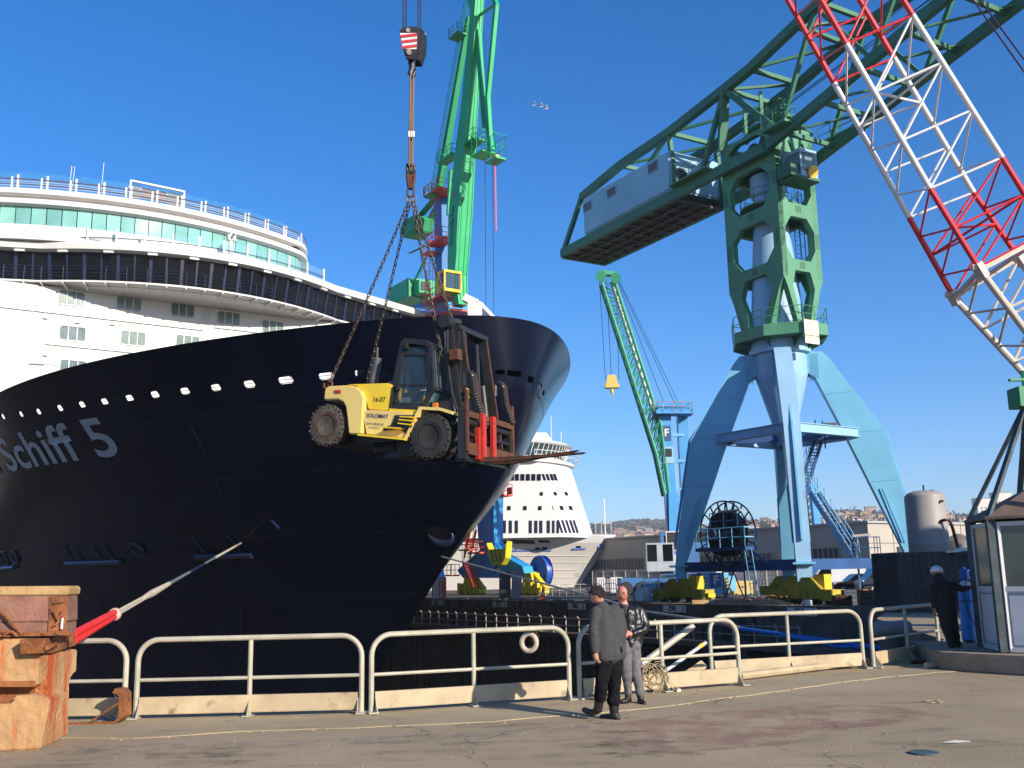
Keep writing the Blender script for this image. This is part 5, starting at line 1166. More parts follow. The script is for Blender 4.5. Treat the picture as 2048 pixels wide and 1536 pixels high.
fk = thing('forklift', 'yellow and black forklift truck hanging from four chains in front of the black ship', 'forklift', FL(860, 918, 1.1), -YA)
def pz(name, m, pts, o0, o1, parent=None, **k): return one(name, m, parent or fk, lambda b: b.prism([FL(x, y, o0) for x, y in pts], LYV * (o1 - o0)), **k)
cwgt = pz('counterweight', FY2, [(647, 800), (649, 778), (656, 772), (697, 770), (712, 773), (722, 782), (728, 796), (726, 822), (724, 869), (697, 868), (694, 838), (691, 814), (686, 804), (676, 799)], .02, FW - .1, bevel=.03)
pz('reflector', FRED, [(669, 780), (681, 780), (681, 786), (669, 786)], .0, .03, cwgt)
hood = pz('engine_hood', FY1, [(694, 768.5), (775, 766), (785, 770), (778, 823), (736, 819), (731, 797), (724, 781), (712, 772)], .12, FW - .2, bevel=.03)
pz('hood_line', FBK, [(785, 772), (787, 772), (780, 824), (778, 824)], .10, .16, hood)
frm = pz('side_frame', FY2, [(724, 822), (736, 820), (780, 822), (834, 826), (829, 842), (812, 872), (807, 876), (733, 868)], .06, .4, bevel=.01)
pz('side_step_panel', FY1, [(778, 817), (834, 820), (833, 829), (778, 826)], .08, .5, frm)
pz('side_frame', FY1, [(724, 822), (834, 826), (812, 872), (733, 868)], FW - .4, FW - .1)
for x0, y0, x1, y1, h in ((799, 832, 826, 833, 2.2), (797, 838, 824, 840, 2.2), (795, 845, 821, 848, 2.2), (766, 853, 800, 855, 2.4), (715, 867, 808, 876, 4)):
    pz('step', FY1, [(x0, y0), (x1, y1), (x1 - 2, y1 + h), (x0, y0 + h)], -.14, .1, frm)
pz('step_recess', FBK, [(790, 830), (831, 830), (812, 868), (800, 858), (766, 862), (768, 855), (782, 850)], .045, .058, frm)
pz('front_fender', FY2, [(807, 879), (812, 881), (843, 819), (880, 821), (905, 829), (905, 823), (880, 815), (838, 813)], .0, .72)
pz('front_fender', FY2, [(807, 879), (812, 881), (843, 819), (880, 821), (905, 829), (905, 823), (880, 815), (838, 813)], FW - .72, FW)
one('chassis', FBK, fk, lambda b: (b.box(LC(-1.2, FW / 2, 5.35), (3.6, 1.3, .6), FAX), b.box(LC(-2.6, FW / 2, 5.5), (.5, 1.6, .5), FAX), b.box(LC(0, FW / 2, 5.02), (.5, FW - 1.2, .5), FAX), b.box(LC(-1.2, FW / 2, 4.95), (.8, .9, .5), FAX), b.tube(LC(-1.9, .9, 4.95), LC(-1.3, .9, 4.95), .22, 12), b.box(LC(-.2, FW / 2, 5.6), (1.2, 1.6, .5), FAX)))
def wheel(name, c, r, w, rub, rimm, lugs, dish=.06):
    t_ = one(name, rub, fk, lambda b: (b.lathe(c, [(r * .56, .02), (r * .62, 0), (r * .9, .015), (r * .975, .06), (r * .975, w - .06), (r * .9, w - .015), (r * .62, w), (r * .56, w - .02)], 40, ax=LYV),
        [b.box(c + LYV * (w * (.25 if j % 2 else .75)) + (FXV * math.cos(a) + Z * math.sin(a)) * r * .978, (w * .52, r * .11, r * .035), (LYV, FXV * -math.sin(a) + Z * math.cos(a), FXV * math.cos(a) + Z * math.sin(a))) for j, a in enumerate([2 * PI * q / lugs for q in range(lugs)])],
        [b.box(c + LYV * .02 + (FXV * math.cos(a) + Z * math.sin(a)) * r * .9, (.035, r * .07, r * .12), (LYV, FXV * -math.sin(a) + Z * math.cos(a), FXV * math.cos(a) + Z * math.sin(a))) for a in [4 * PI * q / lugs for q in range(lugs // 2)]]), smooth=True)
    one('rim', rimm, t_, lambda b: (b.lathe(c, [(.02, dish + .02), (r * .18, dish - .02), (r * .2, dish + .04), (r * .34, dish + .06), (r * .44, dish + .05), (r * .5, .0), (r * .58, .0), (r * .58, w - .02), (.02, w - .02)], 28, ax=LYV), [b.tube(c + LYV * (dish + .02) + (FXV * math.cos(a) + Z * math.sin(a)) * r * .29, c + LYV * (dish + .08) + (FXV * math.cos(a) + Z * math.sin(a)) * r * .29, .02, 6) for a in [2 * PI * q / 8 for q in range(8)]]), smooth=True)
wheel('wheel', FL(652, 850, .05), .50, .32, RUBD, RUS, 28)
wheel('wheel', FL(652, 850, .05) + LYV * (FW - .5), .50, .32, RUBD, RUS, 28)
fw = FL(858, 872, 0.)
for o in (0, .36, FW - .66, FW - .30): wheel('wheel', fw + LYV * o, .53, .31, RUB, FBK, 26, dish=.14 if o == 0 else .05)
# driver's cab
def cabring(o): return [FL(x, y, .22) + LYV * o for x, y in ((781, 813), (803, 700), (808, 683), (852, 687), (861, 694), (866, 776), (846, 816))]
CBW = 1.45; r0, r1 = cabring(0), cabring(CBW)
cabf = one('cab_frame', FBK, fk, lambda b: ([b.bar(r[i], r[(i + 1) % 7], .09, .09, up=LYV) for r in (r0, r1) for i in range(7)], [b.bar(p, q, .09) for p, q in zip(r0, r1)], b.prism([r0[2], r0[3], r0[4], r0[4] + Z * .06, r0[3] + Z * .09, r0[2] + Z * .08], LYV * CBW), b.bar(FL(790, 770, .22), FL(866, 770, .22), .03, .03, up=LYV), b.bar(FL(800, 708, .22), FL(856, 708, .22), .05, .05, up=LYV), b.bar(FL(806, 690, .2), FL(790, 806, .2), .10, .05, up=LYV), b.bar(FL(859, 705, .2), FL(863, 785, .2), .10, .05, up=LYV), b.prism([FL(x, y, .2) for x, y in ((783, 812), (789, 780), (798, 805), (848, 806), (858, 782), (864, 778), (846, 816))], LYV * .06)))
CGL = mat('cab_window', (.03, .055, .07), .07, alpha=.55, spec=.7)
one('door_glass', CGL, cabf, lambda b: (b.poly([FL(x, y, .23) for x, y in ((790, 807), (807, 692), (854, 695), (860, 776), (845, 808))])))
one('far_glass', CGL, cabf, lambda b: (b.poly([p + LYV * -.02 for p in r1])))
one('windscreen', mat('windscreen_glass_cab', (.10, .22, .27), .06, alpha=.6, spec=.8), cabf, lambda b: (b.poly([r0[4] - FXV * .0, r1[4], r1[5], r0[5]]), b.poly([r0[5], r1[5], r1[6], r0[6]]), b.poly([r0[0], r0[1], r1[1], r1[0]])))
one('wiper', FBK, cabf, lambda b: (b.tube(r0[4].lerp(r1[4], .5) + FXV * .04, r0[5].lerp(r1[5], .3) + FXV * .06, .015, 5), b.tube(r0[4].lerp(r1[4], .7) + FXV * .04, r0[5].lerp(r1[5], .75) + FXV * .06, .02, 5), [b.tube(r0[4].lerp(r1[4], f) + FXV * .03, r0[5].lerp(r1[5], f) + FXV * .03, .018, 5) for f in (.1, .22, .34)]))
one('seat', mat('seat_vinyl', (.03, .03, .032), .6), cabf, lambda b: (b.box(FL(815, 795, .9), (.5, .5, .14), FAX), b.box(FL(806, 768, .9), (.12, .5, .6), FAX), b.tube(FL(846, 790, .9), FL(838, 760, .9), .03, 6)))
one('door_handle', GALV, cabf, lambda b: b.tube(FL(842, 781, .18), FL(852, 780, .18), .015, 5)); one('paper_notice', mat('notice', (.25, .28, .28), .6), cabf, lambda b: b.box(FL(812, 800, .24), (.25, .01, .12), FAX))
one('hinge', FBK, cabf, lambda b: (b.box(FL(813, 692, .16), (.07, .1, .14), FAX), b.box(FL(796, 776, .16), (.07, .1, .12), FAX), b.bar(FL(778, 764, .2), FL(791, 770, .2), .06)))
ex = one('exhaust', mat('exhaust_steel', (.10, .10, .10), .5, .3, var=.3, scale=4, rust=.4, rustcol='#6a3418'), fk, lambda b: (b.tube(FL(747, 768, .6), FL(755, 716, .6), .105, 14), b.tube(FL(754, 716, .6), FL(755, 695, .6), .03, 8)), smooth=True)
# mast, hoses, carriage, forks
ML = lambda f: lerp(.76, .40, f)
def mz(f): return lerp(4.46, 7.60, f)
for o in (.5, 1.95):
    one('mast_channel', FBK, fk, lambda b: (b.bar(LC(ML(0) - .14, o, mz(0)), LC(ML(1) - .14, o, mz(1)), .1, .22, up=FXV), b.bar(LC(ML(.02) + .06, o + (.12 if o < 1 else -.12), mz(.02)), LC(ML(.98) + .06, o + (.12 if o < 1 else -.12), mz(.98)), .09, .2, up=FXV)))
one('mast_edge', RUS, fk, lambda b: [b.bar(LC(ML(0) + .17, o, mz(.12)), LC(ML(1) + .17, o, mz(.96)), .05, .02, up=FXV) for o in (.64, 1.83)])
one('mast_crossmember', FBK, fk, lambda b: (b.bar(LC(ML(1), .5, mz(.985)), LC(ML(1), 1.95, mz(.985)), .3, .12), b.bar(LC(ML(.45) - .2, .5, mz(.5)), LC(ML(.45) - .2, 1.95, mz(.5)), .12, .3), b.box(LC(ML(.93), .72, mz(.86)), (.16, .42, .8), FAX), b.box(LC(ML(.8), .72, mz(.6)), (.14, .42, .9), FAX)))
one('lift_cylinder', FBK, fk, lambda b: (b.tube(LC(ML(0) - .02, .85, mz(.02)), LC(ML(.62), .85, mz(.6)), .075, 10), b.tube(LC(ML(0) - .02, 1.62, mz(.02)), LC(ML(.62), 1.62, mz(.6)), .075, 10), b.tube(LC(ML(.6), 1.55, mz(.0)), LC(ML(.9), 1.55, mz(.92)), .05, 8)))
def hose(o, f0):
    pts = [LC(ML(.05) + .26, o, 5.5), LC(ML(.4) + .22, o, 6.0), LC(ML(.5) + .2, o, 6.42), LC(ML(.5) + .12, o, 6.52), LC(ML(.5) + .0, o, 6.48), LC(ML(.45) - .02, o, 6.2)]
    one('hose_track', FBK, fk, lambda b: (b.path(pts, .055, 7), [b.box(p.lerp(q, j / 8), (.13, .13, .03), FAX) for p, q in zip(pts[:2], pts[1:3]) for j in range(8)]))
    one('hose', RUSB, fk, lambda b: b.path([p + FXV * .06 + LYV * .06 for p in pts[:5]], .022, 6))
hose(.62, 0); hose(2.22, 0)
one('side_hose', FBK, fk, lambda b: (b.path([LC(.2, .42, 7.55), LC(.25, .38, 6.9), LC(.35, .36, 6.2), LC(.5, .36, 5.5), LC(.55, .4, 5.1)], .028, 6), b.path([LC(.28, .40, 7.5), LC(.3, .36, 6.8), LC(.42, .34, 6.0), LC(.6, .36, 5.45)], .028, 6)))
one('head_sheave', FBK, fk, lambda b: (b.tube(LC(.28, .2, 7.66), LC(.28, .5, 7.66), .16, 14), b.bar(LC(.3, .3, 7.7), LC(.45, .7, 7.72), .1)))
one('work_lamp', RUSB, fk, lambda b: b.box(LC(.52, .34, 6.86), (.22, .22, .24), FAX)); one('tail_lamp', mat('amber', (.55, .16, .02), .3), fk, lambda b: (b.box(FL(871, 811, .3), (.1, .1, .12), FAX)))
one('tilt_cylinder', FBK, fk, lambda b: [b.tube(LC(-.5, o, 5.5), LC(.6, o, 5.75), .07, 8) for o in (.55, 1.8)])
one('decal', YEL, fk, lambda b: (b.box(LC(.72, .52, 6.05), (.01, .14, .10), FAX), b.box(LC(.72, .52, 5.92), (.01, .14, .08), FAX)))
CF = .96
car = one('carriage', RUSB, fk, lambda b: (b.bar(LC(CF, .04, 5.44), LC(CF, 2.34, 5.42), .07, .13), b.bar(LC(CF, .04, 4.68), LC(CF, 2.34, 4.66), .07, .26), b.box(LC(CF, .02, 5.3), (.05, .09, 1.36), FAX), b.box(LC(CF, 2.36, 5.3), (.05, .09, 1.28), FAX), b.bar(LC(CF, 1.17, 4.7), LC(CF, 1.17, 5.4), .06, .08)))
one('carriage_plate', FBK, car, lambda b: (b.box(LC(CF - .12, .06, 5.0), (.2, .14, 1.1), FAX), b.box(LC(CF - .12, 2.3, 5.0), (.2, .14, 1.1), FAX), b.tube(LC(CF - .08, .1, 5.28), LC(CF - .08, 2.3, 5.26), .075, 10), b.tube(LC(CF - .08, .1, 5.02), LC(CF - .08, 2.3, 5.0), .05, 10), b.box(LC(CF - .2, .7, 4.88), (.2, .5, .28), FAX), b.box(LC(CF - .25, 1.2, 4.5), (.3, 2.0, .16), FAX)))
for o, ft, zt_ in ((.62, 3.46, 4.45), (1.12, 3.12, 4.57)):
    f_ = one('fork', RUS, fk, lambda b: b.prism([LC(x, o - .08, z) for x, z in ((CF + .04, 4.42), (CF + .6, 4.40), (ft - .1, zt_ - .005), (ft, zt_ + .02), (CF + .6, 4.50), (CF + .12, 4.53))], LYV * .16))
    one('fork_shank', FRED, f_, lambda b: b.box(LC(CF + .09, o, 4.98), (.08, .17, 1.05), FAX))
one('red_guard', FRED, car, lambda b: b.box(LC(CF + .02, .48, 4.83), (.1, .08, .72), FAX))
NV = mat('decal_navy', (.02, .03, .14), .5); S_c = FXV
def decal(tx, x, y, size, o=.05, m=NV, dx=(0, 1.6), **k): lettering('lettering', tx, size, FL(x, y, o - .003), FL(x + 20, y + dx[1] * .6, o) - FL(x, y, o), Z, m, frm, extrude=.001, **k)
decal('SOLOMAT', 755, 832, .128, offset=.001, dx=(0, 2.2)); decal('04 91 98 42 42', 750, 848, .075, dx=(0, 2.2)); decal('www.solomat.fr', 748, 855, .045, dx=(0, 2.2))
decal('16.07', 758, 799, .16, o=.115, m=mat('stencil_black', (.03, .025, .01), .6))
# ================================================================== HOOK BLOCK, SLINGS, CHAINS
YR = 22.0
def H(x, y, o=0.): return at(x, y, YR + o)
hkb = thing('hook_block', 'black crane hook block with red and white stripes on four hoist ropes', 'hook block', H(823, 152))
w1_ = [H(800, 62, -.2), H(838, 60, -.25), H(846, 68, .2), H(810, 64, .25)]
one('cheek_plate', FBK, hkb, lambda b: (b.prism([H(x, y, -.22) for x, y in ((798, 60), (806, 54), (830, 52), (838, 56), (836, 96), (826, 118), (812, 118), (803, 92))], V((.04, .1, 0))), b.prism([H(x, y, -.05) for x, y in ((808, 60), (840, 54), (848, 62), (846, 95), (838, 120), (822, 120), (812, 95))], V((.05, .34, 0)))), bevel=.015)
one('white_stripe', mat('stripe_white', (.72, .70, .68), .5, rust=.2), hkb, lambda b: (b.prism([H(x, y, -.235) for x, y in ((800, 66), (834, 66), (833, 98), (806, 98))], V((.0, .015, 0)))))
one('red_stripe', mat('stripe_red', (.48, .03, .03), .5, rust=.2), hkb, lambda b: [b.prism([H(x, y, -.25) for x, y in ((800.5 + k * 1.2, 70 + 11 * k), (834, 66 + 11 * k), (834, 71.5 + 11 * k), (801.5 + k * 1.2, 75.5 + 11 * k))], V((0, .012, 0))) for k in range(3)])
one('side_panel', mat('panel_tan', (.45, .38, .28), .6, rust=.3), hkb, lambda b: b.prism([H(x, y, .36) for x, y in ((842, 64), (849, 66), (846, 100), (839, 120), (836, 118), (842, 96))], V((.03, .02, 0))))
one('pin', GALV, hkb, lambda b: (b.tube(H(816, 60, -.28), H(816, 60, -.2), .05, 12), b.tube(H(818, 104, -.28), H(818, 104, -.2), .06, 12)))
one('hook', FBK, hkb, lambda b: (b.tube(H(823, 112), H(824, 128), .09, 12), b.path([H(824, 126), H(825, 138), H(821, 147), H(823, 153), H(828, 150), H(830, 143)], [.085, .085, .075, .07, .05, .03], 10)), smooth=True)
b = MB()
for x in (806.5, 812, 836, 841): p = H(x, 60); b.tube(p, V((p.x, p.y, HKX.z * 0 + 37)), .018, 5)
b.build('hoist_rope', DARKST, hkb)
# straighten the top of the ropes at the boom head
sl_ = thing('wire_sling', 'brown four leg wire rope sling with rusty shackles hanging from the crane hook', 'sling', H(822, 395))
b = MB()
for x0, x1, o in ((820, 819, -.06), (826, 825, -.05), (822, 822, .06), (827, 826, .05)):
    b.path([H(x0 + 1, 150, o), H(x0 - .5, 200, o), H(x1, 262, o), H(x1 - 1, 332, o)], .022, 6)
b.build('wire_rope', mat('wire_brown', (.12, .07, .045), .6, .3, var=.3, scale=8), sl_, smooth=True)
for x in (818, 822.5, 827): one('ferrule', GALV, sl_, lambda b: b.tube(H(x, 263, -.06), H(x, 274, -.06), .03, 8), smooth=True)
for x in (817, 826): one('shackle', DARKST, sl_, lambda b: (b.path([H(x - 2, 328), H(x - 3, 340), H(x, 348), H(x + 3, 340), H(x + 2, 328)], .035, 8), b.tube(H(x - 5, 345), H(x + 5, 345), .045, 8)))
one('spreader_link', RUSB, sl_, lambda b: (b.path([H(815, 348), H(816, 362), H(818, 374)], .045, 8), b.path([H(829, 348), H(827, 362), H(825, 374)], .045, 8), b.bar(H(817, 374), H(826, 374), .12, .1), b.tube(H(821, 350), H(821, 374), .04, 8)))
one('master_ring', DARKST, sl_, lambda b: b.path([H(821.5 + 6.5 * math.cos(a), 385 + 10 * math.sin(a)) for a in [2 * PI * k / 16 for k in range(16)]], .028, 8, closed=True), smooth=True)
CHM = mat('chain_steel', (.10, .075, .055), .55, .5, var=.4, scale=10, rust=.5, rustcol='#4a2a16')
def chain(p, q, lab, hook=True):
    t = (q - p); n = int(t.length / .105); t.normalize(); a = t.orthogonal().normalized(); c = t.cross(a); b = MB()
    sag = .012 * (q - p).length
    for i in range(n):
        f = (i + .5) / n; m_ = p.lerp(q, f) - Z * sag * 4 * f * (1 - f); e = a if i % 2 else c
        b.path([m_ + t * (.047 + .022 * (1 if abs(u) < 2 else 1)) * math.cos(u) * 1.1 + e * .036 * math.sin(u) for u in [2 * PI * k / 8 for k in range(8)]], .0125, 5, closed=True)
    o = b.build('lifting_chain', CHM); return tag(o, lab, 'chain', 'lifting chains of the forklift')
rg = H(822, 396)
c1 = FL(657, 770, .15); c2 = FL(733, 764, 2.0); c3 = LC(.15, .45, 6.7); c4 = LC(.35, .5, 7.75)
for cc2, lab, dx in ((c1, 'chain ending in the hook at the rear corner of the counterweight', -.06), (c2, 'chain running down behind the exhaust pipe of the forklift', -.03), (c3, 'chain running down between the cab windscreen and the mast', .03), (c4, 'chain ending at the black sheave on top of the mast', .07)):
    chain(rg + V((dx, 0, -.1)), cc2, lab)
b = MB()
for dx in (-.06, .06): b.path([rg + V((dx + .05 * math.cos(a), 0, -.02 + .1 * math.sin(a))) for a in [2 * PI * k / 12 for k in range(12)]], .02, 6, closed=True)
b.build('coupling_link', CHM, sl_)
one('lifting_hook', RUSB, fk, lambda b: (b.path([c1 + V((.0, -.03, .12)), c1 + V((.09, -.03, .05)), c1 + V((.09, -.03, -.06)), c1 + V((0, -.03, -.1)), c1 + V((-.1, -.03, -.06)), c1 + V((-.1, -.03, .04))], .032, 8), b.tube(c1 + V((-.04, .0, -.05)), c1 + V((-.1, 0, -.2)), .03, 8)))
# ================================================================== FOREGROUND OBJECTS
# ---- concrete mooring block with timbers, left
CB = mat('stained_concrete', (.40, .235, .105), .9, var=.22, scale=1.3, rust=.72, rustcol='#a8480c', streak=True, bump=.6, bscale=9, dirt=(.25, '#6a5238', 3))
TIM1 = mat('pale_timber', (.38, .24, .10), .8, var=.25, scale=2, rust=.25, rustcol='#7a5226', bump=.5, bscale=12); TIM2 = mat('painted_timber', (.24, .11, .075), .85, var=.35, scale=3, dirt=(.5, '#6f7a5c', 2.2), rust=.3, bump=.4); RUST = mat('orange_rust', (.22, .075, .022), .85, var=.4, scale=4, rust=.45, rustcol='#2d140a', bump=.5)
G1 = gnd(80, 1500); uB = (gnd(139, 1470) - G1).normalized(); vB = (gnd(0, 1504) - G1).normalized(); nF = V((-vB.y, vB.x, 0)); nR = V((-uB.y, uB.x, 0))
def BF(x, y, o=0.): return hit(x, y, G1 + uB * o, nF)
def BR(x, y, o=0.): return hit(x, y, G1 + vB * o, nR)
mb = thing('mooring_block', 'rust streaked orange concrete mooring block with a dark slot', 'concrete block', G1)
def pebble(o, amt, sc):                                                # roughen cut concrete
    tx = bpy.data.textures.new('rough', 'CLOUDS'); tx.noise_scale = sc; tx.noise_depth = 4
    md = o.modifiers.new('s', 'SUBSURF'); md.subdivision_type = 'SIMPLE'; md.levels = 4
    md = o.modifiers.new('d', 'DISPLACE'); md.texture = tx; md.strength = amt; md.texture_coords = 'GLOBAL'
    realize(o)
o = one('lower_body', CB, mb, lambda b: b.prism([BF(x, y) for x, y in ((-120, 1507), (80, 1500), (99, 1398), (62, 1390), (27, 1392), (25, 1408), (-120, 1408))], uB * .72), bevel=.02); pebble(o, .03, .12)
o = one('side_body', CB, mb, lambda b: b.prism([BR(x, y, .02) for x, y in ((80, 1500), (136, 1469), (139, 1352), (152, 1344), (155, 1298), (88, 1310), (100, 1395))], vB * .30), bevel=.015); pebble(o, .025, .1)
o = one('upper_body', CB, mb, lambda b: b.prism([BF(x, y) for x, y in ((-120, 1373), (74, 1371), (82, 1276), (-120, 1276))], uB * .95), bevel=.015); pebble(o, .02, .1)
one('rusty_slot', RUST, mb, lambda b: (b.prism([BF(x, y, .03) for x, y in ((-120, 1362), (73, 1361), (73, 1373), (-120, 1373))], -uB * .05), b.prism([BF(x, y, .2) for x, y in ((-120, 1410), (60, 1410), (70, 1370), (-120, 1370))], uB * .4)))
one('bracket_plate', RUST, mb, lambda b: (b.prism([BR(x, y, -.01) for x, y in ((84, 1278), (150, 1268), (152, 1290), (104, 1306), (86, 1306))], vB * .25), b.bar(BF(-100, 1272, -.02), BF(140, 1266, -.02), .05, .05), b.tube(BR(94, 1296, -.05), BR(112, 1288, -.05), .03, 8), b.tube(BR(140, 1272, -.05), BR(140, 1290, -.05), .03, 8)))
one('stamped_letters', CB, mb, lambda b: None) if False else lettering('stamped_letters', 'PPI', .26, BF(14, 1318, -.006), -vB, Z, mat('stamp', (.56, .40, .24), .9), mb, extrude=.002, offset=-.012)
tp = thing('timber_fender', 'stack of weathered timbers, pale raw beam on top, lying on the concrete block', 'timber stack', BF(40, 1270))
one('top_beam', TIM1, tp, lambda b: b.prism([BF(x, y, -.02) for x, y in ((-120, 1174), (136, 1172), (138, 1179), (136, 1190), (-120, 1192))], uB * .5), bevel=.012)
one('upper_board', TIM2, tp, lambda b: b.prism([BF(x, y, .0) for x, y in ((-120, 1193), (134, 1191), (134, 1243), (-120, 1245))], uB * .45), bevel=.01); one('lower_board', TIM2, tp, lambda b: b.prism([BF(x, y, .015) for x, y in ((-120, 1246), (132, 1244), (130, 1270), (-120, 1272))], uB * .45), bevel=.01)
one('end_strap', RUST, tp, lambda b: (b.prism([BF(x, y, -.012) for x, y in ((98, 1193), (134, 1191), (130, 1269), (96, 1271))], -uB * -.008), b.path([BF(107, 1222, -.06), BF(114, 1232, -.08), BF(117, 1243, -.06), BF(107, 1252, -.06)], .012, 6), b.path([BF(126, 1220, -.06), BF(120, 1232, -.06), BF(113, 1250, -.06)], .011, 6), b.bar(BF(106, 1206, -.03), BF(128, 1203, -.03), .03, .02)))
one('steel_rod', RUST, tp, lambda b: (b.tube(BF(-4, 1217, -.08), BF(44, 1268, -.06), .018, 6), b.path([BF(8, 1272, -.08), BF(14, 1265, -.1), BF(24, 1263, -.1), BF(31, 1270, -.08)], .02, 6), b.tube(BF(-6, 1262, -.06), BF(12, 1266, -.06), .02, 6)))
one('marker_pen', WSH, tp, lambda b: b.tube(BF(123, 1258, -.05), BF(125, 1236, -.05), .016, 6)); one('marker_cap', FRED, tp, lambda b: b.tube(BF(125, 1236, -.05), BF(125.3, 1231, -.05), .014, 6))
# ---- mooring rope with red chafing sleeve
p0 = BR(146, 1276, .1); fh = hull_hit(484, 1084); pe = hpt(fh[0], fh[2], -1, .1)
def on_rope(px_):                                                      # point of the straight rope seen at photo column px_
    lo, hi = 0., 1.
    for _ in range(40):
        m_ = (lo + hi) / 2; P = p0.lerp(pe, m_) - EYE; x = 1024 + FPX * P.dot(_R) / P.dot(_F)
        if x < px_: lo = m_
        else: hi = m_
    return p0.lerp(pe, lo)
rope = thing('mooring_rope', 'taut mooring rope with a bright red chafing sleeve running from the block to the hull', 'mooring rope', p0)
RW = mat('white_rope', (.50, .44, .33), .8, var=.15, scale=6, bump=.4); RG = mat('grey_rope', (.11, .15, .17), .8); RRED = mat('red_sleeve', (.72, .025, .022), .6, var=.15, scale=5, bump=.6, bscale=14)
r1, r2, r3, r4 = on_rope(230), on_rope(285), on_rope(338), on_rope(395)
one('red_sleeve', RRED, rope, lambda b: (b.path([p0 + Z * .05, r1 + Z * .035], .055, 10), b.path([p0 - Z * .05, r1 - Z * .03], .055, 10)), smooth=True)
one('knot', mat('pale_knot', (.62, .40, .32), .8), rope, lambda b: (b.lathe(r1 - (pe - p0).normalized() * .12, [(.05, 0), (.10, .04), (.11, .12), (.07, .22), (.05, .26)], 12, ax=pe - p0)), smooth=True)
one('white_strand', RW, rope, lambda b: (b.path([r1 + Z * .025, r2 + Z * .02], .03, 8), b.path([r1 - Z * .025, r2 - Z * .02], .03, 8), b.path([r2, r2.lerp(r3, .3), r3], [.045, .075, .05], 10)), smooth=True)
one('grey_strand', RG, rope, lambda b: b.path([r3, r4, r4.lerp(pe, .3)], [.042, .036, .036], 8), smooth=True); one('far_strand', RW, rope, lambda b: b.path([r4.lerp(pe, .3), pe], .05, 8), smooth=True)
# ---- second mooring line from the stem to the dock head, blue near its end
qa = hull_hit(884, 1112); qs = hpt(qa[0], qa[2], -1, .05); qe = at(1800, 1302, 22.6)
rope2 = thing('mooring_rope', 'thin pale mooring line from the ship stem that turns bright blue behind the guard rail', 'mooring rope', qe)
mid = [at(1185, 1193, 35), at(1290, 1223, 31), at(1432, 1243, 27.6)]; m5 = [at(1480, 1257, 26.8), at(1725, 1291, 23.4)]
one('pale_strand', RW, rope2, lambda b: b.path([qs] + mid, .035, 6), smooth=True); one('pink_splice', mat('pink_splice', (.40, .22, .17), .8), rope2, lambda b: b.path([mid[2], m5[0]], .055, 8))
one('blue_strand', mat('blue_rope', (.012, .13, .42), .7, var=.3, scale=12, bump=.6), rope2, lambda b: (b.path([m5[0], at(1560, 1268, 25.5), m5[1], qe], .05, 8), b.path([at(1560, 1270, 25.3), at(1650, 1287, 24.3), at(1672, 1293, 24.0), at(1730, 1294, 23.3)], .035, 8), b.path([at(1580, 1272, 25.3), at(1680, 1288, 24.2), qe], .04, 8)), smooth=True)
bo = at(1790, 1300, 22.4); bo.z = .02; bl = thing('bollard', 'shaded grey double ended mooring bollard behind the last guard rail', 'bollard', bo)
one('drum', mat('bollard_grey', (.20, .20, .21), .6, var=.2, rust=.2), bl, lambda b: b.lathe(bo + V((-.42, 0, .62)), [(.06, 0), (.15, .03), (.18, .12), (.16, .42), (.18, .72), (.15, .81), (.06, .84)], 18, ax=(1, .1, 0)), smooth=True); one('pedestal', WALLM, bl, lambda b: b.box(bo + Z * .23, (.5, .4, .46)))
# ---- ring hanging from the rail, brace, rope tangle
rg_ = at(1058, 1285, 16.25); lr = thing('life_ring', 'small white ring tied to the guard rail with a rusty orange knot', 'ring', rg_)
one('ring', mat('ring_white', (.42, .36, .27), .6, var=.15, scale=8), lr, lambda b: b.path([rg_ + V((.115 * math.cos(a), .05 * math.sin(a) * 0 - .03 * math.cos(a), .13 * math.sin(a))) for a in [2 * PI * k / 24 for k in range(24)]], .04, 10, closed=True), smooth=True)
one('knot', RUSB, lr, lambda b: (b.path([rg_ + V((.05, .02, .0)), rg_ + V((.08, .0, .08)), rg_ + V((.12, -.02, .16))], [.03, .045, .02], 8), b.path([rg_ + V((.0, .02, -.08)), rg_ + V((.1, .0, -.02)), rg_ + V((.16, .1, .1))], .012, 5), b.tube(rg_ + V((.1, 0, .1)), rg_ + V((.11, -.05, .2)), .012, 6)))
br = thing('brace_pipe', 'slanting grey pipes and a plank leaning behind the guard rail at the rope tangle', 'pipe brace', gnd(1300, 1388))
P_ = lambda x, y, o=.55: at(x, y, interp(x, (1150, 1480), (16.4, 17.9)) + o)
one('large_pipe', RAILP, br, lambda b: b.tube(P_(1225, 1372), P_(1386, 1252), .055, 10), smooth=True); one('thin_pipe', mat('pale_pipe', (.45, .46, .46), .5), br, lambda b: b.tube(P_(1296, 1366, .4), P_(1412, 1285, .4), .032, 8), smooth=True)
one('yellow_end', YEL, br, lambda b: b.tube(P_(1398, 1294, .4), P_(1406, 1289, .4), .037, 8)); one('plank', TOEP, br, lambda b: b.prism([P_(1342, 1362, .6), P_(1400, 1322, .6), P_(1412, 1334, .6), P_(1392, 1362, .6)], V((.05, .12, 0))))
one('sill_pipe', TOEP, br, lambda b: b.tube(gnd(1480, 1352, .1), gnd(1735, 1322, .1), .07, 8))
rt = random.Random(11); b = MB(); 
tc_ = lambda x, y, o=-.1: at(x, y, interp(x, (1150, 1480), (16.4, 17.9)) + o)
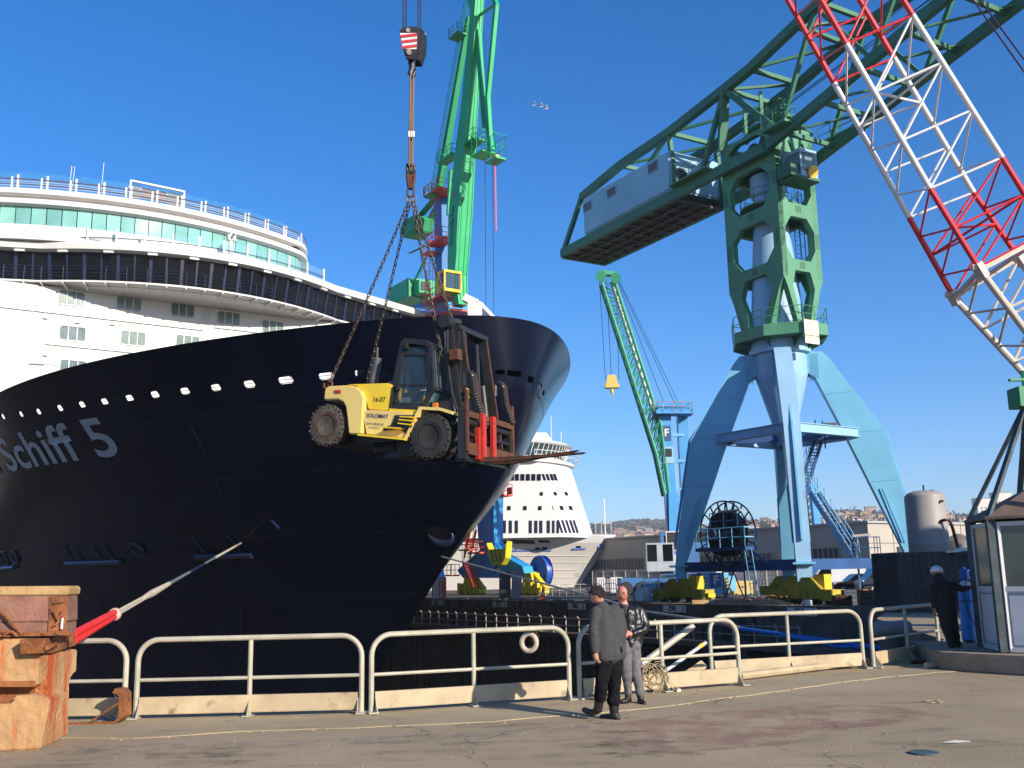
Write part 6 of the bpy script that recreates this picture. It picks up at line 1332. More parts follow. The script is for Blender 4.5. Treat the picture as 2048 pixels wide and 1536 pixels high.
for k in range(10):
    cx, cy, rx, ry = 1310 + rt.uniform(-14, 18), 1354 + rt.uniform(-10, 10), rt.uniform(6, 22), rt.uniform(14, 34); ph = rt.uniform(0, 6)
    b.path([tc_(cx + rx * math.cos(a + ph) + rt.uniform(-2, 2), min(1389, cy + ry * math.sin(a + ph) + rt.uniform(-2, 2)), -.12 + rt.uniform(-.04, .04)) for a in [2 * PI * j / 14 for j in range(15)]], .008, 4)
for k in range(9):
    x0 = 1318 + rt.uniform(-15, 10); b.path([tc_(x0, 1340 + rt.uniform(-8, 8)), tc_(x0 + rt.uniform(5, 20), 1365), tc_(x0 + rt.uniform(20, 50), 1386 + rt.uniform(-2, 3)), tc_(x0 + rt.uniform(30, 60), 1388)], .007, 4)
b.path([tc_(1264, 1315), tc_(1272, 1330), tc_(1290, 1336), tc_(1300, 1330)], .008, 4); b.path([tc_(1282, 1362), tc_(1290, 1335), tc_(1305, 1328)], .007, 4)
o = b.build('rope_tangle', mat('old_twine', (.30, .24, .14), .9, var=.3, scale=9)); tag(o, 'tangle of thin old rope hanging over the guard rail beside the bald man', 'rope')
o = one('paper_scrap', WSH, None, lambda b: b.rings([[tc_(1358 + x, 1381 + y, -.25) for x, y in ((-4, 3), (4, 2), (3, -3), (-3, -2))], [tc_(1359 + x, 1379 + y, -.2) for x, y in ((-2, 2), (3, 1), (2, -2), (-2, -2))]])); tag(o, 'crumpled white scrap lying at the foot of the rope tangle', 'litter')
# rusty upright bracket with strut and low angle iron
rb = thing('rusty_bracket', 'rusty arched bracket plate with a diagonal strut standing at the left guard rail', 'bracket', gnd(238, 1450))
Yb = gnd(238, 1448).y - .1
Bp = lambda x, y, o=0.: at(x, y, Yb + o)
one('arched_plate', RUST, rb, lambda b: b.prism([Bp(x, y) for x, y in ((224, 1386), (230, 1377), (240, 1378), (248, 1388), (248, 1432), (240, 1440), (226, 1450), (222, 1448), (236, 1436), (238, 1392), (232, 1388))], V((.03, .2, 0)))); one('strut', RUST, rb, lambda b: b.tube(Bp(183, 1442), Bp(240, 1404), .014, 6)); one('angle_iron', RUST, rb, lambda b: b.prism([Bp(x, y) for x, y in ((100, 1448), (226, 1444), (226, 1451), (100, 1455))], V((0, .1, 0))))
# ---- kiosk
SLABC = mat('kiosk_slab', (.26, .20, .135), .9, var=.25, scale=2.5, bump=.5, bscale=8, rust=.25, rustcol='#57462f')
HP1 = gnd(2008, 1304, .36); HR = 1.3; Hc = HP1 - V((math.cos(R(201)), math.sin(R(201)), 0)) * HR; Hc.z = .36
hv = [Hc + V((math.cos(R(201 + 60 * k)), math.sin(R(201 + 60 * k)), 0)) * HR for k in range(6)]
sl_a = gnd(1884, 1341); sl_b = gnd(2110, 1356); n_s = V((.10, 1, 0)).normalized()
one_ = one('concrete_plinth', SLABC, None, lambda b: b.prism([sl_a + Z * .0, sl_b, sl_b + V((3.2, 0, 0)), sl_b + V((3.2, 3.6, 0)), V((sl_a.x + .55, sl_a.y + 3.2, 0))], Z * .34), bevel=.03); tag(one_, 'low weathered concrete plinth under the glazed kiosk and the worker', 'plinth'); pebble(one_, .012, .2)
ks = thing('kiosk', 'six sided kiosk with grey glass, white lower panels and dark roof struts', 'kiosk', Hc)
POST = mat('kiosk_post', (.035, .06, .07), .6, var=.4, scale=3, rust=.5, rustcol='#3a1f12'); KF = mat('kiosk_white', (.46, .47, .48), .5, var=.08); KGL = mat('kiosk_glass', (.10, .12, .10), .12, var=.3, scale=.8, alpha=.88, spec=.5); KPN = mat('kiosk_panel', (.40, .44, .50), .5, var=.1)
for k in range(6):
    a, c = hv[k - 1], hv[k]; T = (c - a).normalized(); nr = V((T.y, -T.x, 0)); L_ = (c - a).length
    one('post', POST, ks, lambda b: b.box(c + Z * 1.24, (.15, .15, 2.48), (T, nr, Z)))
    fr = one('wall_frame', KF, ks, lambda b: (b.bar(a + T * .12 + Z * .04, c - T * .12 + Z * .04, .06, .08), b.bar(a + T * .12 + Z * 2.36, c - T * .12 + Z * 2.36, .06, .08), b.bar(a + T * .12 + Z * 1.15, c - T * .12 + Z * 1.15, .06, .09), b.bar(a + T * .13 + Z * .05, a + T * .13 + Z * 2.4, .07, .06), b.bar(c - T * .13 + Z * .05, c - T * .13 + Z * 2.4, .07, .06)))
    one('glass', KGL, fr, lambda b: b.box((a + c) / 2 + Z * 1.76, (L_ - .3, .02, 1.16), (T, nr, Z))); one('lower_panel', KPN, fr, lambda b: (b.box((a + c) / 2 + Z * .6, (L_ - .3, .025, 1.06), (T, nr, Z)),))
    one('panel_bead', POST, fr, lambda b: [b.bar((a + c) / 2 + T * x0 + Z * z0 + nr * .016, (a + c) / 2 + T * x1 + Z * z1 + nr * .016, .014, .01) for x0, z0, x1, z1 in ((-L_ / 2 + .19, .12, L_ / 2 - .19, .12), (-L_ / 2 + .19, 1.06, L_ / 2 - .19, 1.06), (-L_ / 2 + .19, .12, -L_ / 2 + .19, 1.06), (L_ / 2 - .19, .12, L_ / 2 - .19, 1.06))])
one('roof', mat('kiosk_roof', (.17, .115, .08), .8, var=.2, scale=2, rust=.3), ks, lambda b: (b.rings([[p + (p - Hc).normalized() * .12 + Z * 2.50 for p in hv], [p.lerp(Hc, .05) + Z * 2.58 for p in hv], [p.lerp(Hc, .93) + Z * 3.12 for p in hv]]), b.prism([p + (p - Hc).normalized() * .12 + Z * 2.45 for p in hv], Z * .05)))
apx = Hc + Z * 4.62
one('roof_strut', POST, ks, lambda b: [b.bar(p + Z * 2.45 + (p - Hc).normalized() * .06, apx + (p - Hc).normalized() * .1, .10, .07) for p in hv])
lh = at(2062, 878, Hc.y); one('lamp_housing', mat('kiosk_lamp_green', (.01, .20, .08), .5), ks, lambda b: (b.box(apx + Z * .25, (.5, .5, .4)), b.bar(apx + V((-.3, 0, .62)), apx + V((.3, 0, .62)), .1, .05), b.tube(apx, apx + Z * .8, .05, 6)))
one('desk', KPN, ks, lambda b: (b.box(Hc + V((0, .3, 1.0)), (1.2, .5, .06)), b.box(Hc + V((.5, .2, 1.6)), (.5, .08, 1.0))))
# ---- gas cylinder
gb = V((at(1940, 1292, 22.0).x, 22.0, .36)); ga = (at(1930, 1168, 22.2) - gb).normalized(); gc = thing('gas_cylinder', 'tall bright blue gas cylinder with white shoulder leaning beside the kiosk', 'gas cylinder', gb)
one('body', mat('cylinder_blue', (.015, .20, .52), .4, var=.12, scale=2, rust=.1), gc, lambda b: b.lathe(gb, [(.1, 0), (.145, .02), (.15, .08), (.15, 1.08), (.142, 1.12)], 24, ax=ga), smooth=True); one('shoulder', mat('cylinder_white', (.55, .53, .50), .5), gc, lambda b: b.lathe(gb, [(.142, 1.12), (.13, 1.2), (.09, 1.27), (.05, 1.3)], 24, ax=ga), smooth=True)
one('valve_cap', mat('cap_blue', (.015, .10, .40), .4), gc, lambda b: (b.lathe(gb, [(.05, 1.28), (.06, 1.32), (.11, 1.34), (.11, 1.38), (.09, 1.38), (.09, 1.5), (.11, 1.5), (.11, 1.53), (.03, 1.55), (.04, 1.58), (.0, 1.6)], 14, ax=ga)))
one('hose', DARKST, gc, lambda b: (b.path([gb + ga * 1.3 + V((0, -.1, 0)), gb + ga * 1.0 + V((-.14, -.16, 0)), gb + ga * .6 + V((-.05, -.17, 0)), gb + V((.12, -.2, .25)), gb + V((.3, -.3, .04))], .012, 6), b.path([gb + ga * .88 + V((.155 * math.cos(a), .155 * math.sin(a), .02 * math.sin(a))) for a in [2 * PI * k / 14 for k in range(14)]], .01, 5, closed=True), b.path([gb + ga * .84 + V((.155 * math.cos(a), .155 * math.sin(a), -.02 * math.sin(a))) for a in [2 * PI * k / 14 for k in range(14)]], .01, 5, closed=True)))
for x, y, r_, lab in ((1870, 1322, .05, 'pale rusty pipe lying on the ground behind the worker'), (1900, 1330, .06, 'short concrete pipe lying beside the plinth')): 
    p = gnd(x, y, .06); o = one('pipe', TOEP if r_ > .055 else RUSB, None, lambda b: b.lathe(p - V((.5, .05, 0)), [(r_ * .7, 0), (r_, 0), (r_, 1.0), (r_ * .7, 1.0)], 12, ax=(1, .25, 0)), smooth=True); tag(o, lab, 'pipe')
# ---- container and tanks
cx0 = at(1800, 1150, 44.5); kt = thing('shipping_container', 'dark weathered corrugated shipping container standing in the shade below the grey tank', 'container', V((cx0.x + 3, 45.5, 0)))
KD = mat('container_dark', (.035, .034, .034), .7, var=.35, scale=1.2, rust=.45, rustcol='#2c150e', streak=True)
def corr(b, p, q, z0, z1, n, dp):
    T = (q - p); pts = []
    nr = V((T.y, -T.x, 0)).normalized(); m_ = n * 4
    for i in range(m_ + 1): f = i / m_; pts.append(p + T * f + nr * (dp if (i % 4) in (1, 2) else 0))
    b.rings([[x + Z * z0 for x in pts], [x + Z * z1 for x in pts]], closed=False, cap=False)
a = V((cx0.x, 44.5, 0)); c = a + V((6.05, .6, 0)); e = V((-.24, 2.42, 0)); 
one('wall', KD, kt, lambda b: (corr(b, a + Z * .1, c + Z * .1, 0, 2.4, 20, .05), corr(b, a + e + Z * .1, a + Z * .1, 0, 2.4, 8, .05), b.prism([a + Z * .12, c + Z * .12, c + e + Z * .12, a + e + Z * .12], Z * .05), b.prism([a + Z * 2.5, c + Z * 2.5, c + e + Z * 2.5, a + e + Z * 2.5], Z * .05)))
one('frame', KD, kt, lambda b: ([b.bar(p, p + Z * 2.59, .16) for p in (a, c, a + e, c + e)], b.bar(a + Z * 2.53, c + Z * 2.53, .13), b.bar(a + Z * .08, c + Z * .08, .13), b.bar(a + Z * 2.53, a + e + Z * 2.53, .13)))
GT = mat('tank_grey', (.30, .27, .25), .55, var=.12, scale=.8, rust=.2, rustcol='#8a6e58', streak=True)
tk = at(1854, 1050, 48.6); tk.z = 0; tn_ = thing('storage_tank', 'upright grey steel tank with a domed rusty top and bent pipe', 'tank', tk)
one('shell', GT, tn_, lambda b: b.lathe(tk, [(.9, 0), (.92, .05), (.93, 3.0), (.935, 3.02), (.93, 3.04), (.93, 5.15), (.9, 5.32), (.78, 5.45), (.5, 5.55), (.02, 5.58)], 36), smooth=True, auto=25); one('bent_pipe', RUSB, tn_, lambda b: b.path([tk + V((.3, -.9, 4.05)), tk + V((.42, -1.1, 4.1)), tk + V((.62, -1.12, 4.08)), tk + V((.74, -1.1, 3.7)), tk + V((.92, -1.05, 2.75))], .075, 8), smooth=True)
one('top_valve', DARKST, tn_, lambda b: (b.tube(tk + Z * 5.5, tk + Z * 5.85, .04, 6), b.path([tk + V((.35, 0, 5.5)), tk + V((.4, 0, 5.62)), tk + V((.46, 0, 5.5))], .03, 6), b.tube(tk + V((.4, -.85, 5.0)), tk + V((.45, -1.0, 4.98)), .06, 6)))
t2_ = at(1918, 1095, 62); t2_.z = 0; o = one('storage_tank', mat('tank_brown', (.20, .155, .125), .7, var=.2), None, lambda b: b.lathe(t2_, [(1.2, 0), (1.2, 3.3), (1.15, 3.45), (.1, 3.9)], 24), smooth=True); tag(o, 'low brownish tank with a conical top between the grey tank and the kiosk', 'tank')
o = one('pipe_valve', GALV, None, lambda b: (b.tube(at(1905, 1102, 44.9), at(1934, 1102, 44.9), .14, 8), b.tube(at(1922, 1102, 44.9), at(1921, 1088, 44.9), .08, 8), b.bar(at(1890, 1104, 44.6), at(1920, 1102, 44.6), .3, .08))); tag(o, 'small steel valve lying on the roof of the dark container', 'valve')
# ---- ground bits: round steel cover, white scrap
p = gnd(1848, 1506, .006); o = one('drain_cover', mat('cover_teal', (.05, .09, .095), .7, var=.2), None, lambda b: b.lathe(p, [(.0, .01), (.15, .012), (.155, 0)], 24)); tag(o, 'round dark teal cover lying on the asphalt', 'cover')
p = gnd(1910, 1484, .012); o = one('paper_scrap', WSH, None, lambda b: b.prism([p + V((-.14, -.02, 0)), p + V((.0, -.05, 0)), p + V((.18, .02, 0)), p + V((.02, .04, .01))], Z * .004)); tag(o, 'thin white scrap lying on the asphalt near the round cover', 'litter')
p = gnd(1868, 1404, .01); o = one('leaf_litter', mat('dry_leaf', (.35, .27, .12), .9), None, lambda b: [b.box(p + V((rt.uniform(-.12, .12), rt.uniform(-.12, .12), .01)), (.06, .03, .01)) for _ in range(6)]); tag(o, 'dry leaves on the asphalt in front of the plinth', 'leaves', kind='stuff')
b = MB()
for k in range(420):
    x, y = rt.uniform(0, 2048), rt.uniform(1400, 1536); q = gnd(x, y); 
    if q.y > 17 or y < interp(x, (0, 900, 1490, 2048), (1490, 1455, 1400, 1370)): continue
    r_ = rt.choice((.004, .006, .006, .01, .014)); cpts = [q + V((r_ * math.cos(a) * rt.uniform(.6, 1.5), r_ * math.sin(a) * rt.uniform(.6, 1.2), 0)) for a in (0, 1.4, 2.6, 4, 5.2)]; b.rings([cpts, [q + (c_ - q) * .5 + Z * r_ * .8 for c_ in cpts]])
o = b.build('gravel', mat('grit', (.22, .175, .115), .95, var=.5, scale=20)); tag(o, 'loose grit scattered over the asphalt', 'gravel', kind='stuff')
# ================================================================== PEOPLE
SKIN = mat('skin', (.50, .23, .15), .5, var=.1, scale=9); SKIN2 = mat('skin_ruddy', (.52, .19, .13), .48, var=.12, scale=9)
def fuse(name, m, parent, tubes, vox=.012, it=6, disp=0., ds=.12, extra=None, world=True):
    b = MB()
    for pts, rr in tubes: 
        pts = [V(p) for p in pts]; rr = rr if isinstance(rr, (list, tuple)) else [rr] * len(pts)
        b.path(pts, list(rr), 12)
        for p, r in zip(pts, rr): b.lathe(p - Z * r, [(r * math.sin(PI * k / 6), r - r * math.cos(PI * k / 6)) for k in range(7)], 12)
    if extra: extra(b)
    o = b.build(name, m, None)
    md = o.modifiers.new('r', 'REMESH'); md.mode = 'VOXEL'; md.voxel_size = vox
    md = o.modifiers.new('s', 'SMOOTH'); md.iterations = it; md.factor = .5
    if disp:
        tx = bpy.data.textures.new('fold', 'CLOUDS'); tx.noise_scale = ds; tx.noise_depth = 3
        md = o.modifiers.new('d', 'DISPLACE'); md.texture = tx; md.strength = disp; md.texture_coords = 'GLOBAL'; md.mid_level = .5
    bpy.context.view_layer.update(); realize(o); me = o.data
    me.polygons.foreach_set('use_smooth', [True] * len(me.polygons))
    me.transform(minv(parent).inverted()); o.parent = parent; return o
def head_geo(b, c, f, tilt=0., s=1.):                                  # c: centre at eye level, f: facing
    f = V(f).normalized(); r = f.cross(Z).normalized(); u = r.cross(f)
    u, f = (u * math.cos(tilt) + f * math.sin(tilt)), (f * math.cos(tilt) - u * math.sin(tilt))
    rr = []
    for i in range(25):
        th = PI * i / 24; ring = []
        for j in range(32):
            ph = 2 * PI * j / 32; x, y, z = math.sin(th) * math.sin(ph), math.sin(th) * math.cos(ph), math.cos(th)
            X, Y, Z_ = x * .076, y * .098, z * .120
            if z < -.1:
                k = (-z - .1) / .9; X *= 1 - .42 * k ** 1.3; Y = Y * (1 - .15 * k) + .022 * k * (1 if y > -.2 else -.6)
            if y > 0:
                g = lambda cx, cz, sx, sz: math.exp(-((X - cx) / sx) ** 2 - ((Z_ - cz) / sz) ** 2)
                Y += .026 * g(0, -.026, .013, .020) + .012 * g(0, -.005, .009, .02) - .011 * g(.032, 0, .017, .012) - .011 * g(-.032, 0, .017, .012) + .007 * g(0, .024, .05, .009) + .007 * g(0, -.066, .022, .008) + .009 * g(0, -.102, .02, .016) - .004 * g(0, -.082, .03, .007)
            ring.append(c + (r * X + f * Y + u * Z_) * s)
        rr.append(ring)
    b.rings(rr)
    for e in (-1, 1): b.rings([[c + (r * e * (.074 + .008 * q) + f * (-.012 + .016 * math.cos(a)) + u * (-.012 + .030 * math.sin(a))) * s for a in [2 * PI * k / 10 for k in range(10)]] for q in (-1.2, 1.0)])
    return f, r, u
def hand_tubes(w, d, side, palm):                                      # wrist, direction, thumb side, palm normal: curled relaxed hand
    d = V(d).normalized(); s = V(side).normalized(); n = V(palm).normalized(); t = [([w, w + d * .05, w + d * .085], [.026, .033, .030]), ([w + s * .02, w + d * .05 + s * .022, w + d * .085 + s * .026], [.018, .020, .017]), ([w - s * .02, w + d * .05 - s * .02, w + d * .085 - s * .024], [.018, .019, .016])]
    for k, (o, L) in enumerate(((.030, .070), (.011, .080), (-.009, .075), (-.028, .058))):
        p = w + d * .088 + s * o; q = p + d * L * .5 + n * .012; e = q + d * L * .35 + n * .032; t.append(([p, q, e], [.0105, .0098, .0085]))
    p = w + d * .025 + s * .030; t.append(([p, p + s * .022 + d * .035 + n * .01, p + s * .018 + d * .065 + n * .025], [.014, .012, .010]))
    return t
def eyes(parent, c, f, r, u, s=1.):
    for e in (-1, 1): one('eye', mat('eye_dark', (.03, .02, .015), .2), parent, lambda b: b.lathe(c + (r * e * .032 + f * .084 + u * .001) * s - u * .007, [(.0, 0), (.012, .003), (.015, .007), (.012, .011), (.0, .014)], 8, ax=u), smooth=True)
def brows(parent, c, f, r, u, m):
    for e in (-1, 1): one('eyebrow', m, parent, lambda b: b.path([c + r * e * .014 + f * .100 + u * .020, c + r * e * .034 + f * .095 + u * .026, c + r * e * .052 + f * .080 + u * .020], [.005, .007, .004], 6))
# ---- man in the grey fleece
Y1 = gnd(1214, 1439).y; J = lambda x, y, o=0.: at(x, y, Y1 + o)
m1 = thing('person', 'man in grey fleece and black trousers seen from behind, looking down left', 'person', gnd(1214, 1439))
h1 = J(1194, 1191, 0); fd = V((-.86, .42, -.05))
T1 = [([J(1207, 1222), J(1202, 1210), J(1197, 1200)], [.075, .06, .058]), ([J(1216, 1240), J(1218, 1275), J(1220, 1290)], [.12, .11, .09]), ([J(1190, 1228, -.12), J(1186, 1266, -.2), J(1190, 1303, -.24)], [.06, .045, .032]), ([J(1240, 1228, .12), J(1245, 1264, .2), J(1236, 1290, .4)], [.06, .045, .032]), ([J(1212, 1315, -.06), J(1202, 1368, -.08), J(1197, 1412, -.02)], [.085, .06, .045]), ([J(1228, 1315, .06), J(1228, 1372, .04), J(1227, 1420, 0)], [.085, .06, .045])]
wr = J(1190, 1304, -.24); T1 += hand_tubes(wr, (J(1193, 1320, -.24) - wr), V((-.7, .6, 0)), V((.5, .5, 0))) + hand_tubes(J(1236, 1290, .4), V((-.3, .8, -.3)), Z, V((-1, 0, 0)))
ax1 = []
bd1 = fuse('body', SKIN, m1, T1, .0085, 3, extra=lambda b: ax1.extend(head_geo(b, h1, fd, .38)))
eyes(m1, h1, *ax1); HAIR = mat('dark_hair', (.022, .014, .010), .6, var=.4, scale=40, bump=.8, bscale=120); f_, r_2, u_ = ax1
fuse('hair', HAIR, m1, [([h1 + u_ * .055 + f_ * .045, h1 + u_ * .075 - f_ * .01, h1 + u_ * .055 - f_ * .055, h1 - f_ * .085 + u_ * .0, h1 - f_ * .075 - u_ * .05], [.058, .072, .070, .052, .035]), ([h1 + r_2 * .045 + u_ * .04, h1 + r_2 * .055 - f_ * .04, h1 + r_2 * .045 - f_ * .06 - u_ * .04], [.045, .036, .025]), ([h1 - r_2 * .045 + u_ * .04, h1 - r_2 * .055 - f_ * .04, h1 - r_2 * .045 - f_ * .06 - u_ * .04], [.045, .036, .025])], .007, 3, disp=.012, ds=.02)
FLEECE = mat('grey_fleece', (.042, .042, .043), .95, var=.15, scale=14, bump=.25, bscale=60)
fuse('fleece', FLEECE, m1, [([J(1204, 1220, -.05), J(1204, 1250, -.1), J(1205, 1285, -.1), J(1208, 1308, -.08)], [.11, .145, .15, .15]), ([J(1228, 1224, .08), J(1231, 1252, .1), J(1230, 1285, .08), J(1230, 1308, .06)], [.11, .145, .15, .15]), ([J(1216, 1232), J(1217, 1270), J(1219, 1308)], [.15, .16, .165]), ([J(1203, 1216), J(1214, 1222, .02)], [.075, .09]), ([J(1192, 1226, -.12), J(1186, 1262, -.2), J(1188, 1282, -.22), J(1190, 1300, -.23)], [.088, .072, .064, .052]), ([J(1238, 1228, .12), J(1245, 1262, .2), J(1237, 1288, .38)], [.088, .075, .055]), ([J(1199, 1209), J(1208, 1212)], [.07, .07])], .013, 7, disp=.055, ds=.2)
TRO = mat('black_trousers', (.0055, .0055, .007), .9, var=.3, scale=8, spec=.15); BOOT = mat('black_boot', (.010, .009, .008), .5, var=.4, scale=10)
fuse('trousers', TRO, m1, [([J(1211, 1300, -.06), J(1207, 1330, -.08), J(1203, 1368, -.09), J(1200, 1396, -.05)], [.135, .118, .092, .085]), ([J(1230, 1300, .06), J(1229, 1335, .05), J(1228, 1372, .04), J(1227, 1405, 0)], [.135, .118, .092, .088]), ([J(1214, 1302, -.03), J(1228, 1302, .03)], [.14, .14])], .012, 5, disp=.04, ds=.1)
fuse('boot', BOOT, m1, [([J(1200, 1390, -.05), J(1197, 1412, -.02), J(1194, 1418, -.02)], [.075, .062, .055]), ([J(1198, 1419, -.02), J(1184, 1426, .03), J(1169, 1420, .10)], [.05, .048, .04])], .009, 3)
fuse('boot', BOOT, m1, [([J(1227, 1398, 0), J(1228, 1420, 0), J(1229, 1430, 0)], [.078, .065, .058]), ([J(1234, 1435, -.02), J(1220, 1435, .06), J(1204, 1435, .16)], [.05, .052, .042])], .009, 3)
# ---- bald man in the leather jacket
Y2 = gnd(1272, 1408).y; J = lambda x, y, o=0.: at(x, y, Y2 + o)
m2 = thing('person', 'bald man in black leather jacket and grey jeans standing by the guard rail', 'person', gnd(1270, 1407))
h2 = J(1244, 1188, 0); fd2 = V((.52, -.85, -.03))
T2 = [([J(1251, 1222), J(1249, 1211), J(1246, 1202, .01)], [.07, .062, .06]), ([J(1258, 1235), J(1258, 1265), J(1260, 1285)], [.09, .09, .07]), ([J(1281, 1226, .08), J(1290, 1254, .03), J(1266, 1268, -.12)], [.05, .04, .03]), ([J(1236, 1226, -.02), J(1230, 1256, -.02), J(1238, 1264, -.16)], [.05, .04, .03]), ([J(1250, 1300, -.03), J(1252, 1348, -.05), J(1256, 1390, .04)], [.075, .052, .04]), ([J(1268, 1300, .03), J(1272, 1348, -.02), J(1281, 1394, 0)], [.075, .052, .04])]
T2 += hand_tubes(J(1262, 1268, -.14), V((-.9, -.2, .05)), Z, V((0, 1, 0))) + hand_tubes(J(1238, 1264, -.16), V((.5, -.3, -.3)), Z, V((0, 1, 0)))
ax2 = []; bd2 = fuse('body', SKIN2, m2, T2, .0085, 2, extra=lambda b: ax2.extend(head_geo(b, h2, fd2, 0., 1.02)))
eyes(m2, h2, *ax2); brows(m2, h2, *ax2, mat('brow', (.05, .022, .014), .8)); f_, r_2, u_ = ax2
one('mouth', mat('lips', (.30, .08, .07), .5), m2, lambda b: b.path([h2 + r_2 * .022 + f_ * .090 - u_ * .068, h2 + f_ * .101 - u_ * .066, h2 - r_2 * .022 + f_ * .090 - u_ * .068], [.003, .006, .003], 6))
LEA = mat('black_leather', (.008, .008, .009), .36, var=.3, scale=9, spec=.5, bump=.15, bscale=25)
fuse('leather_jacket', LEA, m2, [([J(1247, 1222, -.0), J(1246, 1250), J(1248, 1284)], [.10, .115, .125]), ([J(1270, 1222, .05), J(1272, 1252, .05), J(1269, 1284, .03)], [.10, .12, .125]), ([J(1258, 1228), J(1258, 1285)], [.13, .14]), ([J(1281, 1224, .08), J(1291, 1250, .04), J(1287, 1260, -.02), J(1268, 1267, -.12)], [.078, .07, .066, .048]), ([J(1238, 1224, -.02), J(1231, 1254, -.02), J(1237, 1263, -.14)], [.075, .066, .048]), ([J(1241, 1214, .0), J(1246, 1210, .09), J(1255, 1211, .08), J(1259, 1215, .0)], [.042, .045, .045, .045]), ([J(1259, 1215, 0), J(1257, 1224, -.09)], [.04, .035]), ([J(1241, 1214, .0), J(1243, 1224, -.09)], [.04, .035])], .011, 4, disp=.022, ds=.09)
one('shirt', mat('grey_shirt', (.03, .03, .032), .9), m2, lambda b: b.path([J(1249, 1212, -.02), J(1250, 1219, -.05), J(1252, 1230, -.09)], [.058, .058, .03], 12), smooth=True)
JEAN = mat('grey_jeans', (.115, .112, .115), .9, var=.25, scale=9)
fuse('jeans', JEAN, m2, [([J(1250, 1288, -.03), J(1250, 1320, -.04), J(1253, 1352, -.05), J(1256, 1386, .03)], [.115, .10, .075, .062]), ([J(1267, 1288, .03), J(1269, 1320, .0), J(1273, 1352, -.03), J(1281, 1390, 0)], [.115, .10, .075, .062]), ([J(1252, 1290), J(1266, 1290)], [.125, .125])], .011, 4, disp=.03, ds=.08)
fuse('shoe', BOOT, m2, [([J(1256, 1384, .03), J(1256, 1396, .02)], [.055, .05]), ([J(1258, 1400, .06), J(1251, 1402, -.02), J(1245, 1403, -.06)], [.046, .046, .036])], .008, 3)
fuse('shoe', BOOT, m2, [([J(1281, 1387, 0), J(1281, 1399, -.02)], [.055, .05]), ([J(1280, 1402, .05), J(1284, 1405, -.08), J(1289, 1408, -.17)], [.046, .047, .036])], .008, 3)
# ---- worker in the white helmet
Y3 = 20.7; J = lambda x, y, o=0.: at(x, y, Y3 + o); ft = J(1906, 1293)
m3 = thing('person', 'worker in a white helmet and dark overalls reaching for the blue gas cylinder', 'person', V((ft.x, ft.y, .35)))
h3 = J(1874, 1147, .02); T3 = [([J(1884, 1168), J(1879, 1158), J(1876, 1152)], [.07, .062, .06]), ([J(1888, 1180), J(1890, 1205), J(1894, 1218)], [.085, .085, .085]), ([J(1906, 1172, .05), J(1923, 1177, .3), J(1939, 1176, .62)], [.05, .04, .03]), ([J(1868, 1170, -.05), J(1866, 1196, -.05), J(1869, 1218, -.02)], [.05, .04, .03]), ([J(1886, 1228), J(1893, 1260), J(1903, 1288)], [.08, .06, .04]), ([J(1901, 1228, .05), J(1908, 1260, .1), J(1914, 1288, .2)], [.08, .06, .04])]
T3 += hand_tubes(J(1937, 1176, .6), V((.9, .5, .05)), Z, V((.3, -.6, 0))) + hand_tubes(J(1869, 1218, -.02), V((.05, 0, -1)), V((0, 1, 0)), V((1, 0, 0)))
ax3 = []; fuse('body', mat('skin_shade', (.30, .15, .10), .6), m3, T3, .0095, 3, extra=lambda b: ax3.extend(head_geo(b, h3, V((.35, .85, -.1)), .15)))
OVR = mat('dark_overalls', (.012, .012, .014), .9, var=.3, scale=6)
fuse('overalls', OVR, m3, [([J(1879, 1172, -.02), J(1880, 1200), J(1886, 1226)], [.11, .125, .125]), ([J(1898, 1173, .04), J(1900, 1200, .04), J(1901, 1226, .04)], [.11, .12, .125]), ([J(1888, 1170), J(1891, 1225)], [.12, .14]), ([J(1906, 1171, .05), J(1922, 1177, .3), J(1936, 1176, .58)], [.082, .068, .05]), ([J(1870, 1170, -.05), J(1866, 1196, -.05), J(1869, 1214, -.02)], [.08, .068, .052]), ([J(1886, 1224), J(1893, 1258), J(1903, 1287)], [.125, .095, .075]), ([J(1901, 1224, .05), J(1908, 1258, .1), J(1914, 1287, .2)], [.125, .095, .075])], .012, 5, disp=.035, ds=.1)
fuse('hood', OVR, m3, [([J(1880, 1160, -.0), J(1876, 1153, -.03)], [.085, .085])], .01, 4)
f_, r_2, u_ = ax3
one('helmet', mat('helmet_white', (.62, .62, .60), .35), m3, lambda b: (b.lathe(h3 + u_ * .035 - f_ * .01, [(.118, -.02), (.125, 0), (.120, .04), (.100, .085), (.06, .112), (.01, .12)], 20, ax=u_), b.prism([h3 + u_ * .02 + f_ * .09 + r_2 * .09, h3 + u_ * .02 + f_ * .16 + r_2 * .04, h3 + u_ * .02 + f_ * .16 - r_2 * .04, h3 + u_ * .02 + f_ * .09 - r_2 * .09], u_ * .012), b.path([h3 + u_ * .07 - f_ * .12, h3 + u_ * .13 - f_ * .07, h3 + u_ * .158, h3 + u_ * .12 + f_ * .08], .012, 6)), smooth=True)
fuse('shoe', BOOT, m3, [([J(1903, 1285), J(1904, 1291)], [.055, .05]), ([J(1902, 1292, -.04), J(1910, 1292, .12)], [.045, .04])], .01, 3); fuse('shoe', BOOT, m3, [([J(1914, 1285, .2), J(1915, 1289, .2)], [.055, .05]), ([J(1913, 1290, .16), J(1921, 1289, .32)], [.045, .04])], .01, 3)
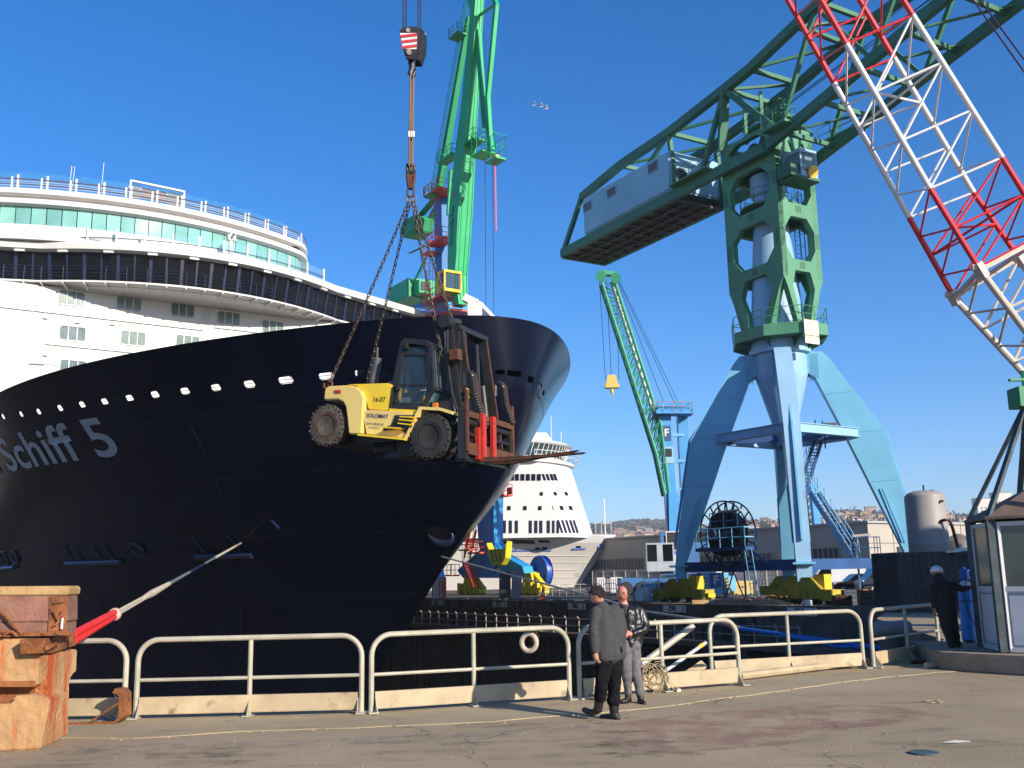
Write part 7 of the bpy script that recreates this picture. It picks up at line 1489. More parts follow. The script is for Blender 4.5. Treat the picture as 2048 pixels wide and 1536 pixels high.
# ================================================================== WHITE SHIP BEYOND THE FAR QUAY
BT = V((15.0, 150, 0)); DKZ = 7.3
ws = thing('white_ship', 'white passenger ship with sloping front and grey bow berthed behind the slewing crane', 'ship', V((-15, 150, -1)))
WH2 = mat('ferry_white', (.62, .61, .59), .5, var=.03, scale=.2); HUL2 = mat('ferry_hull', (.50, .48, .45), .4, var=.06, scale=.15, dirt=(.25, '#8c8880', .35), bump=.1, bscale=.8); NVW = mat('navy_window', (.012, .012, .03), .2); BLU2 = mat('fender_blue', (.02, .08, .32), .5)
def fs0(z): return interp(z, (-2, -.7, 2, 4.5, DKZ, 9), (7.2, 6.2, 4.4, 2.4, 0, -.4))
def fhb(s, z):
    q = s - fs0(z)
    if q <= 0: return 0
    m = max(0, min(1, (z + 1) / (DKZ + 1))) ** 1.3; return lerp(11 * (1 - math.exp(-(q / 19) ** 1.15)), 11 * (1 - math.exp(-(q / 11) ** .8)), m)
def WS(s, t, z): return V((BT.x - s, BT.y + t, z))
fsv = [0, .1, .3, .6, 1, 1.6, 2.4, 3.4, 4.6, 6, 8, 10, 13, 16, 20, 26, 34, 45, 60]
def frow(z): return [WS(fs0(z) + k, fhb(fs0(z) + k, z), z) for k in fsv[::-1]] + [WS(fs0(z) + k, -fhb(fs0(z) + k, z), z) for k in fsv[1:]]
b = MB(); b.rings([frow(z) for z in (-2, -.7, .5, 1.5, 2.5, 3.5, 4.5, 5.5, 6.3)], closed=False, cap=False); b.build('hull', HUL2, ws, smooth=True, auto=60)
b = MB(); b.rings([frow(z) for z in (6.3, 6.8, DKZ + .2)], closed=False, cap=False); b.face([b._p(p) for p in frow(DKZ - .1)]); b.build('bulwark', WH2, ws, smooth=True)
def wf(t, z): return 3.6 + (z - 8) * .30 + .10 * abs(t) ** 1.75
def sup(name, m, z0, z1, tw, off=0., back=60):
    ts = [lerp(-tw, tw, i / 40) for i in range(41)]; b = MB()
    lo = [WS(wf(t, z0) + off, t, z0) for t in ts] + [WS(back, tw, z0), WS(back, -tw, z0)]; hi = [WS(wf(t, z1) + off, t, z1) for t in ts] + [WS(back, tw, z1), WS(back, -tw, z1)]
    b.rings([lo, hi]); return b.build(name, m, ws, smooth=True, auto=40)
sup('superstructure', WH2, 7.0, 17.6, 9.6); sup('deck_edge', WH2, 17.6, 18.0, 10.4, -.6)
def fpos(x, y):
    best = None
    for i in range(400):
        t = -9.6 + 9.6 * i / 399; z = CH + (1149 - y) / 2000 * (150 + t) * 1.0; P = WS(wf(t, z), t, z); v = P - EYE; q = v.dot(_F); X = 1024 + FPX * v.dot(_R) / q; Y_ = 768 - FPX * v.dot(_U) / q
        for _ in range(2):
            z += (Y_ - y) / FPX * q; P = WS(wf(t, z), t, z); v = P - EYE; q = v.dot(_F); Y_ = 768 - FPX * v.dot(_U) / q; X = 1024 + FPX * v.dot(_R) / q
        if best is None or abs(X - x) < best[0]: best = (abs(X - x), t, z)
    return best
def fwin(name, x, y0, y1, wpx, m, slant=0.):
    e, t, z0 = fpos(x, y1)
    if e > 3:
        b = MB(); b.poly([at(x + dx, yy, 140.3) for dx, yy in ((-wpx / 2, y1), (wpx / 2, y1), (wpx / 2, y0), (-wpx / 2, y0))]); b.build(name, m, ws); return
    z1 = z0 + (y1 - y0) / FPX * 146; dt_ = wpx / 2
    def pt(dx, z): 
        _, t_, _ = fpos(x + dx, y1); return WS(wf(t_, z) - .06, t_, z)
    b = MB(); b.poly([pt(-wpx / 2, z0), pt(wpx / 2, z0), pt(wpx / 2 , z1), pt(-wpx / 2, z1)]); b.build(name, m, ws)
for x in (1009, 1021, 1033, 1061, 1072, 1082, 1097, 1107, 1116, 1124, 1132, 1140, 1148, 1155): fwin('tall_window', x, 1041, 1066, 6 if x < 1100 else 4.6, NVW)
for x in (1018, 1050, 1080, 1104, 1124, 1142): fwin('window', x, 1012, 1020, 7, GLASSD)
for x in (1083, 1111, 1133): fwin('window', x, 984, 991, 6, GLASSD)
for x in (1004, 1014, 1024, 1034, 1045, 1056, 1067, 1078, 1088, 1097, 1105, 1112): fwin('lounge_window', x, 948, 961, 8 if x < 1090 else 6, GLASSD)
# wheelhouse with glazed front and rails
def wf2(t): return 6.6 + .06 * abs(t) ** 2
def wring(z, o, tw=9.8): return [WS(wf2(t) + o, t, z) for t in [lerp(-tw, tw, i / 24) for i in range(25)]] + [WS(22, tw, z), WS(22, -tw, z)]
one('wheelhouse', WH2, ws, lambda b: (b.rings([wring(18.0, 1), wring(18.5, .6)]), b.rings([wring(20.3, -.2), wring(20.5, -.5), wring(20.9, .2), wring(21.2, 2.5, 8)])))
one('wheelhouse_glass', mat('ferry_glass', (.03, .05, .06), .1, spec=.6), ws, lambda b: b.rings([wring(18.5, .7, 9.7), wring(20.3, .1, 9.7)]))
one('mullion', WH2, ws, lambda b: [b.bar(WS(wf2(t) + .55, t, 18.5), WS(wf2(t) - .05, t, 20.3), .12, .1) for t in [lerp(-9.6, 9.6, i / 26) for i in range(27)]])
railing('bridge_rail', WH2, ws, [WS(wf2(t) - 1.3, t, 17.9) for t in [lerp(-10.6, 10.6, i / 16) for i in range(17)]], h=1.3, step=1.2, r=.05)
one('upper_house', WH2, ws, lambda b: (b.rings([[WS(9 + x, t, 21.0) for x, t in ((0, -3), (0, 3), (16, 6), (16, -6))], [WS(10 + x, t, 22.6) for x, t in ((0, -3), (0, 3), (15, 5), (15, -5))]]), b.box(WS(20, 0, 23.2), (10, 8, 1.4))), bevel=.1)
one('aerial', WH2, ws, lambda b: [b.tube(WS(s_, t, 21), WS(s_, t, z), .06, 5) for s_, t, z in ((9.2, 0, 25.6), (13, -3, 27), (16.5, 2, 28.5), (7.6, 3, 23.5))])
railing('bow_rail', WH2, ws, [WS(3.2, -2.5, DKZ), WS(1.8, -1.6, DKZ), WS(.7, -.6, DKZ), WS(.7, .6, DKZ), WS(2, 1.8, DKZ)], h=1.9, step=9, r=.04, rails=(1.,)); one('bow_mast', WH2, ws, lambda b: b.tube(WS(1.6, 0, DKZ), WS(1.6, 0, DKZ + 5.6), .09, 6))
def fh_(x, y):
    lo, hi = 125., 150.
    for _ in range(40):
        m_ = (lo + hi) / 2; P = at(x, y, m_)
        if abs(P.y - BT.y) < fhb(BT.x - P.x, P.z): hi = m_
        else: lo = m_
    return at(x, y, hi - .08)
for pts in (((1021, 1079), (1068, 1081), (1071, 1088), (1024, 1087)), ((1075, 1080), (1099, 1081), (1101, 1085), (1078, 1086)), ((1004, 1078), (1012, 1082), (1018, 1088), (1004, 1088))): one('deck_opening', DARKST, ws, lambda b: b.poly([fh_(*p) for p in pts]))
for x0, x1, y0, y1 in ((1025, 1034, 1098, 1103), (1070, 1081, 1095, 1101), (1084, 1095, 1094, 1099), (1152, 1162, 1092, 1097)): one('mooring_window', GLASSD, ws, lambda b: b.poly([fh_(x, y) for x, y in ((x0, y0), (x1, y0), (x1, y1), (x0, y1))]))
for x0, x1, y in ((1012, 1103, 1101), (1144, 1171, 1098)): one('fender_ledge', BLU2, ws, lambda b: b.bar(fh_(x0, y), fh_(x1, y - 1), .25, .22))
a_ = fh_(1200, 1092); one('anchor_pipe', BLU2, ws, lambda b: b.path([a_ + V((.4 * math.cos(q), -.1, .28 * math.sin(q))) for q in [2 * PI * k / 14 for k in range(14)]], .14, 6, closed=True))
one('plate_seam', mat('ferry_seam', (.62, .60, .56), .5), ws, lambda b: [b.path([fh_(x, y) - V((0, .02, 0)) for x in range(x0, x1, 12)], .03, 4) for x0, x1, y in ((1010, 1180, 1125), (1010, 1165, 1140), (1030, 1160, 1155), (1010, 1190, 1112))])
# ================================================================== BUILDINGS, HILLS
WHG = mat('warehouse_grey', (.36, .36, .37), .8, var=.1, scale=.2, rust=.2, rustcol='#6b6862', streak=True); WHB = mat('warehouse_beige', (.40, .36, .30), .8, var=.12, scale=.2, rust=.2, rustcol='#8b8478', streak=True); WPN = mat('dusty_window', (.055, .06, .06), .35, var=.4, scale=.6); CORR = mat('corrugated', (.13, .13, .13), .6, var=.3, scale=1)
def facade(nm, lab, P, T, L_, dep, h, wall, bands, roofm=WHG, extra=None):
    T = T.normalized(); N_ = V((-T.y, T.x, 0)); t = thing(nm, lab, 'building', P + T * L_ / 2)
    one('wall', wall, t, lambda b: b.box(P + T * L_ / 2 + N_ * dep / 2 + Z * h / 2, (L_, dep, h), (T, N_, Z)))
    one('roof', roofm, t, lambda b: b.box(P + T * L_ / 2 + N_ * dep / 2 + Z * (h + .12), (L_ + .5, dep + .5, .24), (T, N_, Z)))
    for x0, x1, z0, z1, m, nm2 in bands:
        w_ = one(nm2, m, t, lambda b: b.box(P + T * (x0 + x1) / 2 - N_ * .06 + Z * (z0 + z1) / 2, (x1 - x0, .12, z1 - z0), (T, N_, Z)))
        if 'window' in nm2:
            n = max(2, int((x1 - x0) / .7)); one('mullion', WHG, w_, lambda b: [b.box(P + T * lerp(x0, x1, i / n) - N_ * .14 + Z * (z0 + z1) / 2, (.09, .06, z1 - z0), (T, N_, Z)) for i in range(n + 1)])
    if extra: extra(t, P, T, N_)
    return t
wa = at(1160, 1150, 172); wa.z = 0
facade('warehouse', 'long pale grey warehouse with a dark window band beyond the white ship bow', wa, V((1, 0, 0)), 40, 30, 7.6, WHG, [(k, k + 5.4, 3.2, 4.5, WPN, 'window') for k in (1, 7.2, 13.4, 19.6, 25.8, 32)] + [(0, 40, 2.0, 2.15, CORR, 'canopy'), (2, 8, .1, 1.9, CORR, 'bay_door'), (9, 15, .1, 1.9, CORR, 'bay_door'), (15.5, 20, .1, 2.0, DARKST, 'bay_opening'), (20.5, 26, .1, 1.9, CORR, 'bay_door')])
Qc = V((38.4, 110, 0)); 
def logo(t, P, T, N_):
    c = P + T * 57.2 - N_ * .1 + Z * 5.3; one('emblem', mat('emblem_blue', (.05, .10, .25), .5), t, lambda b: b.lathe(c, [(.9, 0), (.9, .06), (.01, .06)], 20, ax=-N_)); one('emblem_mark', mat('emblem_red', (.38, .03, .05), .5), t, lambda b: (b.prism([c - N_ * .12 + T * x + Z * z for x, z in ((-.8, -.5), (.2, -.9), (.85, -.2), (.3, .1), (-.2, -.3))], -N_ * .02)))
Lq = 60; facade('depot_building', 'large beige depot with shaded front and bright side wall behind the hammerhead crane', Qc - D * Lq, D, Lq, 34, 6.75, WHB, [(34, 46, 2.6, 3.9, WPN, 'window'), (48, 56, 3.0, 4.2, WPN, 'window'), (40, 44, 0.1, 2.1, WSH, 'sign_band'), (8, 30, 2.6, 3.9, WPN, 'window'), (0, 60, 1.9, 2.0, CORR, 'ledge')], extra=lambda t, P, T, N_: (logo(t, P, T, N_),
    [one('side_window', WPN, t, lambda b: b.box(Qc + NN * x + D * .06 + Z * 3.6, (w_, .12, 1.2), (NN, D, Z))) for x, w_ in ((6.2, 3.0), (9.2, 1.6), (15, 4))], one('side_joint', CORR, t, lambda b: ([b.box(Qc + NN * x + D * .02 + Z * 3.4, (.05, .05, 6.6), (NN, D, Z)) for x in (4.2, 8.4, 12.6, 17)], b.box(Qc + NN * 10 + D * .03 + Z * 4.6, (20, .05, .06), (NN, D, Z)))), one('side_lower_band', CORR, t, lambda b: b.box(Qc + NN * 12 + D * .05 + Z * 1.2, (16, .1, .6), (NN, D, Z)))))
HILLM = mat('hill_scrub', (.075, .07, .045), .95, var=.35, scale=.012, dirt=(.5, '#8c7f68', .03), rust=.35, rustcol='#2c3322', bump=0)
def hill(nm, Yc, pts, dep, seed, x0, x1):
    b = MB(); rn = random.Random(seed); nx, ny = 120, 16; G = []
    for j in range(ny + 1):
        row = []
        for i in range(nx + 1):
            px_ = lerp(x0, x1, i / nx); y = interp(px_, [p[0] for p in pts], [p[1] for p in pts]); top_ = at(px_, y, Yc); f = j / ny
            h_ = top_.z * (math.sin(min(1, f) * PI / 2) ** 1.1) + (rn.random() - .5) * top_.z * .05 * (1 if j < ny else .5); Y_ = Yc - dep * (1 - f)
            row.append(b._p((top_.x * Y_ / Yc, Y_, h_ - 2)))
        G.append(row)
    back = [b._p((b.v[k][0] * 1.3, Yc * 1.3, -5)) for k in G[-1]]; G.append(back)
    for A, B2 in zip(G, G[1:]):
        for i in range(nx): b.face((A[i], A[i + 1], B2[i + 1], B2[i]))
    o = b.build(nm, HILLM, smooth=True); return tag(o, kind='structure')
RID1 = [(1100, 1075), (1190, 1050), (1230, 1043), (1290, 1038), (1340, 1041), (1400, 1052), (1450, 1062), (1520, 1075), (1600, 1085)]
RID2 = [(1380, 1075), (1440, 1048), (1470, 1042), (1540, 1047), (1600, 1040), (1640, 1030), (1690, 1022), (1760, 1027), (1830, 1030), (1900, 1029), (1960, 1032), (2048, 1030), (2120, 1036)]
hill('hill', 2100, RID1, 700, 1, 1100, 1620); hill('hill', 1500, RID2, 520, 2, 1370, 2140)
RF = [mat('roof_terracotta', (.27, .145, .09), .9), mat('roof_brown', (.24, .14, .09), .9), mat('roof_grey', (.22, .2, .18), .9)]; HW = [mat('house_cream', (.58, .47, .33), .9), mat('house_white', (.62, .57, .50), .9), mat('house_pink', (.52, .36, .25), .9), mat('house_ochre', (.50, .35, .17), .9)]
HN = ('cream', 'white', 'pink', 'ochre'); RNM = ('terracotta', 'brown', 'grey')
rh = random.Random(5); proto = {}
for w_ in range(4):
    for r__ in range(3):
        b = MB(); b.box((0, 0, 2.5), (9, 8, 11)); b.mi = 1; b.prism([(-5, -4.6, 8), (5, -4.6, 8), (5, 0, 10.6), (-5, 0, 10.6)], (0, .0, .3)); b.prism([(-5, 4.6, 8), (5, 4.6, 8), (5, 0, 10.6), (-5, 0, 10.6)], (0, 0, .3)); b.mi = 2; [b.box((x, -4.02, z), (1.1, .1, 1.4)) for x in (-3, 0, 3) for z in (2, 5.5)]
        me = b.mesh('house'); [me.materials.append(m) for m in (HW[w_], RF[r__], WPN)]; proto[(w_, r__)] = me
def hill_pt(px_, y, Yc, dep, RID):
    top_ = at(px_, interp(px_, [p[0] for p in RID], [p[1] for p in RID]), Yc); 
    for j in range(60):
        f = j / 59; h_ = top_.z * (math.sin(f * PI / 2) ** 1.1) - 2; Y_ = Yc - dep * (1 - f); P = V((top_.x * Y_ / Yc, Y_, h_)); v = P - EYE; yy = 768 - FPX * v.dot(_U) / v.dot(_F)
        if yy < y: return P
    return P
spots = []
for _ in range(70): spots.append((rh.gauss(1290, 42), rh.triangular(1068, 1092, 1082), 2100, 700, RID1, 'lower slope of the far scrub hill'))
for _ in range(170): x = rh.uniform(1430, 1930); spots.append((x, interp(x, [p[0] for p in RID2], [p[1] for p in RID2]) + rh.uniform(2, 34), 1500, 520, RID2, 'crowded hillside behind the crane legs'))
for x, y, Yc, dep, RID, wh in spots:
    if not (1195 < x < 1345 or x > 1430): continue
    P = hill_pt(x, y, Yc, dep, RID); w_, r__ = rh.randrange(4), rh.randrange(3); o = bpy.data.objects.new('house', proto[(w_, r__)]); COL.objects.link(o)
    k = rh.uniform(.55, 1.25) * (1.15 if Yc > 2000 else .8); o.location = P; o.rotation_euler = (0, 0, rh.uniform(-.5, .5)); o.scale = (k * rh.uniform(.8, 1.7), k, k * rh.uniform(.7, 1.05)); tag(o, f'small {HN[w_]} house with {RNM[r__]} roof on the {wh}', 'house', 'houses on the ' + wh)
for x, y, w_, h_, lab in ((1972, 1030, 26, 34, 'tall white apartment block on the right hill crest'), (2005, 1026, 22, 40, 'white apartment block next to the roof strut of the kiosk'), (1990, 1048, 70, 9, 'long low white hall on the right hillside'), (2030, 1038, 24, 18, 'pale square block at the right end of the hill')):
    p = at(x, y + 6, 1330); f = thing('apartment_block', lab, 'building', V((p.x, 1330, p.z - 20))); one('wall', HW[1], f, lambda b: b.box((p.x, 1330, p.z + h_ / 2 - 14), (w_, 16, h_ * .7 + 20))); one('roof', RF[2], f, lambda b: b.box((p.x, 1330, p.z + h_ / 2 - 14 + (h_ * .7 + 20) / 2 + .5), (w_ + .6, 16.6, 1)))
    one('window', WPN, f, lambda b: [b.box((p.x + w_ * (i / 5 - .5), 1321.9, p.z + h_ * .2 + z - 10), (w_ * .1, .3, 1.8)) for i in range(1, 5) for z in range(0, int(h_ * .6), 4)])
def leafblob(b, c, r, rn, n=9):
    for _ in range(n):
        q = c + V((rn.gauss(0, r * .5), rn.gauss(0, r * .5), rn.gauss(0, r * .3))); s_ = r * rn.uniform(.25, .5); k = [V((rn.gauss(0, 1), rn.gauss(0, 1), rn.gauss(0, 1))).normalized() * s_ for _ in range(4)]
        i = [b._p(q + x) for x in k]; b.face((i[0], i[1], i[2])); b.face((i[0], i[2], i[3])); b.face((i[0], i[3], i[1])); b.face((i[1], i[3], i[2]))
b = MB()
for _ in range(900):
    x = rh.uniform(1420, 2080); P = hill_pt(x, interp(x, [p[0] for p in RID2], [p[1] for p in RID2]) + rh.triangular(-1, 50, 4), 1500, 520, RID2); leafblob(b, P + Z * 2, rh.uniform(3, 8), rh)
for _ in range(500): x = rh.uniform(1180, 1440); P = hill_pt(x, rh.triangular(1042, 1100, 1090), 2100, 700, RID1); leafblob(b, P + Z * 2, rh.uniform(3, 8), rh)
o = b.build('woods', mat('wood_green', (.028, .038, .018), .9, var=.4, scale=.05)); tag(o, 'dark scattered trees and scrub between the hillside houses', 'woods', kind='stuff')
# ================================================================== FAR QUAY CLUTTER
def quay(x, Y): p = at(x, 1150, Y); return V((p.x, Y, .01))
def bx(nm, lab, cat, m, p, w_, d_, h_, parts=(), rz=0., bevel=.02, group=None):
    t = thing(nm, lab, cat, p, group=group); one('body', m, t, lambda b: b.box(p + V((0, 0, h_ / 2)), (w_, d_, h_)), bevel=bevel)
    for n2, m2, fn in parts: one(n2, m2, t, lambda b: fn(b, p))
    return t
# vehicles
def car(x, Y, L_, H_, W_, m, lab, kind='car', face=1, cat='car', long_=True):
    p = quay(x, Y); t = thing('van' if kind == 'van' else 'parked_car', lab, cat, p, group='vehicles parked along the depot'); f = face
    if kind == 'van': pr = [(-.5, .16), (.5, .16), (.5, .48), (.40, .56), (.27, .97), (.2, 1.), (-.49, 1.), (-.5, .9)]
    else: pr = [(-.5, .2), (.5, .2), (.5, .48), (.42, .55), (.22, .62), (.06, .98), (-.2, 1.), (-.38, .72), (-.49, .62)]
    one('body', m, t, lambda b: b.prism([p + V((f * x_ * L_, -W_ / 2, z * H_)) for x_, z in pr], V((0, W_, 0))), bevel=.06)
    gl = [(.26, .60), (.36, .60), (.25, .93), (.1, .93), (.1, .6)] if kind == 'van' else [(-.34, .66), (.19, .64), (.055, .93), (-.19, .95)]
    one('side_window', GLASSD, t, lambda b: b.prism([p + V((f * x_ * L_, -W_ / 2 - .012, z * H_)) for x_, z in gl], V((0, .01, 0))))
    for x_ in (-.31, .32): 
        w_ = one('wheel', RUB, t, lambda b: b.lathe(p + V((f * x_ * L_, -W_ / 2 - .02, .31)), [(.2, 0), (.3, .0), (.31, .05), (.31, .2), (.05, .2)], 16, ax=(0, 1, 0))); one('rim', GALV, w_, lambda b: b.lathe(p + V((f * x_ * L_, -W_ / 2 - .03, .31)), [(.02, .02), (.19, 0), (.2, .04)], 12, ax=(0, 1, 0)))
    one('headlight', WSH, t, lambda b: b.box(p + V((f * .47 * L_, -W_ / 2 + .2, .47 * H_)), (.12, .3, .14)))
CB1 = mat('car_black', (.012, .013, .015), .2, coat=.6, var=.1); CB2 = mat('car_white', (.55, .56, .57), .3, coat=.4, var=.05); CB3 = mat('car_slate', (.035, .045, .06), .22, coat=.6, var=.1)
car(1668, 92, 5.2, 2.2, 1.9, CB2, 'white van with a dark cab window parked right of the crane foot', 'van', -1, 'van'); car(1712, 84, 4.3, 1.5, 1.75, CB1, 'black hatchback parked between the white van and the dark van', 'car', -1); car(1731, 94, 4.4, 1.6, 1.8, CB3, 'slate grey car behind the black hatchback', 'car', -1)
car(1778, 80, 5.0, 1.95, 1.9, CB3, 'dark slate van parked left of the shipping container', 'van', -1, 'van'); car(1815, 76, 4.2, 1.5, 1.75, CB1, 'black car half hidden by the shipping container', 'car', -1); car(1640, 100, 4.2, 1.5, 1.75, CB2, 'white car almost hidden behind the crane foot', 'car', -1)
# pale blue yard tractor with F plate
TB = mat('tractor_blue', (.16, .45, .62), .5, var=.1, scale=1); STR = mat('stripe_yellow', (.6, .42, .05), .5)
p = quay(1424, 78); t = thing('yard_tractor', 'pale blue yard tractor with a white F plate and hazard stripes', 'tractor', p)
one('body', TB, t, lambda b: (b.box(p + V((0, 0, 1.05)), (2.0, 2.6, 1.5)), b.box(p + V((-1.2, 1, 1.0)), (.8, 2.2, 1.5)), b.box(p + V((1.3, .6, 1.0)), (.8, 2, 1.2)), b.prism([p + V((-.8, -1.32, .4)), p + V((.8, -1.32, .4)), p + V((.5, -1.32, 0.15)), p + V((-.5, -1.32, .15))], V((0, .4, 0)))), bevel=.04)
one('roof_deck', WSH, t, lambda b: b.box(p + V((.2, .3, 1.86)), (3.4, 2.4, .1))); one('f_plate', mat('plate_blue', (.03, .13, .30), .5), t, lambda b: b.box(p + V((0, -1.33, 1.25)), (.85, .05, 1.05))); lettering('lettering', 'F', .9, p + V((.02, -1.37, 1.25)), V((1, 0, 0)), Z, WSH, t, offset=.03)
for e in (-1, 1): one('hazard_stripe', STR, t, lambda b: b.box(p + V((e * .86, -1.32, .95)), (.2, .04, 1.0))); 
for e in (-1, 1): one('stripe_bar', DARKST, t, lambda b: [b.prism([p + V((e * .86 - .1, -1.345, .5 + k * .25)), p + V((e * .86 + .1, -1.345, .62 + k * .25)), p + V((e * .86 + .1, -1.345, .74 + k * .25)), p + V((e * .86 - .1, -1.345, .62 + k * .25))], V((0, .008, 0))) for k in range(4)])
for x_ in (-.9, .9): one('wheel', RUB, t, lambda b: b.lathe(p + V((x_, -.9, .38)), [(.1, 0), (.38, .0), (.38, .4), (.1, .4)], 16, ax=(0, 1, 0)))
bx('ballast_block', 'yellow steel ballast block with a hazard stripe left of the yard tractor', 'block', mat('pale_yellow', (.55, .42, .14), .6, var=.1, rust=.2), quay(1384, 74), 1.5, 1.2, 1.35, [('band', DARKST, lambda b, p: b.box(p + V((.2, -.62, .75)), (.3, .03, .3)))])
bx('barrier_block', 'pale yellow barrier block with black stripes right of the yard tractor', 'block', mat('pale_yellow', (.55, .42, .14), .6), quay(1483, 84), 1.6, .7, 1.1, [('stripe', DARKST, lambda b, p: [b.box(p + V((x, -.36, .6)), (.16, .02, .14)) for x in (-.3, -.05, .2)]), ('foot', DARKST, lambda b, p: [b.box(p + V((x, 0, .05)), (.2, .72, .1)) for x in (-.6, .6)])])
for x, w_, lab in ((1308, 1.5, 'wide bright blue skip with sloping side left of the crane wheels'), (1332, 1.0, 'narrow bright blue skip tucked behind the left crane wheels')):
    p = quay(x, 70); bx('skip', lab, 'skip', mat('skip_blue', (.03, .32, .62), .5, var=.1, rust=.1), p, w_, 1.2, 1.15, [('sloped_side', mat('skip_blue_dark', (.02, .12, .30), .5), lambda b, p: b.prism([p + V((-w_ / 2 - .5, -.6, 0.02)), p + V((-w_ / 2, -.6, .02)), p + V((-w_ / 2, -.6, 1.12)), p + V((-w_ / 2 - .25, -.6, 1.12))], V((0, 1.2, 0)))), ('rim', LBLUE, lambda b, p: b.box(p + V((0, 0, 1.18)), (w_ + .1, 1.3, .06)))])
p = quay(1280, 69); o = one('rubble_bag', WSH, None, lambda b: b.rings([[p + V((.55 * math.cos(a), .4 * math.sin(a), 0)) for a in [2 * PI * k / 10 for k in range(10)]], [p + V((.6 * math.cos(a) + .05, .42 * math.sin(a), .5)) for a in [2 * PI * k / 10 for k in range(10)]], [p + V((.3 * math.cos(a) + .15, .2 * math.sin(a), .95)) for a in [2 * PI * k / 10 for k in range(10)]]]), smooth=True); tag(o, 'white sack slumped on the far quay beside the bald man', 'sack')
p = quay(1268, 88); bx('hazard_board', 'dark olive hazard board with black chevrons beyond the bald man', 'board', mat('olive', (.12, .12, .04), .7, var=.3), p, 1.5, .3, 1.35, [('chevron', BLACK, lambda b, p: [b.box(p + V((x, -.16, .8)), (.14, .02, .2)) for x in (-.4, -.1, .2, .5)])])
p = quay(1018, 84.5); t = thing('switch_cabinet', 'tall dark switch cabinet with a leaning grey door on the far quay', 'cabinet', p)
one('body', mat('cabinet_dark', (.03, .032, .035), .6, var=.2), t, lambda b: b.box(p + V((-.35, 0, 1.1)), (.95, .9, 2.2)), bevel=.03); one('door', mat('cabinet_grey', (.16, .165, .17), .6), t, lambda b: b.prism([p + V((.15, -.45, 0)), p + V((.95, -.35, 0)), p + V((1.1, -.3, 2.3)), p + V((.25, -.45, 2.35))], V((0, .08, 0)))); one('roof', mat('cabinet_grey', (.16, .165, .17), .6), t, lambda b: b.box(p + V((-.35, 0, 2.24)), (1.05, 1.0, .06)))
one('vent', BLACK, t, lambda b: [b.box(p + V((x, -.46, 1.9)), (.3, .02, .16)) for x in (-.6, -.15)])
p = quay(878, 90.5); t = thing('tool_cage', 'small white site cabin with a red frame standing beside the black bow', 'cabin', p); one('wall', WHG, t, lambda b: b.box(p + V((0, 0, .9)), (1.0, 1.0, 1.7))); one('frame', KR, t, lambda b: ([b.bar(p + V((x, y, 0)), p + V((x, y, 1.85)), .09) for x in (-.56, .56) for y in (-.56, .56)], b.box(p + V((0, 0, 1.82)), (1.2, 1.2, .1)), b.path([p + V((-.2, 0, 1.87)), p + V((-.2, 0, 2.1)), p + V((.2, 0, 2.1)), p + V((.2, 0, 1.87))], .03, 5))); ladder('ladder', KR, t, p + V((.25, -.6, .1)), p + V((.25, -.6, 1.6)), V((1, 0, 0)), w=.3)
p = quay(1085, 83); t = thing('traffic_cone', 'red and white traffic cone beside the yellow wheel sets', 'traffic cone', p); one('cone', KR, t, lambda b: b.lathe(p, [(.32, 0), (.32, .05), (.22, .06), (.05, .95), (.0, .96)], 14)); one('sleeve', WSH, t, lambda b: b.lathe(p, [(.182, .3), (.145, .5), (.14, .5), (.176, .3)], 14))
p = quay(1463, 92); t = thing('traffic_cone', 'small red traffic cone between the yard tractor and the barrier block', 'traffic cone', p); one('cone', KR, t, lambda b: b.lathe(p, [(.32, 0), (.32, .05), (.2, .06), (.04, .8), (.0, .81)], 12)); one('sleeve', WSH, t, lambda b: b.lathe(p, [(.165, .3), (.13, .45), (.125, .45), (.16, .3)], 12))
def hoops(lab, pts, m=GALV, h=1.0):
    t = thing('quay_railing', lab, 'railing', pts[0])
    for a, c in zip(pts, pts[1:]): one('frame', m, t, lambda b: (b.path(hoop(a, c, h, .03), .035, 6), b.tube(a.lerp(c, .0) + Z * .5, c + Z * .5, .025, 5), b.tube(a.lerp(c, .5), a.lerp(c, .5) + Z * h, .025, 5)))
hoops('pale hooped railing on the far quay under the white bow', [quay(x, 92) for x in (1090, 1118, 1146, 1174, 1202)]); hoops('pale hooped railing on the far quay between the men and the warehouse', [quay(x, 96) for x in (1206, 1232, 1258)]); 
k0 = dock(43.5, .5); hoops('dark hooped railing at the corner of the far quay', [k0, k0 + D * 1.6, k0 + D * 3.2 - NN * .2], DARKST, 1.1); hoops('dark hooped railing in front of the shipping container', [V((16.2, 42.5, 0)), V((17.4, 43.2, 0)), V((18.6, 43.4, 0)), V((19.8, 43.5, 0))], DARKST, 1.1)
def mesh_fence(lab, a, c, h, n):
    t = thing('mesh_fence', lab, 'fence', a); 
    for i in range(n + 1): one('post', GALV, t, lambda b: b.bar(a.lerp(c, i / n), a.lerp(c, i / n) + Z * h, .07, .07))
    one('mesh_panel', GALV, t, lambda b: ([b.tube(a + Z * z, c + Z * z, .018, 4) for z in np.linspace(.15, h - .05, 7)], [b.tube(a.lerp(c, i / (n * 8)), a.lerp(c, i / (n * 8)) + Z * h, .009, 3) for i in range(n * 8)]))
mesh_fence('grey mesh fence in front of the pale warehouse', quay(1185, 120), quay(1345, 112), 2.2, 7); mesh_fence('grey mesh fence in front of the beige depot', quay(1470, 98), quay(1620, 95), 2.3, 7); mesh_fence('pale mesh fence behind the parked cars', quay(1625, 104), quay(1830, 100), 2.3, 9); mesh_fence('temporary mesh panel around the blue skips', quay(1288, 68.5), quay(1346, 67.5), 1.9, 2)
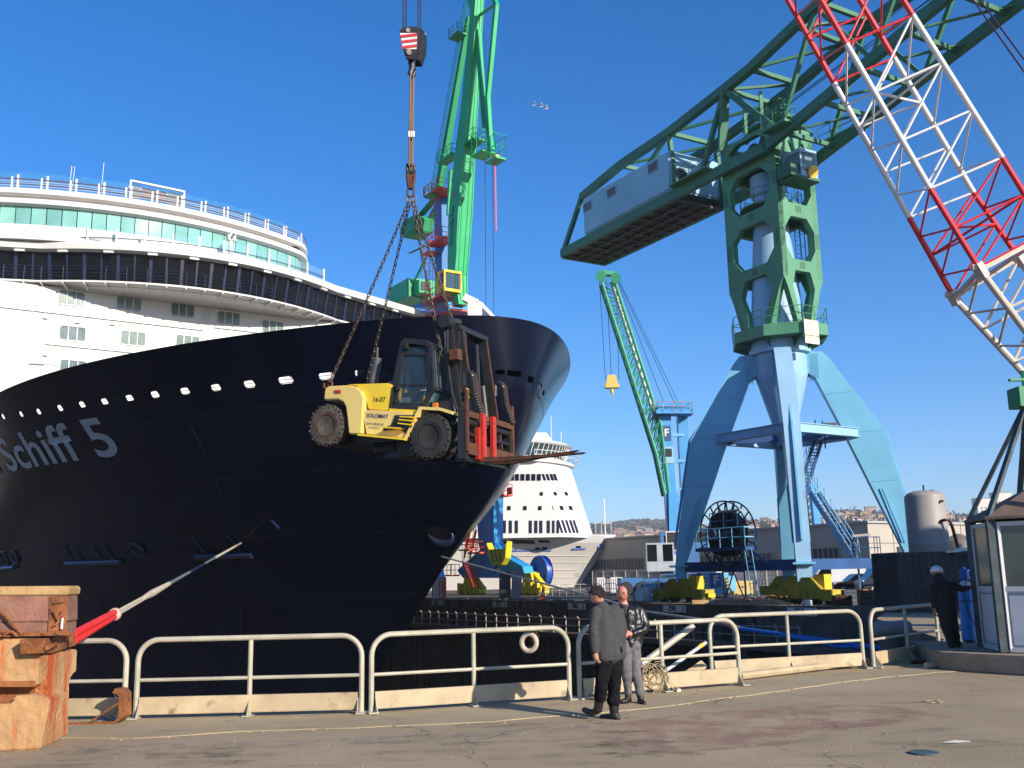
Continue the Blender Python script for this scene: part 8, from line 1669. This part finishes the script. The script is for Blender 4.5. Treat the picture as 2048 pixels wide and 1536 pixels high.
for x, w_, lab in ((1206, 1.4, 'white ribbed rack left of the white container on the far quay'), (1226, 1.8, 'small white container on the far quay behind the man in the fleece')): bx('white_container', lab, 'container', WSH, quay(x, 104), w_, 1.4, 1.5, [('rib', WHG, lambda b, p: [b.box(p + V((q * .22, -.72, .75)), (.06, .05, 1.3)) for q in range(-3, 4)])])
# wood heap and planks by the crane foot
b = MB(); pw = quay(1530, 59.2); rw = random.Random(4)
wp = thing('plank_heap', 'heap of broken planks and scrap wood beside the front crane foot', 'wood heap', pw)
for k in range(26): c = pw + V((rw.gauss(0, .9), rw.gauss(0, .5), rw.uniform(.05, .45))); a = rw.uniform(0, PI); l = rw.uniform(.4, 1.1); e = V((math.cos(a), math.sin(a), rw.uniform(-.25, .25))) * l; b.bar(c - e, c + e, .16, .05)
b.build('heap', mat('scrap_wood', (.26, .13, .07), .9, var=.5, scale=1.2), wp)
b = MB(); pg_ = [quay(x, Y) for x, Y in ((1400, 60.5), (1470, 58), (1570, 56.5), (1590, 58), (1500, 63), (1420, 64))]; b.rings([[p + Z * .0 for p in pg_], [p.lerp(sum(pg_, V()) / 6, .35) + Z * .28 for p in pg_], [p.lerp(sum(pg_, V()) / 6, .9) + Z * .4 for p in pg_]]); o = b.build('tarpaulin', DARKST); tag(o, 'low dark tarpaulin mound between the two front crane feet', 'tarpaulin')
for x, Y, w_, h_, m, lab in ((1372, 60, 0, 0, 0, ''),): pass
p = quay(1397, 61.5); bx('timber_baulk', 'short pale timber baulk lying right of the left crane wheels', 'timber', TIM1, p, 1.0, .25, .25); p = quay(1611, 54.6); bx('white_block', 'small white block on the quay edge above depth mark 300', 'block', WSH, p, .42, .3, .32)
# drums, pallets and crates right of the front crane foot
def drum(x, Y, m, lab, r_=.29, h_=.85): p = quay(x, Y); t = thing('drum', lab, 'drum', p); one('body', m, t, lambda b: b.lathe(p, [(r_, 0), (r_, h_ * .33), (r_ + .015, h_ * .34), (r_, h_ * .36), (r_, h_ * .66), (r_ + .015, h_ * .67), (r_, h_ * .69), (r_, h_), (r_ - .04, h_ - .02), (.02, h_ - .02)], 16), smooth=True); one('lid', DARKST, t, lambda b: b.lathe(p, [(r_ - .05, h_), (.02, h_ + .01)], 12))
ORG = mat('crate_orange', (.50, .17, .04), .7, var=.2)
drum(1722, 53.5, ORG, 'orange drum left of the slate crate on the far quay'); drum(1786, 51, ORG, 'orange drum behind the hooped corner railing', h_=.75); drum(1776, 50.5, mat('drum_white', (.45, .40, .36), .6), 'pale drum beside the orange drum at the corner railing', .22, .55)
for x, Y, w_, h_, m, lab in ((1700, 55, .95, .8, mat('crate_slate', (.07, .09, .11), .7, var=.3), 'slate grey crate right of the yellow crane wheels'), (1738, 53, .9, .8, mat('crate_teal', (.05, .08, .08), .7), 'dark crate with a yellow label on the far quay'), (1762, 51.5, .8, .7, RUS, 'rusty brown box behind the hooped railing'), (1680, 54, .9, .55, RUSB, 'rusty steel box at the end of the yellow crane wheels')):
    bx('crate', lab, 'crate', m, quay(x, Y), w_, .6, h_, [('slat', DARKST, lambda b, p: [b.box(p + V((0, -.31, z)), (w_ * .8, .02, .05)) for z in (.2, .4, .6)]), ('label', YEL, lambda b, p: b.box(p + V((.05, -.325, h_ * .55)), (.22, .01, .18)))] if x == 1738 else [('slat', DARKST, lambda b, p: [b.box(p + V((0, -.31, z)), (w_ * .8, .02, .04)) for z in np.linspace(.15, h_ - .15, 3)])])
# three gulls
for x, y, w_ in ((1069, 211, .3), (1084, 214, .26), (1094, 218, .22)):
    p = at(x, y, 70); o = one('seagull', WSH, None, lambda b: (b.lathe(p - V((.2, 0, 0)), [(.01, 0), (.03, .08), (.035, .15), (.02, .24), (.01, .3)], 8, ax=(1, 0, .1)), b.prism([p + V((-.08, 0, .03)), p + V((.1, 0, .03)), p + V((.02, -w_, .2)), p + V((-.1, -w_, .18))], Z * .02), b.prism([p + V((-.08, 0, .03)), p + V((.1, 0, .03)), p + V((.02, w_, .2)), p + V((-.1, w_, .18))], Z * .02))); tag(o, 'tiny white gull flying in the blue sky between the two big cranes', 'bird', 'gulls in the sky')
# debris row along the quay edge
b = MB(); rq = random.Random(9)
for k in range(160): 
    a_ = rq.uniform(-6, 40); p = dock(a_, rq.uniform(.6, 2.2), .03); s_ = rq.uniform(.05, .3); b.box(p, (s_ * rq.uniform(.6, 3), s_, s_ * .5), (V((math.cos(a_ * 7), math.sin(a_ * 7), 0)), V((-math.sin(a_ * 7), math.cos(a_ * 7), 0)), Z))
o = b.build('debris', mat('debris_brown', (.10, .075, .055), .9, var=.5, scale=.7)); tag(o, 'scattered scrap and dunnage along the far quay edge', 'debris', kind='stuff')
# ================================================================== AIR
hzb = MB(); hzb.box((0, 1200, 90), (7000, 4200, 204)); hz_ = hzb.build('haze', [], None) if False else None
me = hzb.mesh('haze'); hzm = bpy.data.materials.new('haze'); hzm.use_nodes = True; nt = hzm.node_tree; nt.nodes.clear()
ov = nt.nodes.new('ShaderNodeOutputMaterial'); pv = nt.nodes.new('ShaderNodeVolumePrincipled'); pv.inputs['Color'].default_value = (.80, .88, 1, 1); pv.inputs['Density'].default_value = .00014; nt.links.new(pv.outputs[0], ov.inputs['Volume'])
me.materials.append(hzm); ho = bpy.data.objects.new('haze', me); COL.objects.link(ho); ho['kind'] = 'stuff'
# ================================================================== loose pieces of one name become parts of their own
def split_loose(o):
    bm = bmesh.new(); bm.from_mesh(o.data); bm.verts.ensure_lookup_table(); seen = {}; isl = []
    for v in bm.verts:
        if v.index in seen: continue
        st = [v]; seen[v.index] = len(isl); cur = [v]
        while st:
            x = st.pop()
            for e in x.link_edges:
                y = e.other_vert(x)
                if y.index not in seen: seen[y.index] = len(isl); st.append(y); cur.append(y)
        isl.append(cur)
    bb = []
    for c in isl:
        P = [v.co for v in c]; bb.append((V([min(p[i] for p in P) for i in range(3)]), V([max(p[i] for p in P) for i in range(3)])))
    par = list(range(len(isl)))
    def f(i):
        while par[i] != i: i = par[i]
        return i
    for i in range(len(isl)):
        for j in range(i):
            g_ = max(.02, .5 * max(max(bb[i][1] - bb[i][0]), max(bb[j][1] - bb[j][0])))
            d_ = V([max(0, bb[i][0][k] - bb[j][1][k], bb[j][0][k] - bb[i][1][k]) for k in range(3)]).length
            if d_ < g_ * .9: par[f(i)] = f(j)
    roots = sorted({f(i) for i in range(len(isl))})
    if len(roots) > 1:
        nm = o.name.split('.')[0]
        for r in roots[1:]:
            b2 = bm.copy(); b2.verts.ensure_lookup_table(); kill = [b2.verts[v.index] for i, c in enumerate(isl) if f(i) != r for v in c]
            bmesh.ops.delete(b2, geom=kill, context='VERTS'); me = o.data.copy(); b2.to_mesh(me); b2.free(); n_ = bpy.data.objects.new(nm, me); COL.objects.link(n_); n_.parent = o.parent
        kill = [v for i, c in enumerate(isl) if f(i) != roots[0] for v in c]; bmesh.ops.delete(bm, geom=kill, context='VERTS'); bm.to_mesh(o.data)
    bm.free()
for o in list(bpy.data.objects):
    if o.type == 'MESH' and o.name.split('.')[0] in ('cross_bracing', 'cab_hanger', 'walkway_bracket', 'rope_guard', 'inner_rail', 'boom_section', 'pin_lug', 'deck_light_row', 'bracket', 'mast_edge', 'tilt_cylinder', 'aerial', 'lift_cylinder', 'weld_seam', 'mullion', 'hinge') and len(o.data.vertices) < 6000 and not (o.parent and o.parent.name.startswith('window')): split_loose(o)
